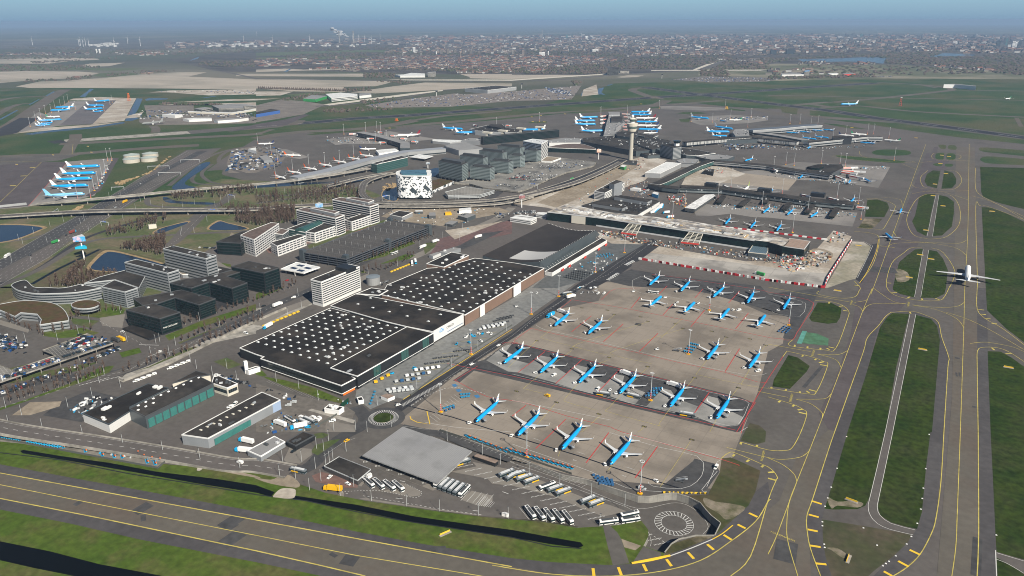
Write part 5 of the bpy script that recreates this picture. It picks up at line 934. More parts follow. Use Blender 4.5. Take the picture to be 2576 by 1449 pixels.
hall('walkway_roof','pale sloping roof linking the two pier arms','C: 520,385 950,440 1370,515',22,13,9,wall=panelT,roofm=roofG,cat='pier');hall('truss_walkway','steel truss walkway leading to the forked pier','A: 1450,810 1900,770 2576,720 C: 560,480 1250,545',16,12,5,wall=mat('truss',(.30,.31,.31),(.08,.085,.09),.3,brick=('pos',6,6,.8,(.55,.55,.54),.6)),legs=40,cat='walkway')
bld('pier_block','pale roofed junction block at the root of the forked pier','C: 170,330 400,320 420,440 180,450 130,380',13,panelT,roofG,'terminal',clut=5);bld('pier_block','long flat grey roofed block between truss walkway and apron','C: -100,470 300,455 650,450 600,500 -100,520',10,panelT,roofD,'terminal',clut=4);bld('roof_cabin','black cabin on the nearer arm of the forked pier','C: 1840,450 2150,445 2180,470 1850,485',17,panelK,roofK,'roof cabin')
bld('pier','broad pier with angular grey roofs behind the control tower','A: 60,690 110,480 150,360 140,290 345,290 350,380 420,460 270,560 280,680',14,silver,roofG,'pier',greyD,clut=14);bld('pier_roof','dark sloped roof on the pier behind the control tower','A: 190,370 370,365 390,455 190,455',18,greyD,roofD,'pier');bld('pier_roof','dark roof hood at the end of the pier behind the control tower','A: 160,300 330,290 340,335 150,340',18,silver,roofG,'pier')
bld('pier','dark round ended pier left of the black office bar','B: 430,180 330,160 560,110 640,90 900,80 950,130 1250,170 1150,220 700,205',12,silver,roofD,'pier',greyL,clut=8);bld('pier_roof','black sloped hood on the pier left of the black office bar','B: 635,100 700,75 880,72 950,120 870,135',17,panelK,roofD,'pier')
hall('pier','grey pier with jet bridges beyond the silver terminal wing','10: 1050,1330 1250,1370 1500,1440 11: 1500,40',22,12,3,wall=panelT,roofm=roofG,win=(.3,.6));hall('terminal_wing','long silver barrel roofed terminal wing facing the orange tailed jets','11: 380,335 700,270 1100,160 1500,75 1890,42',24,11,0,wall=silver,roofm=mat('silver_roof',(.34,.35,.37),rough=.4,metal=.2),cat='terminal',win=(.1,.35))
o,lp,h,_=off('green glass office bar with portrait mural by the terminal wing','11: 1160,195 1215,205 1525,135 1460,120','11: 1215,295 1215,205',5,wall=mat('green_wall',(.05,.10,.10)),wm=glassG,wh=.6,clut=3)
bld('white_canopy','white flat canopy on columns in the terminal forecourt','11: 1550,130 1640,102 1785,120 1700,150',6,white,roofW,'canopy',base=5.2)
bld('white_tent','row of white arched tents by the aircraft stands','11: 1205,62 1290,52 1400,45 1435,65 1235,95',7,white,roofW,'tent')
hP=hz(P('21: 360,772')[0],P('21: 358,685')[0][1])
o,lp,h,_=bld('terminal_under_construction','very long glass fronted terminal pier under construction with littered roof','21: 355,680 840,735 1300,800 1900,885 2440,968 2576,985 31: 150,1030 215,960 0,900 21: 2300,860 1700,760 1000,690 560,605',hP,glassK,mat('unfinished_roof',(.36,.32,.27),(.16,.155,.16),.12,lo=.42,hi=.58,c3=(.58,.57,.55),sc3=.05),'terminal',None)
facade(o,'21: 358,681','21: 840,735',hP-1.2,hP+.2,.6,greyL,'fascia',hP);facade(o,'21: 840,735','21: 2440,968',hP-1.2,hP+.2,.6,greyL,'fascia',hP);facade(o,'21: 600,712','21: 740,728',1,hP-1,.3,cream,'open_frame',hP);facade(o,'21: 850,738','21: 2440,970',.2,2.2,.5,greyL,'plinth',hP)
rr=random.Random(3)
for k in range(70):
 f=rr.random();g_=rr.uniform(.25,.95);a,c=Vector(P('21: 600,640')[0]),Vector(P('21: 2500,930')[0]);e1,e2=Vector(P('21: 480,665')[0]),Vector(P('21: 2400,955')[0])
 q=rel(o,tuple(a.lerp(c,f).lerp(e1.lerp(e2,f),g_)),h);b=MB();b.box((0,0,0),(rr.uniform(1,14),rr.uniform(.6,3),rr.uniform(.3,1.5)),rr.choice([0,.02,1.57]))
 b.build('roof_material',rr.choice([white,greyL,mat('timber',(.50,.36,.20)),greyD,white,galv]),o,loc=(q[0],q[1],h+.12))
bld('terminal_end_block','square glass end block of the unfinished terminal with grid roof','31: 150,1030 365,1060 425,980 220,950','31: 365,1140 365,1060',glassK,mat('roof_grid',(.22,.17,.14),(.30,.24,.2),.2,brick=('pos',4,4,.3,(.35,.2,.15),.6)),'terminal',greyL)
def stairframe(lab,s,hh,deckm):
 p=[W(q,z)for q,z in zip(P(s),(hh,hh,4,4))];c=p[3];o=empty('gate_stair_frame',(c.x,c.y,0),label=lab,cat='steel frame');p=[q-Vector((c.x,c.y,0))for q in p]
 for k in range(9):
  f=k/8;b=MB();b.bar(p[0].lerp(p[3],f),p[1].lerp(p[2],f),.35);b.build('beam',deckm,o)
 for k in range(4):f=k/3;b=MB();b.bar(p[0].lerp(p[1],f),p[3].lerp(p[2],f),.5);b.build('rafter',deckm,o)
 for q in(p[2],p[3],p[3].lerp(p[2],.5)):b=MB();b.box((q.x,q.y,0),(1,1,q.z));b.build('leg',conW,o)
 b=MB();a,d=p[3],p[2];b.bar(a,d,1.2);b.build('platform',MT['red'],o)
stairframe('sloping cream steel stair frame on the unfinished terminal, left one','21: 1180,800 1300,815 1250,915 1100,895',hP,cream);stairframe('sloping cream steel stair frame on the unfinished terminal, right one','21: 1785,885 1920,905 1880,1010 1700,990',hP,cream)
bld('glass_stair_hall','sloping grey glass roofed stair hall near the end of the unfinished terminal','21: 2450,975 2576,990 31: 0,1080 21: 2560,1110 2375,1090',5.5,panelT,mat('blue_glass_roof',(.09,.14,.18),rough=.2,brick=('pos',2.5,50,.2,(.2,.24,.26),.6)),'terminal',cream)
bld('cargo_hall','flat dark roofed hall with long white end wall behind the unfinished terminal','21: 700,620 1040,520 1420,560 1487,578 1262,712 1050,690 800,665','21: 1262,752 1262,712',panelW,roofD,'hall',greyD,clut=14);bld('roof_block','raised grey plant block on the dark hall roof','21: 1030,530 1090,515 1410,560 1360,585',12,panelG,roofD,'roof block');bld('roof_block','low grey block with chimneys on the dark hall roof','21: 805,600 870,580 1160,625 1110,650',11,panelG,roofD,'roof block',clut=4)
off('white office block with stepped dark windows beside the cleared strip','21: 828,476 935,495 1133,392 1030,370','21: 935,575 935,495',5,wall=white,wm=glassD,wh=.45,clut=2);bld('plant_tower','grey plant tower on the white office block','21: 980,395 1030,405 1110,375 1050,362',24,panelG,roofD,'roof block')
for s,l in(('21: 0,735 110,745 175,770 170,820? ',''),):pass
for s,l in(('21: -20,740 60,722 245,748 190,772','nearer white site cabin block with blue trim'),('21: 20,722 90,710 248,738 200,745','rear white site cabin block with blue trim'),('21: 240,700 260,685 352,690 345,715','white stacked site cabins beside the unfinished terminal')):
 bld('site_cabins',l,s,6.5,panelW,roofW,'site cabin',floors=2,wm=glassD,wh=.35,par=None,minlen=8)
tealF=lambda o,a,c,h,z:facade(o,a,c,.3,z,.3,teal,'roller_door',h)
h1=hz(P('02: 1500,1420')[0],P('02: 1462,1300')[0][1])
o,lp,h,_=bld('vehicle_workshop','long dark workshop with tall teal roller doors along its front','02: 1300,1218 1990,885 2148,962 1462,1298',h1,panelT,roofD,'workshop',greyD,clut=0)
for k in range(12):sub(o,'roof_vent',skydome(1.6,1.6,.5),white,loc=rel(o,'02: %d,%d'%(1390+(k%9)*76,1185-(k%9)*35+(k//9)*45),h+.1))
for k in range(9):u,v=1475+k*74,1292-k*36;facade(o,'02: %d,%d'%(u+6,v-3),'02: %d,%d'%(u+68,v-33),.3,h*.72,.3,teal,'roller_door',h)
bld('vehicle_workshop','lower black roofed workshop beside the teal doored one','02: 830,1265 1490,965 1700,1010 1310,1200 1310,1240 1095,1375',h1*.72,panelW,roofK,'workshop',panelT,clut=8,cm=white);bld('workshop_office','cream office annex at the end of the teal doored workshop','02: 2150,895 2130,960 2285,1010 2390,965 2200,885',h1*.75,cream,roofK,'office building',white,clut=6,floors=1,wm=glassD,minlen=8)
bld('workshop_annex','black roofed rear annex by the white airport vehicles','02: 1735,960 1970,835 2115,875 1960,900',h1*.6,cream,roofK,'workshop',greyD)
o,lp,h,_=bld('vehicle_workshop','grey workshop with teal doors and a light blue office end','03: 1828,30 02: 2480,1130 12: 60,1050 245,1128 03: 2092,68',hz(P('03: 2120,165')[0],P('03: 2092,68')[0][1]),panelG,roofD,'workshop',panelW,clut=4)
for k in range(9):sub(o,'roof_light',skydome(2.6,1.2,.2),cream,loc=rel(o,'02: %d,%d'%(2020+k*65,1430-k*32),h+.1))
facade(o,'03: 2150,40','12: 110,1195',.3,h*.66,.3,teal,'roller_door',h);facade(o,'12: 120,1190','12: 243,1130',.3,h-.3,.35,mat('pale_blue',(.28,.36,.50)),'office_front',h)
bld('gatehouse','small white gatehouse with black roof near the roundabout','E: 1530,692 1640,605 1937,668 1832,742','E: 1835,832 1832,742',white,roofK,'gatehouse',white,clut=3,cm=white);bld('wash_hall','black clad vehicle wash hall with a red portal','13: 308,98 470,0 590,35 398,142','13: 402,190 398,142',panelK,roofK,'wash hall',greyD,clut=2)
bld('fuel_canopy','low hall with pale metal roof sheltering vehicles by the fence','D: 622,1134 656,1149 717,1112 690,1098',4.5,panelG,roofG,'canopy',white,clut=2,base=.5);bld('yard_cabin','small white and black cabin beside the cargo yard gate','12: 1015,1105 1065,1095 1085,1130 1030,1140',3,white,roofK,'cabin',white);bld('yard_cabin','small brown roofed store with a white end in the fenced corner','12: 1255,1085 1320,1062 1395,1085 1325,1115',3,white,brickB,'cabin',None)
def ybld(name,lab,s,up,wall,roofm,cat,base=0,par=None,cl=0):
 p=[Wy(q,up)for q in P(s)];z=sum(q.z for q in p)/len(p)-up;cx,cy=sum(q.x for q in p)/len(p),sum(q.y for q in p)/len(p)
 o=empty(name,(cx,cy,z),label=lab,cat=cat);lp=ccw([(q.x-cx,q.y-cy)for q in p]);zs=[q.z-z for q in(p if area([(q.x,q.y)for q in p])>0 else p[::-1])]
 b=MB();b.prism(lp,base if base else-1,up if not base else zs,0,0,True);b.build('wall',wall,o)
 zt=[q+.15 for q in zs]if base else up+.15
 b=MB();b.prism(inset(lp,.3)if par else lp,up-.3 if not base else base+.1,zt,0,0);b.build('roof',roofm,o)
 if par:
  n=len(lp)
  for i in range(n):bandmesh(lp[i],lp[(i+1)%n],up-.3,up+.5,.15,0).build('parapet',par,o)
 return o,lp
cv=P('13: 1070,235 D: 1013,1073 13: 2175,190 13: 1830,515');up=5.2
p=[Wy(q,up)for q in cv];c=sum(p,Vector())/4;c.z=0;o=empty('bus_station_canopy',c,label='huge light grey ribbed canopy roof over the bus lanes',cat='canopy');p=[q-c for q in p]
b=MB();dn=Vector((0,0,-.9))
b.face(p if area([(q.x,q.y)for q in p])>0 else p[::-1],0,None)
ar=mat('canopy_roof',(.235,.235,.24),(.27,.27,.27),.03,rough=.5,brick=('uv',1.5,400,.12,(.19,.19,.195),.8),c3=(.20,.20,.20),sc3=.05);e1=(p[1]-p[0]).normalized()
b.uv=[((Vector(v)-p[0]).dot(e1)*0+(Vector(v)-p[0]).dot(Vector((-e1.y,e1.x,0))),(Vector(v)-p[0]).dot(e1))for v in b.v]
b.build('roof_sheet',ar,o);b=MB()
for i in range(4):b.quad(p[i]+dn,p[(i+1)%4]+dn,p[(i+1)%4],p[i]);b.quad(p[(i+1)%4]+dn,p[i]+dn,p[i],p[(i+1)%4])
b.face([q+dn for q in p]);b.build('fascia',greyL,o)
for i in range(1,6):
 for j in range(1,4):
  q=p[0].lerp(p[3],i/6).lerp(p[1].lerp(p[2],i/6),j/4);b=MB();b.box((q.x,q.y,q.z-up-1),(.5,.5,up+.2));b.build('column',grey,o)
o,lp=ybld('bus_station_office','low black roofed staff building with dark wall beside the parked white buses','13: 685,345 835,252 1155,378 1022,490',3.6,mat('dark_wall',(.07,.068,.07)),roofD,'building',par=galv)
ybld('store_row','row of black store containers with a brown roof beside the ramp','13: 2192,240 2225,218 2437,292 2405,318',2.8,panelK,brickB,'container');ybld('kiosk','tiny white kiosk by the bus yard exit','13: 2472,812 2500,805 2545,818 2530,828',2.4,white,roofW,'kiosk');ybld('store_row','small white cabin behind the staff building','13: 1100,432 1150,408 1168,420 1125,445',2.4,white,roofW,'cabin')
o,lp,h,_=bld('petrol_station','petrol station with angular white canopy and roof solar panels','11: 250,1258 410,1190 645,1240 480,1300',6,white,roofW,'petrol station',white,base=5)
for s in('380,1250','450,1225','520,1250','450,1275'):b=MB();b.box((0,0,0),(9,5,.4));sub(o,'solar_panel',b,mat('solar',(.02,.03,.06),rough=.2),loc=rel(o,'11: '+s,h+.15))
for s in('300,1262','390,1290','600,1245','480,1285'):b=MB();q=rel(o,'11: '+s,5);b.box((q[0],q[1],0),(.5,.5,5));b.build('column',white,o)
bld('petrol_shop','low black roofed shop behind the petrol station canopy','11: 300,1215 420,1180 610,1205 520,1230',4,greyD,roofK,'shop',greyD,clut=3)
q=W(P('11: 1182,1405')[0]);o=empty('storage_tank',(q.x,q.y,0),label='round light grey storage tank beside the cargo hall',cat='tank');b=MB();b.cyl(0,0,0,9,8,8,24);b.build('tank_wall',silver,o);b=MB();b.cyl(0,0,9,9.8,8.2,1,24);b.build('tank_roof',mat('tank_roof',(.16,.19,.22)),o)
for s,l in(('1325,125','far left'),('1322,165','front left'),('1512,110','far right'),('1500,152','front right')):
 q=W(P('01: '+s)[0],4);o=empty('storage_tank',(q.x,q.y,0),label='%s of four cream fuel tanks with pale conical roofs'%l,cat='tank',group='fuel tanks by the motorway');b=MB();b.cyl(0,0,0,8,17,17,28,0,False);b.build('tank_wall',mat('cream_panel',(.47,.44,.38),brick=('uv',3,30,.2,(.38,.35,.3),.7)),o);b=MB();b.cyl(0,0,8,11.5,17.4,.6,28);b.build('conical_roof',mat('tank_cone',(.30,.345,.33)),o)
for lab,s,h,wl,rf,k in(('big grey retail box with black roof beside the far car park','10: 2100,890 2330,908 2576,880 20: 45,875 10: 2400,862',14,silver,roofD,dict(par=white,clut=8)),('green and white stacked site hotel, left part','10: 475,992 600,1000 720,965 560,955',10,green,roofG,{}),('white stepped site hotel in the middle distance','10: 700,945 850,932 1020,945 1020,965 760,990',12,panelW,roofW,dict(floors=2)),('white and grey block right of the stepped site hotel','10: 1040,940 1150,935 1160,952 1040,965',10,panelW,roofG,{}),('long blue fronted hangar shed with dark roof','10: 0,1130 150,1095 240,1110 0,1150',10,mat('blue_wall',(.05,.12,.35)),roofD,{}),('grey cube prison block, left one','00: 1955,1090 2060,1078 2140,1085 2030,1105',12,conW,roofG,dict(floors=2)),('long grey prison block behind pale wall','00: 2130,1062 2280,1050 2450,1068 2450,1090 2200,1090',14,conW,roofG,dict(floors=3)),('rightmost grey prison block','00: 2280,1048 2440,1045 2576,1060 10: 0,1062 00: 2460,1068',14,conW,roofG,dict(floors=3)),('long pale boundary wall building of the prison','00: 1890,1125 2330,1140 2576,1100 2576,1092 2330,1132 1890,1118',5,cream,roofW,{}),('white roofed hangar near the grey jet','00: 1630,1150 1700,1145 1835,1150 1760,1162',9,panelW,roofW,{}),('white long shed left of the fire station','00: 1840,1195 1960,1185 2130,1185 2130,1195 1900,1205',7,panelW,roofW,{}),('white fronted fire station with dark bays','00: 2150,1205 2330,1188 2500,1185 2400,1200 2190,1215',8,panelW,roofG,{}),('white warehouse behind the village trees','10: 1400,752 1520,748 1700,745 1700,760 1450,762',10,panelW,roofW,{}),('large white glasshouse behind the village trees','10: 1490,748 1560,733 1700,740 1640,760 1500,760',8,panelW,roofW,{}),('grey hotel block beside the white glasshouse','10: 1718,725 1808,718 1808,728 1730,732',22,conW,roofG,dict(floors=4)),('grey office hotel block by the far motorway','20: 960,690 1010,675 1080,678 1075,695',35,conW,roofD,dict(floors=8)),('low grey office block by the far motorway','20: 1085,700 1170,703 1180,712 1090,712',15,conW,roofD,{}),('far white striped hall with blue roof tower','30: 130,740 250,728 370,735 360,748 140,750',14,panelW,roofG,{}),('far grey office tower with blue crown','30: 365,712 415,708 420,716 370,720',28,conW,blue,dict(floors=5)),('far low white hall right of the office tower','30: 600,738 690,732 710,740 620,746',10,panelW,roofW,{}),('far low hall with red fascia','30: 750,738 850,730 880,742 770,748',10,red,roofG,{}),('angled noise barrier shed with white front on the airfield','30: 1770,848 1880,850 2095,868 2090,862 1880,843',16,white,roofG,{}),('white framed depot hall on the crowded service lot','01: 2495,50 2576,35 11: 0,55 01: 2576,70',8,white,roofW,{}),('small grey roofed hut on the service lot','11: 28,122 110,112 165,155 80,170',6,panelG,roofG,{}),('dark shed on the service lot','01: 2410,195 2480,185 2510,200 2430,212',5,greyD,roofD,{}),('grey utility block with cut-away roof north of the car park','11: 1345,710 1440,672 1575,690 1470,738',6,panelG,roofD,dict(par=white)),('small black white roofed cabin north of the car park','11: 1600,668 1675,665 1680,678 1605,680',4,greyD,roofW,{}),('grey utility block beside the yellow containers','11: 2030,720 2110,690 2210,710 2120,745',6,panelT,roofG,dict(clut=3)),('grey transformer house with pale roof','11: 1740,690 1805,688 1808,720 1740,722',5,greyD,roofG,{}),('white round ended site office by the ring road','11: 2040,650 2160,638 2168,665 2045,672',5,white,roofW,{}),('flat solar roofed shelter near the crossroads','11: 1900,800 1960,770 2032,778 1975,812',4,greyD,roofG,{}),('yellow container block by the utility buildings','11: 1900,682 1960,680 1968,698 1905,700',3,yellow,yellow,{}),('grey gate buildings beside the brown annex','11: 1845,1085 1990,1040 2060,1050 1920,1100',5,panelG,roofG,dict(clut=3)),('grey low sheds on the brown forecourt','11: 1740,1115 1830,1085 1860,1095 1780,1130',4,greyL,roofG,{}),('green site container block at the foot of the control tower','A: 345,1225 380,1200 455,1210 420,1240',6,green,roofW,{}),('black machine block in the new apron','A: 1780,1300 1830,1260 1960,1275 1940,1330',7,panelK,roofD,dict(clut=4)),('white long container on the lot beside the building site','21: 1190,445 1230,435 1300,445 1290,460',4,white,roofW,{}),('blue and white container stack by the curved road','21: 1408,495 1430,480 1475,490 1470,515',6,blueD,roofW,{}),('slate hall beside the arched silver hall','11: 1895,20 1960,0 2100,-20 2290,45 2040,65',12,silver,roofG,{}),('concrete sculpture frame in the meadow','01: 1485,812 1560,803 1572,808 1495,818',6,cream,cream,{}),('white stair tower beside the black cargo hall','12: 2445,735? 0,0',0,None,None,None)):
 if k is None:continue
 k=dict(k);fl=k.pop('floors',0);bld('building' if 'container' not in lab else 'container',lab,s,h,wl,rf,'building',floors=fl,**k)
bld('stair_tower','slim white tower block beside the black cargo hall','02: 2445,735 2480,728 2490,740 2455,748',11,white,white,'tower');bld('small_office','small white cabin attached to the slim white tower','02: 2475,825 2576,790 12: 40,800 02: 2500,835',4,white,greyD,'cabin',white)
SP={'reg':(36.2,28.7,1.55,2.7),'nar':(38.5,34.5,1.95,3.3),'wid':(62,60,2.95,5.3),'big':(71,64.8,3.1,5.6)}
LV={'blue':(blue,greyL,white,'KLM'),'orange':(white,white,mat('orange_tail',(.80,.13,.02),rough=.4),''),'holiday':(mat('pale_sky_blue',(.20,.48,.72),rough=.35),white,mat('pale_sky_blue',())if False else MT.get('pale_sky_blue'),'TUI'),'white':(white,white,white,''),'lime':(white,white,mat('lime',(.35,.55,.02)),''),'navy':(white,white,mat('navy',(.02,.035,.12),rough=.4),''),'redtail':(white,white,mat('dark_red_tail',(.22,.02,.03)),''),'green':(white,white,mat('green_tail',(.03,.28,.14)),''),'yb':(white,white,mat('blue_yellow_tail',(.02,.12,.35)),''),'grey':(mat('grey_jet',(.22,.23,.23)),MT['grey_jet'],MT['grey_jet'],'')}
LV['holiday']=(MT['pale_sky_blue'],white,MT['pale_sky_blue'],'TUI')
wingm=mat('wing_grey',(.50,.51,.52),(.56,.57,.58),.3,rough=.35,co='obj')
TXT={}
def airliner(kind,liv):
 Ln,Sp,r,zc=SP[kind];top,bel,tail,txt=LV[liv]
 o=empty('airliner',(0,0,0),cat='airliner');o['kindk']=kind
 prof=[(0,.04,-.35),(.008,.28,-.30),(.02,.50,-.22),(.045,.78,-.10),(.085,.97,0),(.13,1,0),(.66,1,0),(.76,.90,.10),(.86,.66,.28),(.94,.38,.48),(.985,.18,.62),(1,.07,.66)]
 n=16;rings=[]
 for t,k,dz in prof:rings.append([((.5-t)*Ln,r*k*math.cos(6.2832*(j+.5)/n),zc+r*dz+r*k*math.sin(6.2832*(j+.5)/n))for j in range(n)])
 b=MB();b.loft(rings,lambda i,k,c:0 if c.z>zc-r*.45 or(i<4 and c.z>zc-r*.8)else 1);b.f=[f[::-1]for f in b.f];b.build('fuselage',[top,bel],o,smooth=True)
 b=MB()
 for j in range(2,6):
  a=[Vector((x_+.02,y_*1.02,z_+.03))for x_,y_,z_ in(rings[2][j],rings[2][j+1],rings[3][j+1],rings[3][j])]
  b.quad(*a)
 b.build('cockpit_window',black,o)
 for s in(-1,1):
  b=MB();b.box((Ln*.02,s*(r*.985),zc+r*.18),(Ln*.66,.08,.28));b.build('window_row',mat('cabin_windows',(.03,.05,.09),rough=.2,brick=('obj',.5,30,.22,(.02,.25,.55)if liv=='blue' else(.5,.5,.5),.9))if liv=='blue' else glassP,o)
  x0,cr,ct=Ln*.10,Ln*.155,Ln*.042;sw=Sp*.5*.50;y0,y1=r*.6,Sp*.5;z0,z1=zc-r*.55,zc-r*.55+Sp*.5*.085
  def sec(f,c,xs,z,th):y=s*(y0+(y1-y0)*f);return[(xs,y,z),(xs-c*.3,y,z+th),(xs-c,y,z+.02),(xs-c*.4,y,z-th*.5)]
  b=MB();R4=[sec(0,cr,x0,z0,.55*r/2),sec(.36,cr*.56,x0-sw*.36,z0+(z1-z0)*.36,.22),sec(1,ct,x0-sw,z1,.08)]
  b.loft(R4);
  if s<0:b.f=[f[::-1]for f in b.f]
  b.f=[f[::-1]for f in b.f];b.build('wing',wingm,o)
  if kind!='big':
   hgt=1.9 if kind in('reg','nar')else 1.6
   b=MB();y=s*y1;b.loft([[(x0-sw,y,z1),(x0-sw-ct*.5,y+s*.05,z1),(x0-sw-ct,y,z1),(x0-sw-ct*.5,y-s*.05,z1)],[(x0-sw-ct*.7,y+s*.6,z1+hgt),(x0-sw-ct,y+s*.65,z1+hgt),(x0-sw-ct*1.3,y+s*.6,z1+hgt),(x0-sw-ct,y+s*.55,z1+hgt)]]);b.build('winglet',top if liv in('orange','lime')else white,o)
  ey=s*Sp*(.165);er=r*(.55 if kind in('reg','nar')else.56);ex=x0-sw*.33+1.8*er;ez=z0-er*.75;el_=er*3.3
  b=MB();rr_=[(0,.86),(.08,1),(.5,1.02),(.85,.8),(1,.6)]
  rg=[[(ex-t*el_,ey+er*k*math.cos(6.2832*j/12),ez+er*k*math.sin(6.2832*j/12))for j in range(12)]for t,k in rr_]
  b.loft(rg,lambda i,k,c:0,cap=False);b.f=[f[::-1]for f in b.f];en=b.build('engine',LV[liv][2]if liv=='orange' else white,o,smooth=True)
  b=MB();b.face([(ex-.12*el_,ey+er*.9*math.cos(6.2832*j/12),ez+er*.9*math.sin(6.2832*j/12))for j in range(12)]);b.face([(ex-.97*el_,ey+er*.62*math.cos(6.2832*j/12),ez+er*.62*math.sin(6.2832*j/12))for j in range(12)][::-1]);b.build('intake',black,en)
  xs,zz=-Ln*.40,zc+r*.45;sy=Sp*.19 if kind!='reg' else Sp*.21;c0,c1=Ln*.085,Ln*.032
  b=MB();b.loft([[(xs,s*r*.3,zz),(xs-c0*.3,s*r*.3,zz+.15),(xs-c0,s*r*.3,zz),(xs-c0*.3,s*r*.3,zz-.12)],[(xs-sy*.62,s*sy,zz+sy*.1),(xs-sy*.62-c1*.3,s*sy,zz+sy*.1+.05),(xs-sy*.62-c1,s*sy,zz+sy*.1),(xs-sy*.62-c1*.3,s*sy,zz+sy*.1-.05)]])
  if s>0:b.f=[f[::-1]for f in b.f]
  b.build('stabiliser',wingm,o)
  b=MB();b.cyl(0,0,0,0,0)if False else None;gx,gy=-Ln*.02,s*r*1.25;wr=.5 if kind in('reg','nar')else.68
  for dx in((-.8,.8)if kind in('wid','big')else(0,)):b.bar((gx+dx,gy-.45,wr),(gx+dx,gy+.45,wr),wr,n=10)
  g=b.build('wheel',black,o)
 b=MB();b.bar((-Ln*.02,-r*1.2,zc-r),(-Ln*.02,-r*1.2,.5),.15);b.bar((-Ln*.02,r*1.2,zc-r),(-Ln*.02,r*1.2,.5),.15);b.bar((Ln*.40,0,zc-r),(Ln*.40,0,.4),.12);b.build('landing_gear',greyL,o)
 b=MB();b.bar((Ln*.40,-.35,.4),(Ln*.40,.35,.4),.4,n=10);b.build('wheel',black,o)
 fh=r*(3.6 if kind!='big' else 3.3);c0,c1=Ln*.135,Ln*.055;xf=-Ln*.335;zf_=zc+r*.75
 b=MB();b.loft([[(xf,0,zf_),(xf-c0*.4,.22,zf_),(xf-c0,0,zf_),(xf-c0*.4,-.22,zf_)],[(xf-fh*.82,0,zf_+fh),(xf-fh*.82-c1*.4,.08,zf_+fh),(xf-fh*.82-c1,0,zf_+fh),(xf-fh*.82-c1*.4,-.08,zf_+fh)]]);b.build('tail_fin',tail,o)
 if txt:
  for s in(-1,1):
   k=(txt,round(r,1))
   if k not in TXT:TXT[k]=(text_mesh(txt,r*1.05,white if txt=='KLM' else redp,.02),text_mesh(txt,r*.9,blue if txt=='KLM' else redp,.02))
   t=part('lettering',TXT[k][0],o,(Ln*.30,s*r*.93,zc+r*.22));t.rotation_euler=(math.radians(90-38),0,math.pi if s>0 else 0)
   if liv=='blue':t=part('tail_emblem',TXT[k][1],o,(xf-fh*.62,s*.25,zf_+fh*.45));t.rotation_euler=(math.pi/2,0,math.pi if s>0 else 0)
 return o
AP={}
def plane(kind,liv,s,lab,group=None,surf=None):
 if(kind,liv)not in AP:AP[(kind,liv)]=Proto(lambda:airliner(kind,liv))
 Ln,Sp,r,zc=SP[kind];pn,pt=P(s);A=W(pn,zc-r*.3+GB);B=W(pt,zc+r*.5+GB);d=A-B;d.z=0
 a=math.atan2(d.y,d.x);u=Vector((math.cos(a),math.sin(a),0))
 loc=A.lerp(B,.5);loc=(A-u*Ln/2)if d.length>Ln*.6 and d.length<Ln*1.4 else loc
 loc.z=GB;return AP[(kind,liv)].put(loc,a,lab,group)
def row(kind,liv,lst,lab,g):
 for i,s in enumerate(lst):plane(kind,liv,s,lab%nth(i),g)
g='blue airliners parked on the main apron'
row('reg','blue',['12: 2215,1345 2450,1125','D: 1303,1095 1360,1036','D: 1414,1130 1464,1070','23: 990,325 1200,75'],'blue and white airliner, %s from the left in the nearest apron row',g)
row('reg','blue',['12: 2495,755 22: 95,612','22: 285,850 475,675','22: 675,950 830,790','22: 1085,1058 1255,870','22: 1592,1192 1745,985','22: 2060,1312 2195,1100'],'blue and white airliner, %s from the left in the second apron row',g)
row('reg','blue',['22: 430,378 590,240','22: 768,458 920,315','22: 1965,715 2065,580','22: 2385,805 2500,640'],'blue and white airliner, %s from the left in the third apron row',g)
row('reg','blue',['22: 1505,85 1395,168','22: 1840,145 1740,235','22: 2185,210 2095,308','22: 2550,275 2475,368'],'blue airliner pointing away, %s from the left in the fourth apron row',g)
row('reg','blue',['D: 1634,717 1658,694','D: 1713,732 1736,706','22: 2025,88 2120,0','22: 2370,148 2440,30','32: 155,212 225,95'],'blue and white airliner, %s from the left in the row behind the barrier blocks',g)
plane('big','white','31: 2012,1235 2010,1372','big plain white airliner taxiing away on the right taxiway');plane('reg','blue','31: 1343,655 1322,700','blue airliner taxiing on the left taxiway, the farther of two');plane('reg','blue','31: 1180,900 1245,948','blue airliner taxiing on the left taxiway, the nearer of two')
g='airliners at the pier stands'
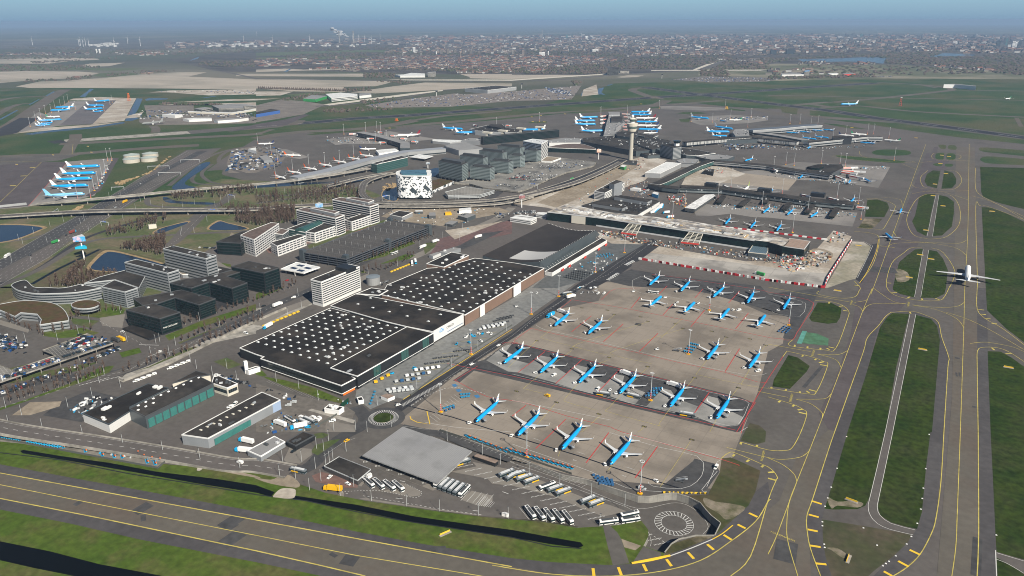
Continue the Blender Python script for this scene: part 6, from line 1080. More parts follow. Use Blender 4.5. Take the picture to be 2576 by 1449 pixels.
for k,l,s,t in(('reg','blue','21: 2148,805 2215,725','blue airliner behind the unfinished terminal, left one'),('reg','blue','21: 2402,842 2462,768','blue airliner behind the unfinished terminal, middle one'),('reg','blue','31: 88,872 148,790','blue airliner behind the unfinished terminal, right one'),('reg','blue','21: 2530,690 31: 20,635','blue airliner below the pier, left one'),('reg','blue','31: 195,710 250,660','blue airliner below the pier, middle one'),('reg','blue','31: 430,735 488,692','blue airliner below the pier, right one'),('reg','blue','31: 830,588 875,535','blue airliner just beyond the far end of the pier'),('reg','blue','31: 5,500 60,445','blue airliner behind the pier roof, beside the white lime tailed one'),('nar','lime','21: 2335,468 2392,415','white airliner with a lime green tail behind the pier'),('reg','blue','31: 322,342 350,308','blue airliner at the pier head, left one'),('reg','blue','31: 830,365 800,405','blue airliner at the pier head, middle one'),('reg','blue','31: 968,350 1045,385','blue airliner at the pier head, right one'),('reg','blue','21: 2345,170 2398,150','blue airliner behind the stilted pier'),('nar','orange','11: 450,118 290,108','white airliner with orange tail alone on the pale apron patch'),('nar','navy','11: 1210,50 1045,48','white airliner with dark blue tail by the white tents'),('nar','navy','10: 20,1449 230,1440','white airliner with blue tail at the left apron edge'),('wid','redtail','10: 1415,1365 1635,1350','white wide airliner with black and red tail'),('wid','blue','10: 2085,1300 1920,1285','wide blue airliner left of the black office bar, farther one'),('wid','blue','10: 2235,1332 2010,1330','wide blue airliner left of the black office bar, nearer one'),('wid','blue','20: 110,1308 290,1298','wide blue airliner behind the black office bar')):
 plane(k,l,s,t,g)
for i,s in enumerate(('295,348 170,310','455,297 330,272','612,260 495,235','765,224 648,200','908,190 805,168','1050,159 935,135','1185,127 1080,110')):plane('nar','orange','11: '+s,'white airliner with orange tail, %s from the left along the silver terminal wing'%nth(i),'orange tailed airliners along the terminal wing')
for i,s in enumerate(('1005,222 700,225','965,292 605,295','925,347 565,352','890,417 545,420')):plane('wid','blue','01: '+s,'wide blue airliner on the left remote apron, %s row from the back'%nth(i),'wide airliners on the left remote apron')
plane('wid','holiday','01: 855,502 495,512','pale blue and white wide airliner, front one on the left remote apron')
for i,(k,l,s)in enumerate((('wid','blue','1105,1010 985,1015'),('wid','blue','1048,1062 915,1056'),('wid','blue','1035,1090 865,1098'),('nar','blue','1040,1115 915,1125'),('wid','blue','555,1082 730,1072'),('wid','blue','505,1112 690,1100'),('nar','green','605,1172 475,1175'),('wid','blue','620,1202 395,1210'),('nar','blue','530,1237 395,1242'),('nar','blue','510,1255 370,1260'))):
 plane(k,l,'00: '+s,['blue airliner farthest back on the far dark apron','blue airliner second from the back on the far dark apron','blue airliner third from the back on the far dark apron','small blue airliner nearest on the far dark apron','blue airliner nose left, farther of two on the far pale stands','blue airliner nose left, nearer of two on the far pale stands','white airliner with green tail on the far pale apron','long blue airliner nose right on the far pale apron','small blue airliner behind the front one on the far pale apron','small blue airliner nearest on the far pale apron'][i],'airliners on the far remote aprons')
plane('wid','grey','00: 1480,1242 1590,1225','grey old jet parked by the far service sheds')
for i,(k,l,s)in enumerate((('wid','blue','865,1178 685,1178'),('wid','blue','840,1215 650,1210'),('wid','blue','845,1250 650,1245'),('wid','blue','920,1317 712,1312'),('wid','blue','1195,1128 1350,1122'),('wid','blue','1205,1155 1410,1150'),('wid','redtail','1240,1190 1410,1185'),('wid','blue','1250,1227 1445,1222'),('wid','navy','1255,1265 1440,1260'),('wid','blue','1270,1302 1440,1298'),('nar','yb','1320,1340 1465,1335'))):
 side='left' if i<4 else 'right';j=i if i<4 else i-4
 plane(k,l,'20: '+s,'airliner on the %s of the pier behind the control tower, %s outermost, %s'%(side,nth(j),{'blue':'blue','redtail':'red tail','navy':'dark tail','yb':'yellow tail'}[l]),'airliners around the pier behind the control tower')
for k,l,s,t in(('wid','blue','20: 1945,1192 1835,1175','blue airliner on the dark taxiway right of the tower'),('wid','blue','20: 2225,1300 2085,1275','wide blue airliner farther back at the forked pier root'),('wid','blue','20: 2190,1328 1975,1318','wide blue airliner nose right at the forked pier root'),('nar','blue','20: 2165,1370 2050,1362','small blue airliner at the forked pier root'),('reg','blue','20: 2090,1210 2160,1220','small blue airliner on the pale far stands'),('nar','green','20: 2180,1208 2285,1205','white and green airliner on the pale far stands'),('wid','blue','30: 730,1050 910,1043','wide blue airliner alone on the far taxiway across the runway'),('nar','green','30: 2390,995 2450,985','white airliner with green tail far right on the airfield'),('reg','blue','30: 180,1332 270,1335','blue airliner nose left in the fork of the piers, first from the left'),('reg','blue','30: 305,1322 400,1328','blue airliner nose left in the fork of the piers, second from the left'),('reg','blue','30: 420,1307 510,1310','blue airliner nose left in the fork of the piers, third from the left'),('reg','blue','30: 540,1302 640,1308','blue airliner nose left in the fork of the piers, at the tip'),('nar','blue','30: 455,1400 375,1385','blue airliner behind the nearer pier arm, left one'),('nar','blue','30: 580,1387 500,1372','blue airliner behind the nearer pier arm, second one'),('nar','navy','30: 828,1367 750,1355','white airliner with black tail behind the nearer pier arm'),('nar','green','30: 955,1355 875,1345','white airliner with green tail behind the nearer pier arm'),('reg','blue','30: 925,1432 1030,1437','blue airliner in front of the nearer pier arm'),('nar','green','30: 1165,1408 1275,1412','white and teal airliner at the tip of the nearer pier arm'),('reg','blue','31: 400,45 425,25','blue airliner nose on, below the truss walkway')):
 plane(k,l,s,t,'airliners beyond the control tower')
def bridge_me():
 o=empty('jet_bridge',(0,0,0),cat='jet bridge');b=MB();b.box((9,0,4),(18,3,3));b.build('tunnel',white,o);b=MB();b.box((8,0,4.6),(11,3.2,1.8));b.build('red_panel',mat('coral',(.72,.12,.06)),o)
 b=MB();b.cyl(0,0,0,7.5,2.2,2.2,10);b.build('rotunda',greyD,o);b=MB();b.box((16,0,0),(1,2.6,4));b.build('support',greyL,o);b=MB();b.box((19.5,0,3.8),(3.4,4,3.4));b.build('cab',greyL,o);return o
BP=Proto(bridge_me)
for i,(s,t)in enumerate([('31: '+a,'at the pier head')for a in('250,260 330,300','470,300 540,335','670,330 780,370','700,250 900,245','650,270 980,290','720,290 890,315','800,325 960,355','30,250 90,280')]+[('21: '+a,'on the near dark pier')for a in('2130,430 2200,460','2500,500 2560,520')]+[('31: '+a,'on the near dark pier')for a in('330,520 420,540','600,550 700,575','880,640 960,650')]+[('30: '+a,'on the forked pier')for a in('60,1320 130,1330','200,1310 260,1320','310,1300 390,1310','440,1290 520,1300','660,1430 740,1438','800,1420 880,1428','920,1405 1010,1412','1040,1390 1120,1400')]+[('20: '+a,'on the pier behind the tower')for a in('960,1170 885,1175','960,1205 885,1210','960,1240 885,1245','1000,1275 940,1280','1000,1310 940,1315','1100,1150 1180,1155','1120,1180 1190,1185','1130,1220 1190,1225','1130,1255 1190,1260','1110,1280 1180,1285','1120,1310 1190,1315')]+[('10: '+a,'on the pier with the red tailed jet')for a in('1110,1370 1020,1365','1190,1400 1120,1400','1310,1440 1240,1438','1280,1340 1230,1335','1350,1370 1390,1372','1450,1400 1510,1402','1560,1430 1600,1432','930,1355 1000,1352')]+[('B: '+a,'on the pier by the black office bar')for a in('480,110 400,95','570,130 490,140','760,160 860,180','950,100 1050,105','1130,160 1210,165')]):
 p=P(s);a,c=W(p[0],4),W(p[1],4);an=math.atan2(c.y-a.y,c.x-a.x);L_=(c-a).length;k_=min(max(L_/21,.9),3)
 BP.put((a.x,a.y,GB),an,'white jet bridge with red panel %s, number %d counted outwards'%(t,i+1)if False else 'white jet bridge with coral red panel, %s %s'%(nth(i%11 if i<60 else i),t),'jet bridges',(k_,1,1))
def wheels(b,xs,y,r=.5,m=0):
 for x in xs:
  for s in(-1,1):b.bar((x,s*y-.15,r),(x,s*y+.15,r),r,m,8)
def bus(kind):
 def mk_():
  o=empty('bus',(0,0,0),cat='bus');wl=mat('bus_grey',(.16,.18,.20),rough=.4)if kind=='dark' else white
  b=MB();b.box((0,0,.35),(12,2.55,2.75),0,0,0);b.f,b.m=b.f,b.m;b.build('body',wl,o);b=MB();b.box((0,0,.95),(12.06,2.62,1.3));b.build('window_band',glassP,o)
  b=MB();b.box((.8,0,3.1),(7.5,1.7,.35));b.box((-4.4,0,3.1),(1.6,1.6,.3));b.build('roof_unit',greyL if kind=='dark' else greyD,o)
  if kind=='dark':b=MB();b.box((-2.5,0,.4),(5.5,2.66,.9));b.build('yellow_stripe',yellow,o)
  b=MB();wheels(b,(3.6,),1.15);b.build('wheel',black,o);b=MB();wheels(b,(-3.2,),1.15);b.build('wheel',black,o);return o
 return mk_
BW,BD=Proto(bus('white')),Proto(bus('dark'))
def veh(pr,s,lab,g,yard=False,sc=None,flip=False):
 p=P(s);A,B=(Wy(p[0],.3),Wy(p[1],.3))if yard else(W(p[0],GB),W(p[1],GB));z=A.lerp(B,.5).z if yard else GB
 a=math.atan2(A.y-B.y,A.x-B.x);c=A.lerp(B,.5);return pr.put((c.x,c.y,z),a,lab,g,sc)
for i,s in enumerate(('1190,575 1080,480','1292,590 1180,490','1400,605 1285,510','1490,615 1375,515')):veh(BW,'13: '+s,'white bus parked by the staff building, %s from the left'%nth(i),'buses in the bus yard',True)
for i,s in enumerate(('1840,590 1945,490','1890,605 1990,510','1940,625 2040,525','1990,645 2095,545')):veh(BD,'13: '+s,'dark grey bus beside the canopy, %s from the left'%nth(i),'buses in the bus yard',True)
veh(BW,'13: 2045,665 2145,560','white bus at the right end of the row beside the canopy','buses in the bus yard',True);veh(Proto(bus('white')),'13: 1800,565 1900,475','colourful wrapped bus half under the canopy edge','buses in the bus yard',True)
for i,s in enumerate(('230,890 140,770','325,905 230,780','420,920 325,795','515,930 415,805','610,945 510,815')):veh(BW,'23: '+s,'white bus at the foot of the bus yard, %s from the left'%nth(i),'buses in the bus yard',True)
for i,s in enumerate(('13: 2460,455 2576,410','13: 2540,485 2620,440','23: -10,460 120,425','23: 40,505 200,455','23: 115,535 275,480','23: 350,615 515,560','23: 430,650 600,590','23: 680,735 845,670','23: 760,765 930,705')):veh(BD,s,'dark yellow striped bus on the angled bays, %s from the left'%nth(i),'buses in the bus yard',True)
veh(BW,'23: 270,590 435,530','white bus between dark ones on the angled bays','buses in the bus yard',True);veh(BW,'23: 880,930 1065,910','white and blue bus waiting by the tunnel roundabout','buses in the bus yard',True);veh(BW,'23: 1095,915 1285,890','white and pink bus by the tunnel roundabout, nearer of two','buses in the bus yard',True);veh(BW,'23: 1090,865 1275,830','white and pink bus by the tunnel roundabout, farther of two','buses in the bus yard',True)
g='dark buses on the apron and roads'
for s,t in(('22: 990,1090 845,1070','dark bus on the apron road, left of two near the light mast'),('22: 1290,1120 1155,1085','dark bus on the apron road, right of two near the light mast'),('22: 1835,1300 1685,1275','dark bus alone on the apron road near the last stand'),('13: 515,425 345,385','dark bus leaving the viaduct towards the yard'),('22: 500,75 605,60','dark yellow bus on the cargo yard road'),('12: 400,1375 290,1310','white roofed bus in the workshop yard'),('12: 540,1390 445,1350','dark bus in the fenced workshop yard, nearer one'),('12: 590,1370 490,1325','dark bus in the fenced workshop yard, farther one'),('13: 2150,300 2000,345','dark bus coming out from under the canopy')):
 veh(BD if 'dark' in t else BW,s,t,g,'13: 2150' in s)
veh(BW,'22: 1475,60 1370,45','white bus crossing the apron behind the fourth row',g);veh(BW,'11: 1435,1090 1350,1120','white articulated bus on the tree lined road',g)
def carp(col,van=False):
 def mk_():
  L_,H_=(5.2,2.1)if van else(4.4,1.45);b=MB()
  pr=[(L_/2,.35),(L_/2,.9),(L_*.28,1.05),(L_*.16,H_),(-L_*.46 if van else-L_*.32,H_),(-L_/2,1.0 if not van else H_*.9),(-L_/2,.35)]
  for i in range(len(pr)-1):
   a,c=pr[i],pr[i+1];b.quad((a[0],-.9,a[1]),(c[0],-.9,c[1]),(c[0],.9,c[1]),(a[0],.9,a[1]),1 if i in((2,4)if not van else(2,))else 0);b.f[-1]=b.f[-1][::-1]
  b.face([(x,-.9,z)for x,z in pr],0);b.face([(x,.9,z)for x,z in pr][::-1],0);b.box((-.2,0,1.0),(L_*.45,1.84,H_*.25),0,1);wheels(b,(L_*.3,-L_*.3),.8,.33,2)
  o=b.build('van' if van else 'car',[col,glassP,black],cat='van' if van else 'car');return o
 return mk_
CC={'white':white,'dark':mat('car_dark',(.02,.022,.026),rough=.3),'grey':mat('car_grey',(.14,.145,.15),rough=.3),'silver':galv,'red':mat('car_red',(.35,.02,.02),rough=.3),'blue':mat('car_blue',(.02,.08,.25),rough=.3),'yellow':yellow,'light blue':blueD}
CP={k:Proto(carp(v))for k,v in CC.items()};VP={k:Proto(carp(v,True))for k,v in CC.items()}
def truck(cabm,boxm):
 def mk_():
  o=empty('lorry',(0,0,0),cat='lorry');b=MB();b.box((5.2,0,.5),(2.2,2.45,2.4));b.build('cab',cabm,o);b=MB();b.box((6.15,0,1.7),(.4,2.3,1));b.build('windscreen',glassP,o);b=MB();b.box((-1.2,0,1.1),(10,2.55,2.9));b.build('trailer',boxm,o);b=MB();wheels(b,(5.2,2.6),1.1);b.build('wheel',black,o);b=MB();wheels(b,(-3.6,-4.8),1.1);b.build('wheel',black,o);return o
 return mk_
TP={'white':Proto(truck(white,white)),'blue':Proto(truck(blueD,white)),'dark':Proto(truck(greyD,greyD)),'red':Proto(truck(blueD,mat('maroon',(.25,.06,.05)))),'green':Proto(truck(white,green)),'yellow':Proto(truck(yellow,yellow)),'tanker':Proto(truck(blueD,blueD))}
for c,s,t in(('white','12: 280,155 155,205','white articulated lorry beside the white office slab'),('white','11: 1845,975 1770,1000','white lorry on the tree lined road, farther of two'),('white','11: 1635,1060 1720,1030','white lorry on the tree lined road, nearer of two'),('white','11: 2165,960 2305,925','white lorry on the striped red asphalt'),('white','11: 1575,1245 1570,1180','white lorry docked at the yellow loading posts, left one'),('blue','11: 1612,1225 1600,1165','white lorry with blue cab docked at the loading posts'),('blue','12: 60,430 180,365','blue lorry with white cab at the lower loading bays'),('red','01: 770,880 695,910','lorry with maroon trailer on the motorway'),('green','01: 600,980 520,1010','lorry with green trailer on the motorway'),('white','01: 35,1160 115,1115','white lorry low on the motorway at the left edge'),('yellow','01: 1230,600 1285,578','silver and orange tanker on the motorway under the viaduct'),('tanker','22: 345,310 430,265','light blue fuel lorry beside the parked airliner'),('white','22: 655,80 530,115','white fuel tanker lorry near the apron corner'),('white','22: 470,240 540,265','white catering lorry behind the first third row airliner'),('white','22: 1110,860 1190,890','white catering lorry at the fourth second row airliner'),('white','22: 1580,975 1675,1005','white catering lorry at the fifth second row airliner'),('blue','12: 375,1420 490,1395','white box lorry in the workshop yard'),('blue','03: 2430,95 2535,120','lorry with blue cab in the yard corner, farther one'),('blue','03: 2390,195 2515,210','lorry with blue cab in the yard corner, nearer one'),('white','12: 195,1360 295,1400','white tank vehicle in the workshop yard'),('green','21: 2455,1310 2530,1330','green lorry behind the barrier blocks'),('dark','02: 1100,510 1230,560','dark truck beside the yellow concrete mixer'),('yellow','02: 1180,510 1260,545','yellow concrete mixer truck'),('yellow','13: 735,585 820,595','yellow works truck at the bus yard entrance'),('yellow','21: 150,540 185,535','yellow tipper on the new viaduct, nearest'),('yellow','21: 330,462 360,458','yellow tipper on the new viaduct, second'),('green','21: 580,370 620,355','green road paver on the new viaduct'),('blue','21: 1525,700 1575,695','blue and white lorry by the building site gate'),('blue','21: 1560,745 1620,740','blue and white lorry parked behind the unfinished terminal'),('red','10: 1320,1055 1330,1060','red lorry far off on the road by the parking field')):
 veh(TP[c],s,t,'lorries')
for i in range(9):veh(TP['blue'],'21: %d,%d %d,%d'%(1440+i*12 if i<5 else 1520,690-i*9,1390+i*12,705-i*9),'white trailer with blue cab, %s in the slanted row behind the long white wall'%nth(i),'trailers parked by the white wall')
for c,s,t in(('yellow','13: 890,105 935,82','yellow car on the road below the roundabout'),('white','13: 725,475 760,445','white car in the staff car park, left'),('white','13: 950,540 900,515','white car in the staff car park, right'),('white','12: 1450,1175 1405,1190','white car at the entry of the cargo roundabout'),('white','12: 2150,780 2190,765','white car on the apron service road, nearer one'),('white','12: 2425,590 2455,575','white car on the apron service road, farther one'),('white','02: 1585,655 1620,640','white car crossing the junction'),('white','02: 1218,440 1250,448','white car in front of the black office'),('dark','12: 60,190 95,180','dark car beside the white lorry'),('light blue','E: 1140,1080 1245,1085','light blue car in the workshop yard'),('red','11: 300,1380 328,1372','red car by the petrol station'),('dark','13: 360,210 395,190','dark car at the wash hall'),('dark','01: 1545,662 1580,655','dark car on the flyover, left one'),('dark','01: 1800,655 1830,652','dark car on the flyover, right one'),('dark','01: 655,930 680,910','dark car behind the maroon lorry'),('dark','01: 290,1130 315,1120','dark car on the lower motorway'),('silver','01: 1150,645 1180,635','silver car passing under the flyover'),('silver','01: 1405,410 1425,395','silver car on the motorway between gantries')):
 veh(CP[c],s,t,'cars on the roads')
for c,s,t in(('white','03: 2375,300 2455,325','white van on the viaduct road'),('yellow','22: 330,1080 380,1100','yellow van on the apron'),('white','12: 740,1350 795,1340','white van on the paved loop beside the gatehouse'),('white','23: 2040,380 2065,345','white van at the edge of the apron loop'),('white','22: 400,895 440,875','white van under the second airliner of the second row'),('white','22: 845,1040 880,1010','white van beside the mast road bus'),('silver','23: 1350,585 1270,565','grey minibus on the apron loop road'),('white','E: 1235,870 1350,905','white minibus in the workshop yard, first'),('white','E: 1330,920 1430,960','white minibus in the workshop yard, second'),('white','E: 1380,880 1470,925','white minibus in the workshop yard, third'),('white','E: 1020,870 1110,905','white pick-up in the workshop yard'),('silver','E: 730,640 850,635','silver van by the workshop office, nearer'),('silver','E: 840,570 950,575','silver van by the workshop office, farther'),('white','12: 350,105 405,95','white delivery van on the road by the offices'),('white','02: 2285,1210 2345,1195','white van between the workshops, left'),('white','02: 2350,1185 2380,1160','white van between the workshops, right'),('white','02: 2490,465 2460,455','white van at the loading bays'),('white','22: 2255,230 2305,225','white van in the fourth apron row'),('white','22: 850,70 880,50','white van near the stair trucks, left'),('white','22: 910,70 940,50','white van near the stair trucks, right'),('white','22: 2450,845 2500,835','white van beside the last airliner of the third row'),('white','21: 2110,635 2150,630','white van alone on the pier apron')):
 veh(VP[c],s,t,'vans')
for i in range(8):u=1370+i*58+(110 if i>3 else 0);v=940-i*22-(40 if i>3 else 0);veh(VP['white'],'02: %d,%d %d,%d'%(u-25,v+8,u+25,v-5),'white and yellow van, %s along the concrete wall'%nth(i),'vans parked along the concrete wall')
def tug(col):
 def mk_():
  b=MB();b.box((0,0,.35),(3.4,1.7,.8),0,0);b.box((-.6,0,1.15),(1.3,1.5,.8),0,1,0);b.box((1.1,0,1.15),(1,1.2,.3),0,0);wheels(b,(1,-1),.75,.35,2);return b.build('ground_power_cart' if col is white else 'baggage_tug',[col,glassP,black],cat='cart')
 return mk_
GP,TGB=Proto(tug(white)),Proto(tug(blueD))
for i,s in enumerate(('12: 2145,1365','23: -5,45','23: 445,190','23: 935,335','23: 1448,500','12: 2450,765','22: 235,860','22: 632,960','22: 1045,1068','22: 1538,1195','22: 2003,1312','22: 388,382','22: 733,455','22: 1915,720','22: 2338,812','22: 1540,100','22: 1873,158','22: 2222,225','22: 1665,150','22: 1640,170','22: 1650,40','22: 1978,100','22: 2325,162','32: 103,228','22: 1460,622','22: 1220,40','22: 985,1035')):
 q=W(P(s)[0],GB);GP.put(q,1.2+i*.37,'small white ground power cart, %s counted along the apron rows from the front'%nth(i),'ground power carts')
for i,s in enumerate(('1370,865','2020,568','2145,553','2195,490','2280,465','2165,475')+('1595,812',)):q=W(P('12: '+s)[0],GB);TGB.put(q,.8+i,'light blue baggage tug, %s on the cargo yard'%nth(i),'tugs on the cargo yard')
for i,s in enumerate(('12: 2110,500','12: 2130,480','12: 2240,465','12: 2335,455','12: 2370,470','12: 2265,540','22: 45,192','22: 250,55')):q=W(P(s)[0],GB);GP.put(q,1+i,'white tug, %s on the cargo yard'%nth(i),'tugs on the cargo yard')
def stairs():
 o=empty('boarding_stairs',(0,0,0),cat='boarding stairs');b=MB();b.quad((-3.5,-.8,.6),(-3.5,.8,.6),(2.5,.8,3.2),(2.5,-.8,3.2));b.f=[f[::-1]for f in b.f];b.box((3.3,0,3.0),(1.8,1.8,.2));b.build('steps',grey,o);b=MB()
 for s in(-.8,.8):b.bar((-3.5,s,1.6),(2.5,s,4.2),.07);b.bar((2.5,s,4.2),(4.2,s,4.2),.07)
 b.build('handrail',greyL,o);b=MB();b.box((-1,0,.3),(5.5,1.8,.35));wheels(b,(1.5,-3),.9,.35);b.build('chassis',greyD,o);return o
ST=Proto(stairs)
for i,s in enumerate(('12: 2290,1345','23: 130,20','23: 595,165','22: 350,845','22: 745,945','22: 1150,1045','22: 1660,1180','22: 2135,1300','22: 490,375','22: 830,450','22: 2030,712','22: 2450,800','22: 2410,145','22: 2075,80','32: 205,210','22: 1660,635','23: 1700,500')):
 q=W(P(s)[0],GB);ST.put(q,-.65+(i>14)*.8,'grey boarding stairs, %s from the front, beside a parked airliner'%nth(i)if i<15 else('grey boarding stairs standing alone by the mast carts' if i==15 else 'grey boarding stairs alone on the empty front stand'),'boarding stairs')
def dolly(boxm):
 def mk_():
  b=MB();b.box((0,0,.4),(3.2,2.4,.2),0,0)
  if boxm:b.box((0,0,.6),(2.9,2.2,1.7),0,1)
  else:
   for x in(-1.6,1.6):b.box((x,0,.6),(.1,2.4,.5),0,0)
  wheels(b,(1.1,-1.1),1,.25,2);return b.build('cargo_dolly',[greyD,boxm or greyD,black],cat='cargo dolly')
 return mk_
DP={'white':Proto(dolly(white)),'blue':Proto(dolly(mat('cart_blue',(.03,.20,.36)))),'empty':Proto(dolly(None)),'silver':Proto(dolly(galv)),'yellow':Proto(dolly(yellow)),'navy':Proto(dolly(mat('cart_navy',(.03,.10,.22))))}
DLN={'white':'white boxed','blue':'light blue','empty':'empty dark','silver':'silver wrapped','yellow':'yellow boxed','navy':'navy blue'}
def drow(c,s,n,lab,rz=.95,sc=None):
 sc=sc or((.62,.62,.55)if c in('blue','navy',('navy','blue'))else None)
 p=P(s)
 for i in range(n):
  f=i/max(n-1,1);q=W((p[0][0]+(p[1][0]-p[0][0])*f,p[0][1]+(p[1][1]-p[0][1])*f),GB);cc=c[i%len(c)]if isinstance(c,(list,tuple))else c
  DP[cc].put(q,rz+rnd.uniform(-.1,.1),'%s cargo dolly, %s %s'%(DLN[cc],nth(i),lab),'cargo dollies and carts',sc)
drow('white','12: 1610,835 1835,805',5,'in the white row of the cargo yard');drow(('white','silver','silver','navy'),'12: 1520,892 1740,862',5,'in the row below the white boxes');drow(('silver','navy'),'12: 1412,950 1640,920',5,'in the third cargo yard row');drow(('silver','white'),'12: 1330,1035 1560,1010',5,'in the nearest yard row');drow('silver','12: 1350,1055 1570,1030',6,'in the fenced corner row');drow('yellow','12: 1205,955 1330,890',3,'along the black warehouse');drow('empty','12: 1715,765 1930,735',5,'in the dark row of the yard');drow('empty','12: 1800,710 2015,685',5,'in the second dark row');drow('empty','12: 2005,640 2150,622',4,'in the third dark row')
drow(('silver','white'),'12: 2255,425 2480,380',6,'near the brown warehouse, front');drow('silver','12: 2290,400 2500,360',6,'near the brown warehouse, second');drow('empty','12: 2320,375 2530,340',7,'near the brown warehouse, third');drow('empty','12: 2400,335 2560,300',6,'near the brown warehouse, fourth');drow('empty','12: 2440,310 2576,280',5,'near the brown warehouse, fifth')
for k in range(5):drow('empty','21: %d,%d %d,%d'%(535+k*25,1340-k*16,690+k*25,1375-k*18),8,'in stacked row %s by the hangar'%nth(k))
drow('blue','21: 850,1140 1010,1120',7,'in the blue group by the hangar');drow('blue','21: 860,1125 980,1105',5,'in the rear blue group by the hangar');drow('blue','12: 1150,1170 1195,1050',5,'in the tug train beside the roundabout',1.6)
drow('blue','12: 2065,1075 2145,1070',4,'in the small group by the first mast');drow('blue','12: 2070,1105 2140,1095',4,'in the second line by the first mast');drow('blue','12: 1895,1215 1985,1190',4,'beside the near mast');drow('navy','12: 1910,1240 1990,1210',3,'behind the near mast')
for k in range(4):drow('blue','22: %d,%d %d,%d'%(1735+k*22,640-k*26,1800+k*22,655-k*26),4,'in block row %s by the middle mast'%nth(k));drow(('navy','blue'),'22: %d,%d %d,%d'%(1345+k*25,1090-k*24,1430+k*25,1085-k*24),4,'in block row %s by the second row mast'%nth(k));drow('navy','23: %d,%d %d,%d'%(820+k*22,440+k*28,1000+k*4,490+k*16),5,'in blue row %s below the last stand'%nth(k),.7);drow('navy','32: %d,%d %d,%d'%(105+k*20,440-k*16,180+k*14,455-k*14),3,'in line %s by the corner mast'%nth(k))
def loader():
 b=MB();b.box((0,0,.4),(5.5,1.9,.6),0,0);b.quad((-3.6,-.5,.9),(4.2,-.5,2.0),(4.2,.5,2.0),(-3.6,.5,.9),2);b.box((1.6,.7,1.0),(1.2,.7,.9),0,1);wheels(b,(1.8,-1.8),.8,.35,2);return b.build('belt_loader',[blueD,orange,greyD],cat='belt loader')
LP=Proto(loader)
for i in range(22):
 u,v=2130+i*53,50+i*20.4
 if i<8:s='13: %d,%d'%(u,v)
 else:s='23: %d,%d'%(u-2576,v-(-0))
 if i>=8:s='23: %d,%d'%(-30+(i-8)*47,185+(i-8)*13.6)
 q=W(P(s)[0],GB);LP.put(q,-.35,'blue and orange belt loader, %s from the left along the ramp wall'%nth(i),'belt loaders along the ramp wall')
for i,s in enumerate(('640,150','860,190','1030,230','1150,245','1230,250','1440,240','1520,262','1600,275','1480,300','1560,318','1380,205','900,120','1120,150','2360,110')[:13]):q=W(P('03: '+s)[0],GB);LP.put(q,-.5,'belt loader, %s in the fenced strip below the viaduct'%nth(i),'equipment under the viaduct')
for i in range(9):q=W(P('03: %d,%d'%(20+i*24,50+i*4))[0],GB);TGB.put(q,1.2,'light blue tug, %s in the left row below the viaduct'%nth(i),'equipment under the viaduct')
for i in range(13):q=W(P('03: %d,%d'%(290+i*26,98+i*4.5))[0],GB);TGB.put(q,1.2,'light blue tug, %s in the right row below the viaduct'%nth(i),'equipment under the viaduct')
for i,s in enumerate(('395,70','450,60','510,80','560,65','590,95','430,90','480,45')):q=W(P('03: '+s)[0],GB);DP['silver'].put(q,1,'silver loader frame, %s behind the tug rows'%nth(i),'equipment under the viaduct')
def carrow(s,n,lab,cols=('dark','dark','dark','grey','dark','white','dark','grey','blue','dark','silver','dark','red','dark'),z=0,p_=.85,rz=None):
 p=P(s);A,B=W(p[0],z+GB),W(p[1],z+GB);a=math.atan2(B.y-A.y,B.x-A.x)+math.pi/2 if rz is None else rz
 for i in range(n):
  if rnd.random()>p_:continue
  q=A.lerp(B,i/max(1,n-1));c=rnd.choice(cols);CP[c].put(q,a,'%s car, %s space from the left %s'%(c,nth(i),lab),'parked cars')
carrow('02: 640,695 1120,545',26,'along the deck edge',z=4.5,p_=.9);carrow('02: 20,905 250,865',11,'near the left frame edge on the deck',z=4.5);carrow('02: 150,830 430,760',13,'in the second deck row',z=4.5);carrow('02: 250,800 560,715',14,'in the third deck row',z=4.5)
for k in range(5):carrow('02: %d,%d %d,%d'%(650+k*45,580-k*22,760+k*45,610-k*22),6,'in deck block %s'%nth(k),z=4.5)
carrow('02: 800,475 980,530',9,'at the rear deck corner',z=4.5);carrow('02: 850,740 1200,620',15,'in the row below the deck front',p_=.9);carrow('02: 900,715 1190,600',12,'in the rear row below the deck front');carrow('02: 310,930 500,880',9,'below the concrete wall');carrow('02: 20,1060 280,985',12,'in the strip by the trees')
for k in range(4):carrow('02: %d,%d %d,%d'%(0+k*10,600-k*30,130,620-k*22),6,'in left lot line %s'%nth(k))
for k in range(3):carrow('B: %d,%d %d,%d'%(1000+k*60,1005-k*22,1300+k*40,1020-k*20),12,'in line %s of the tower deck'%nth(k),('dark','red','white','grey','dark'),z=6)
carrow('B: 1400,1030 1560,1010',7,'in the white group of the tower deck',('white',),z=6)
for s,lab in(('31: 230,625 335,632','in the white row under the pier'),('31: 460,645 550,655','beside the pier stair')):carrow(s,6,lab,('white',))
carrow('01: 2010,1045 2160,1050',7,'in the small office car park');carrow('02: 2170,880 2390,950',9,'behind the workshop office')
carrow('12: 1440,1440 1450,1441',0,'');carrow('21: 1150,1220 1215,1185',6,'by the road bend',('white',));carrow('21: 970,1370 1060,1310',6,'in the fenced white group',('white',),p_=1)
for k in range(3):carrow('21: %d,%d %d,%d'%(20+k*20,705-k*12,230,690-k*6),12,'in line %s of the site car park'%nth(k),('dark','white','silver','grey'))
carrow('21: 1310,500 1370,460',5,'beside the site containers',('white',));carrow('21: 2130,590 31: -100,590',0,'')
b=MB();pol=P('20: 20,920 700,860 600,1000 300,1005 0,1010 10: 1950,1070 1200,1080 1100,1060 1500,1000 2000,940 2300,960')
cl_=[greyL,CC['dark'],CC['grey'],CC['dark'],CC['blue']];rc=random.Random(5)
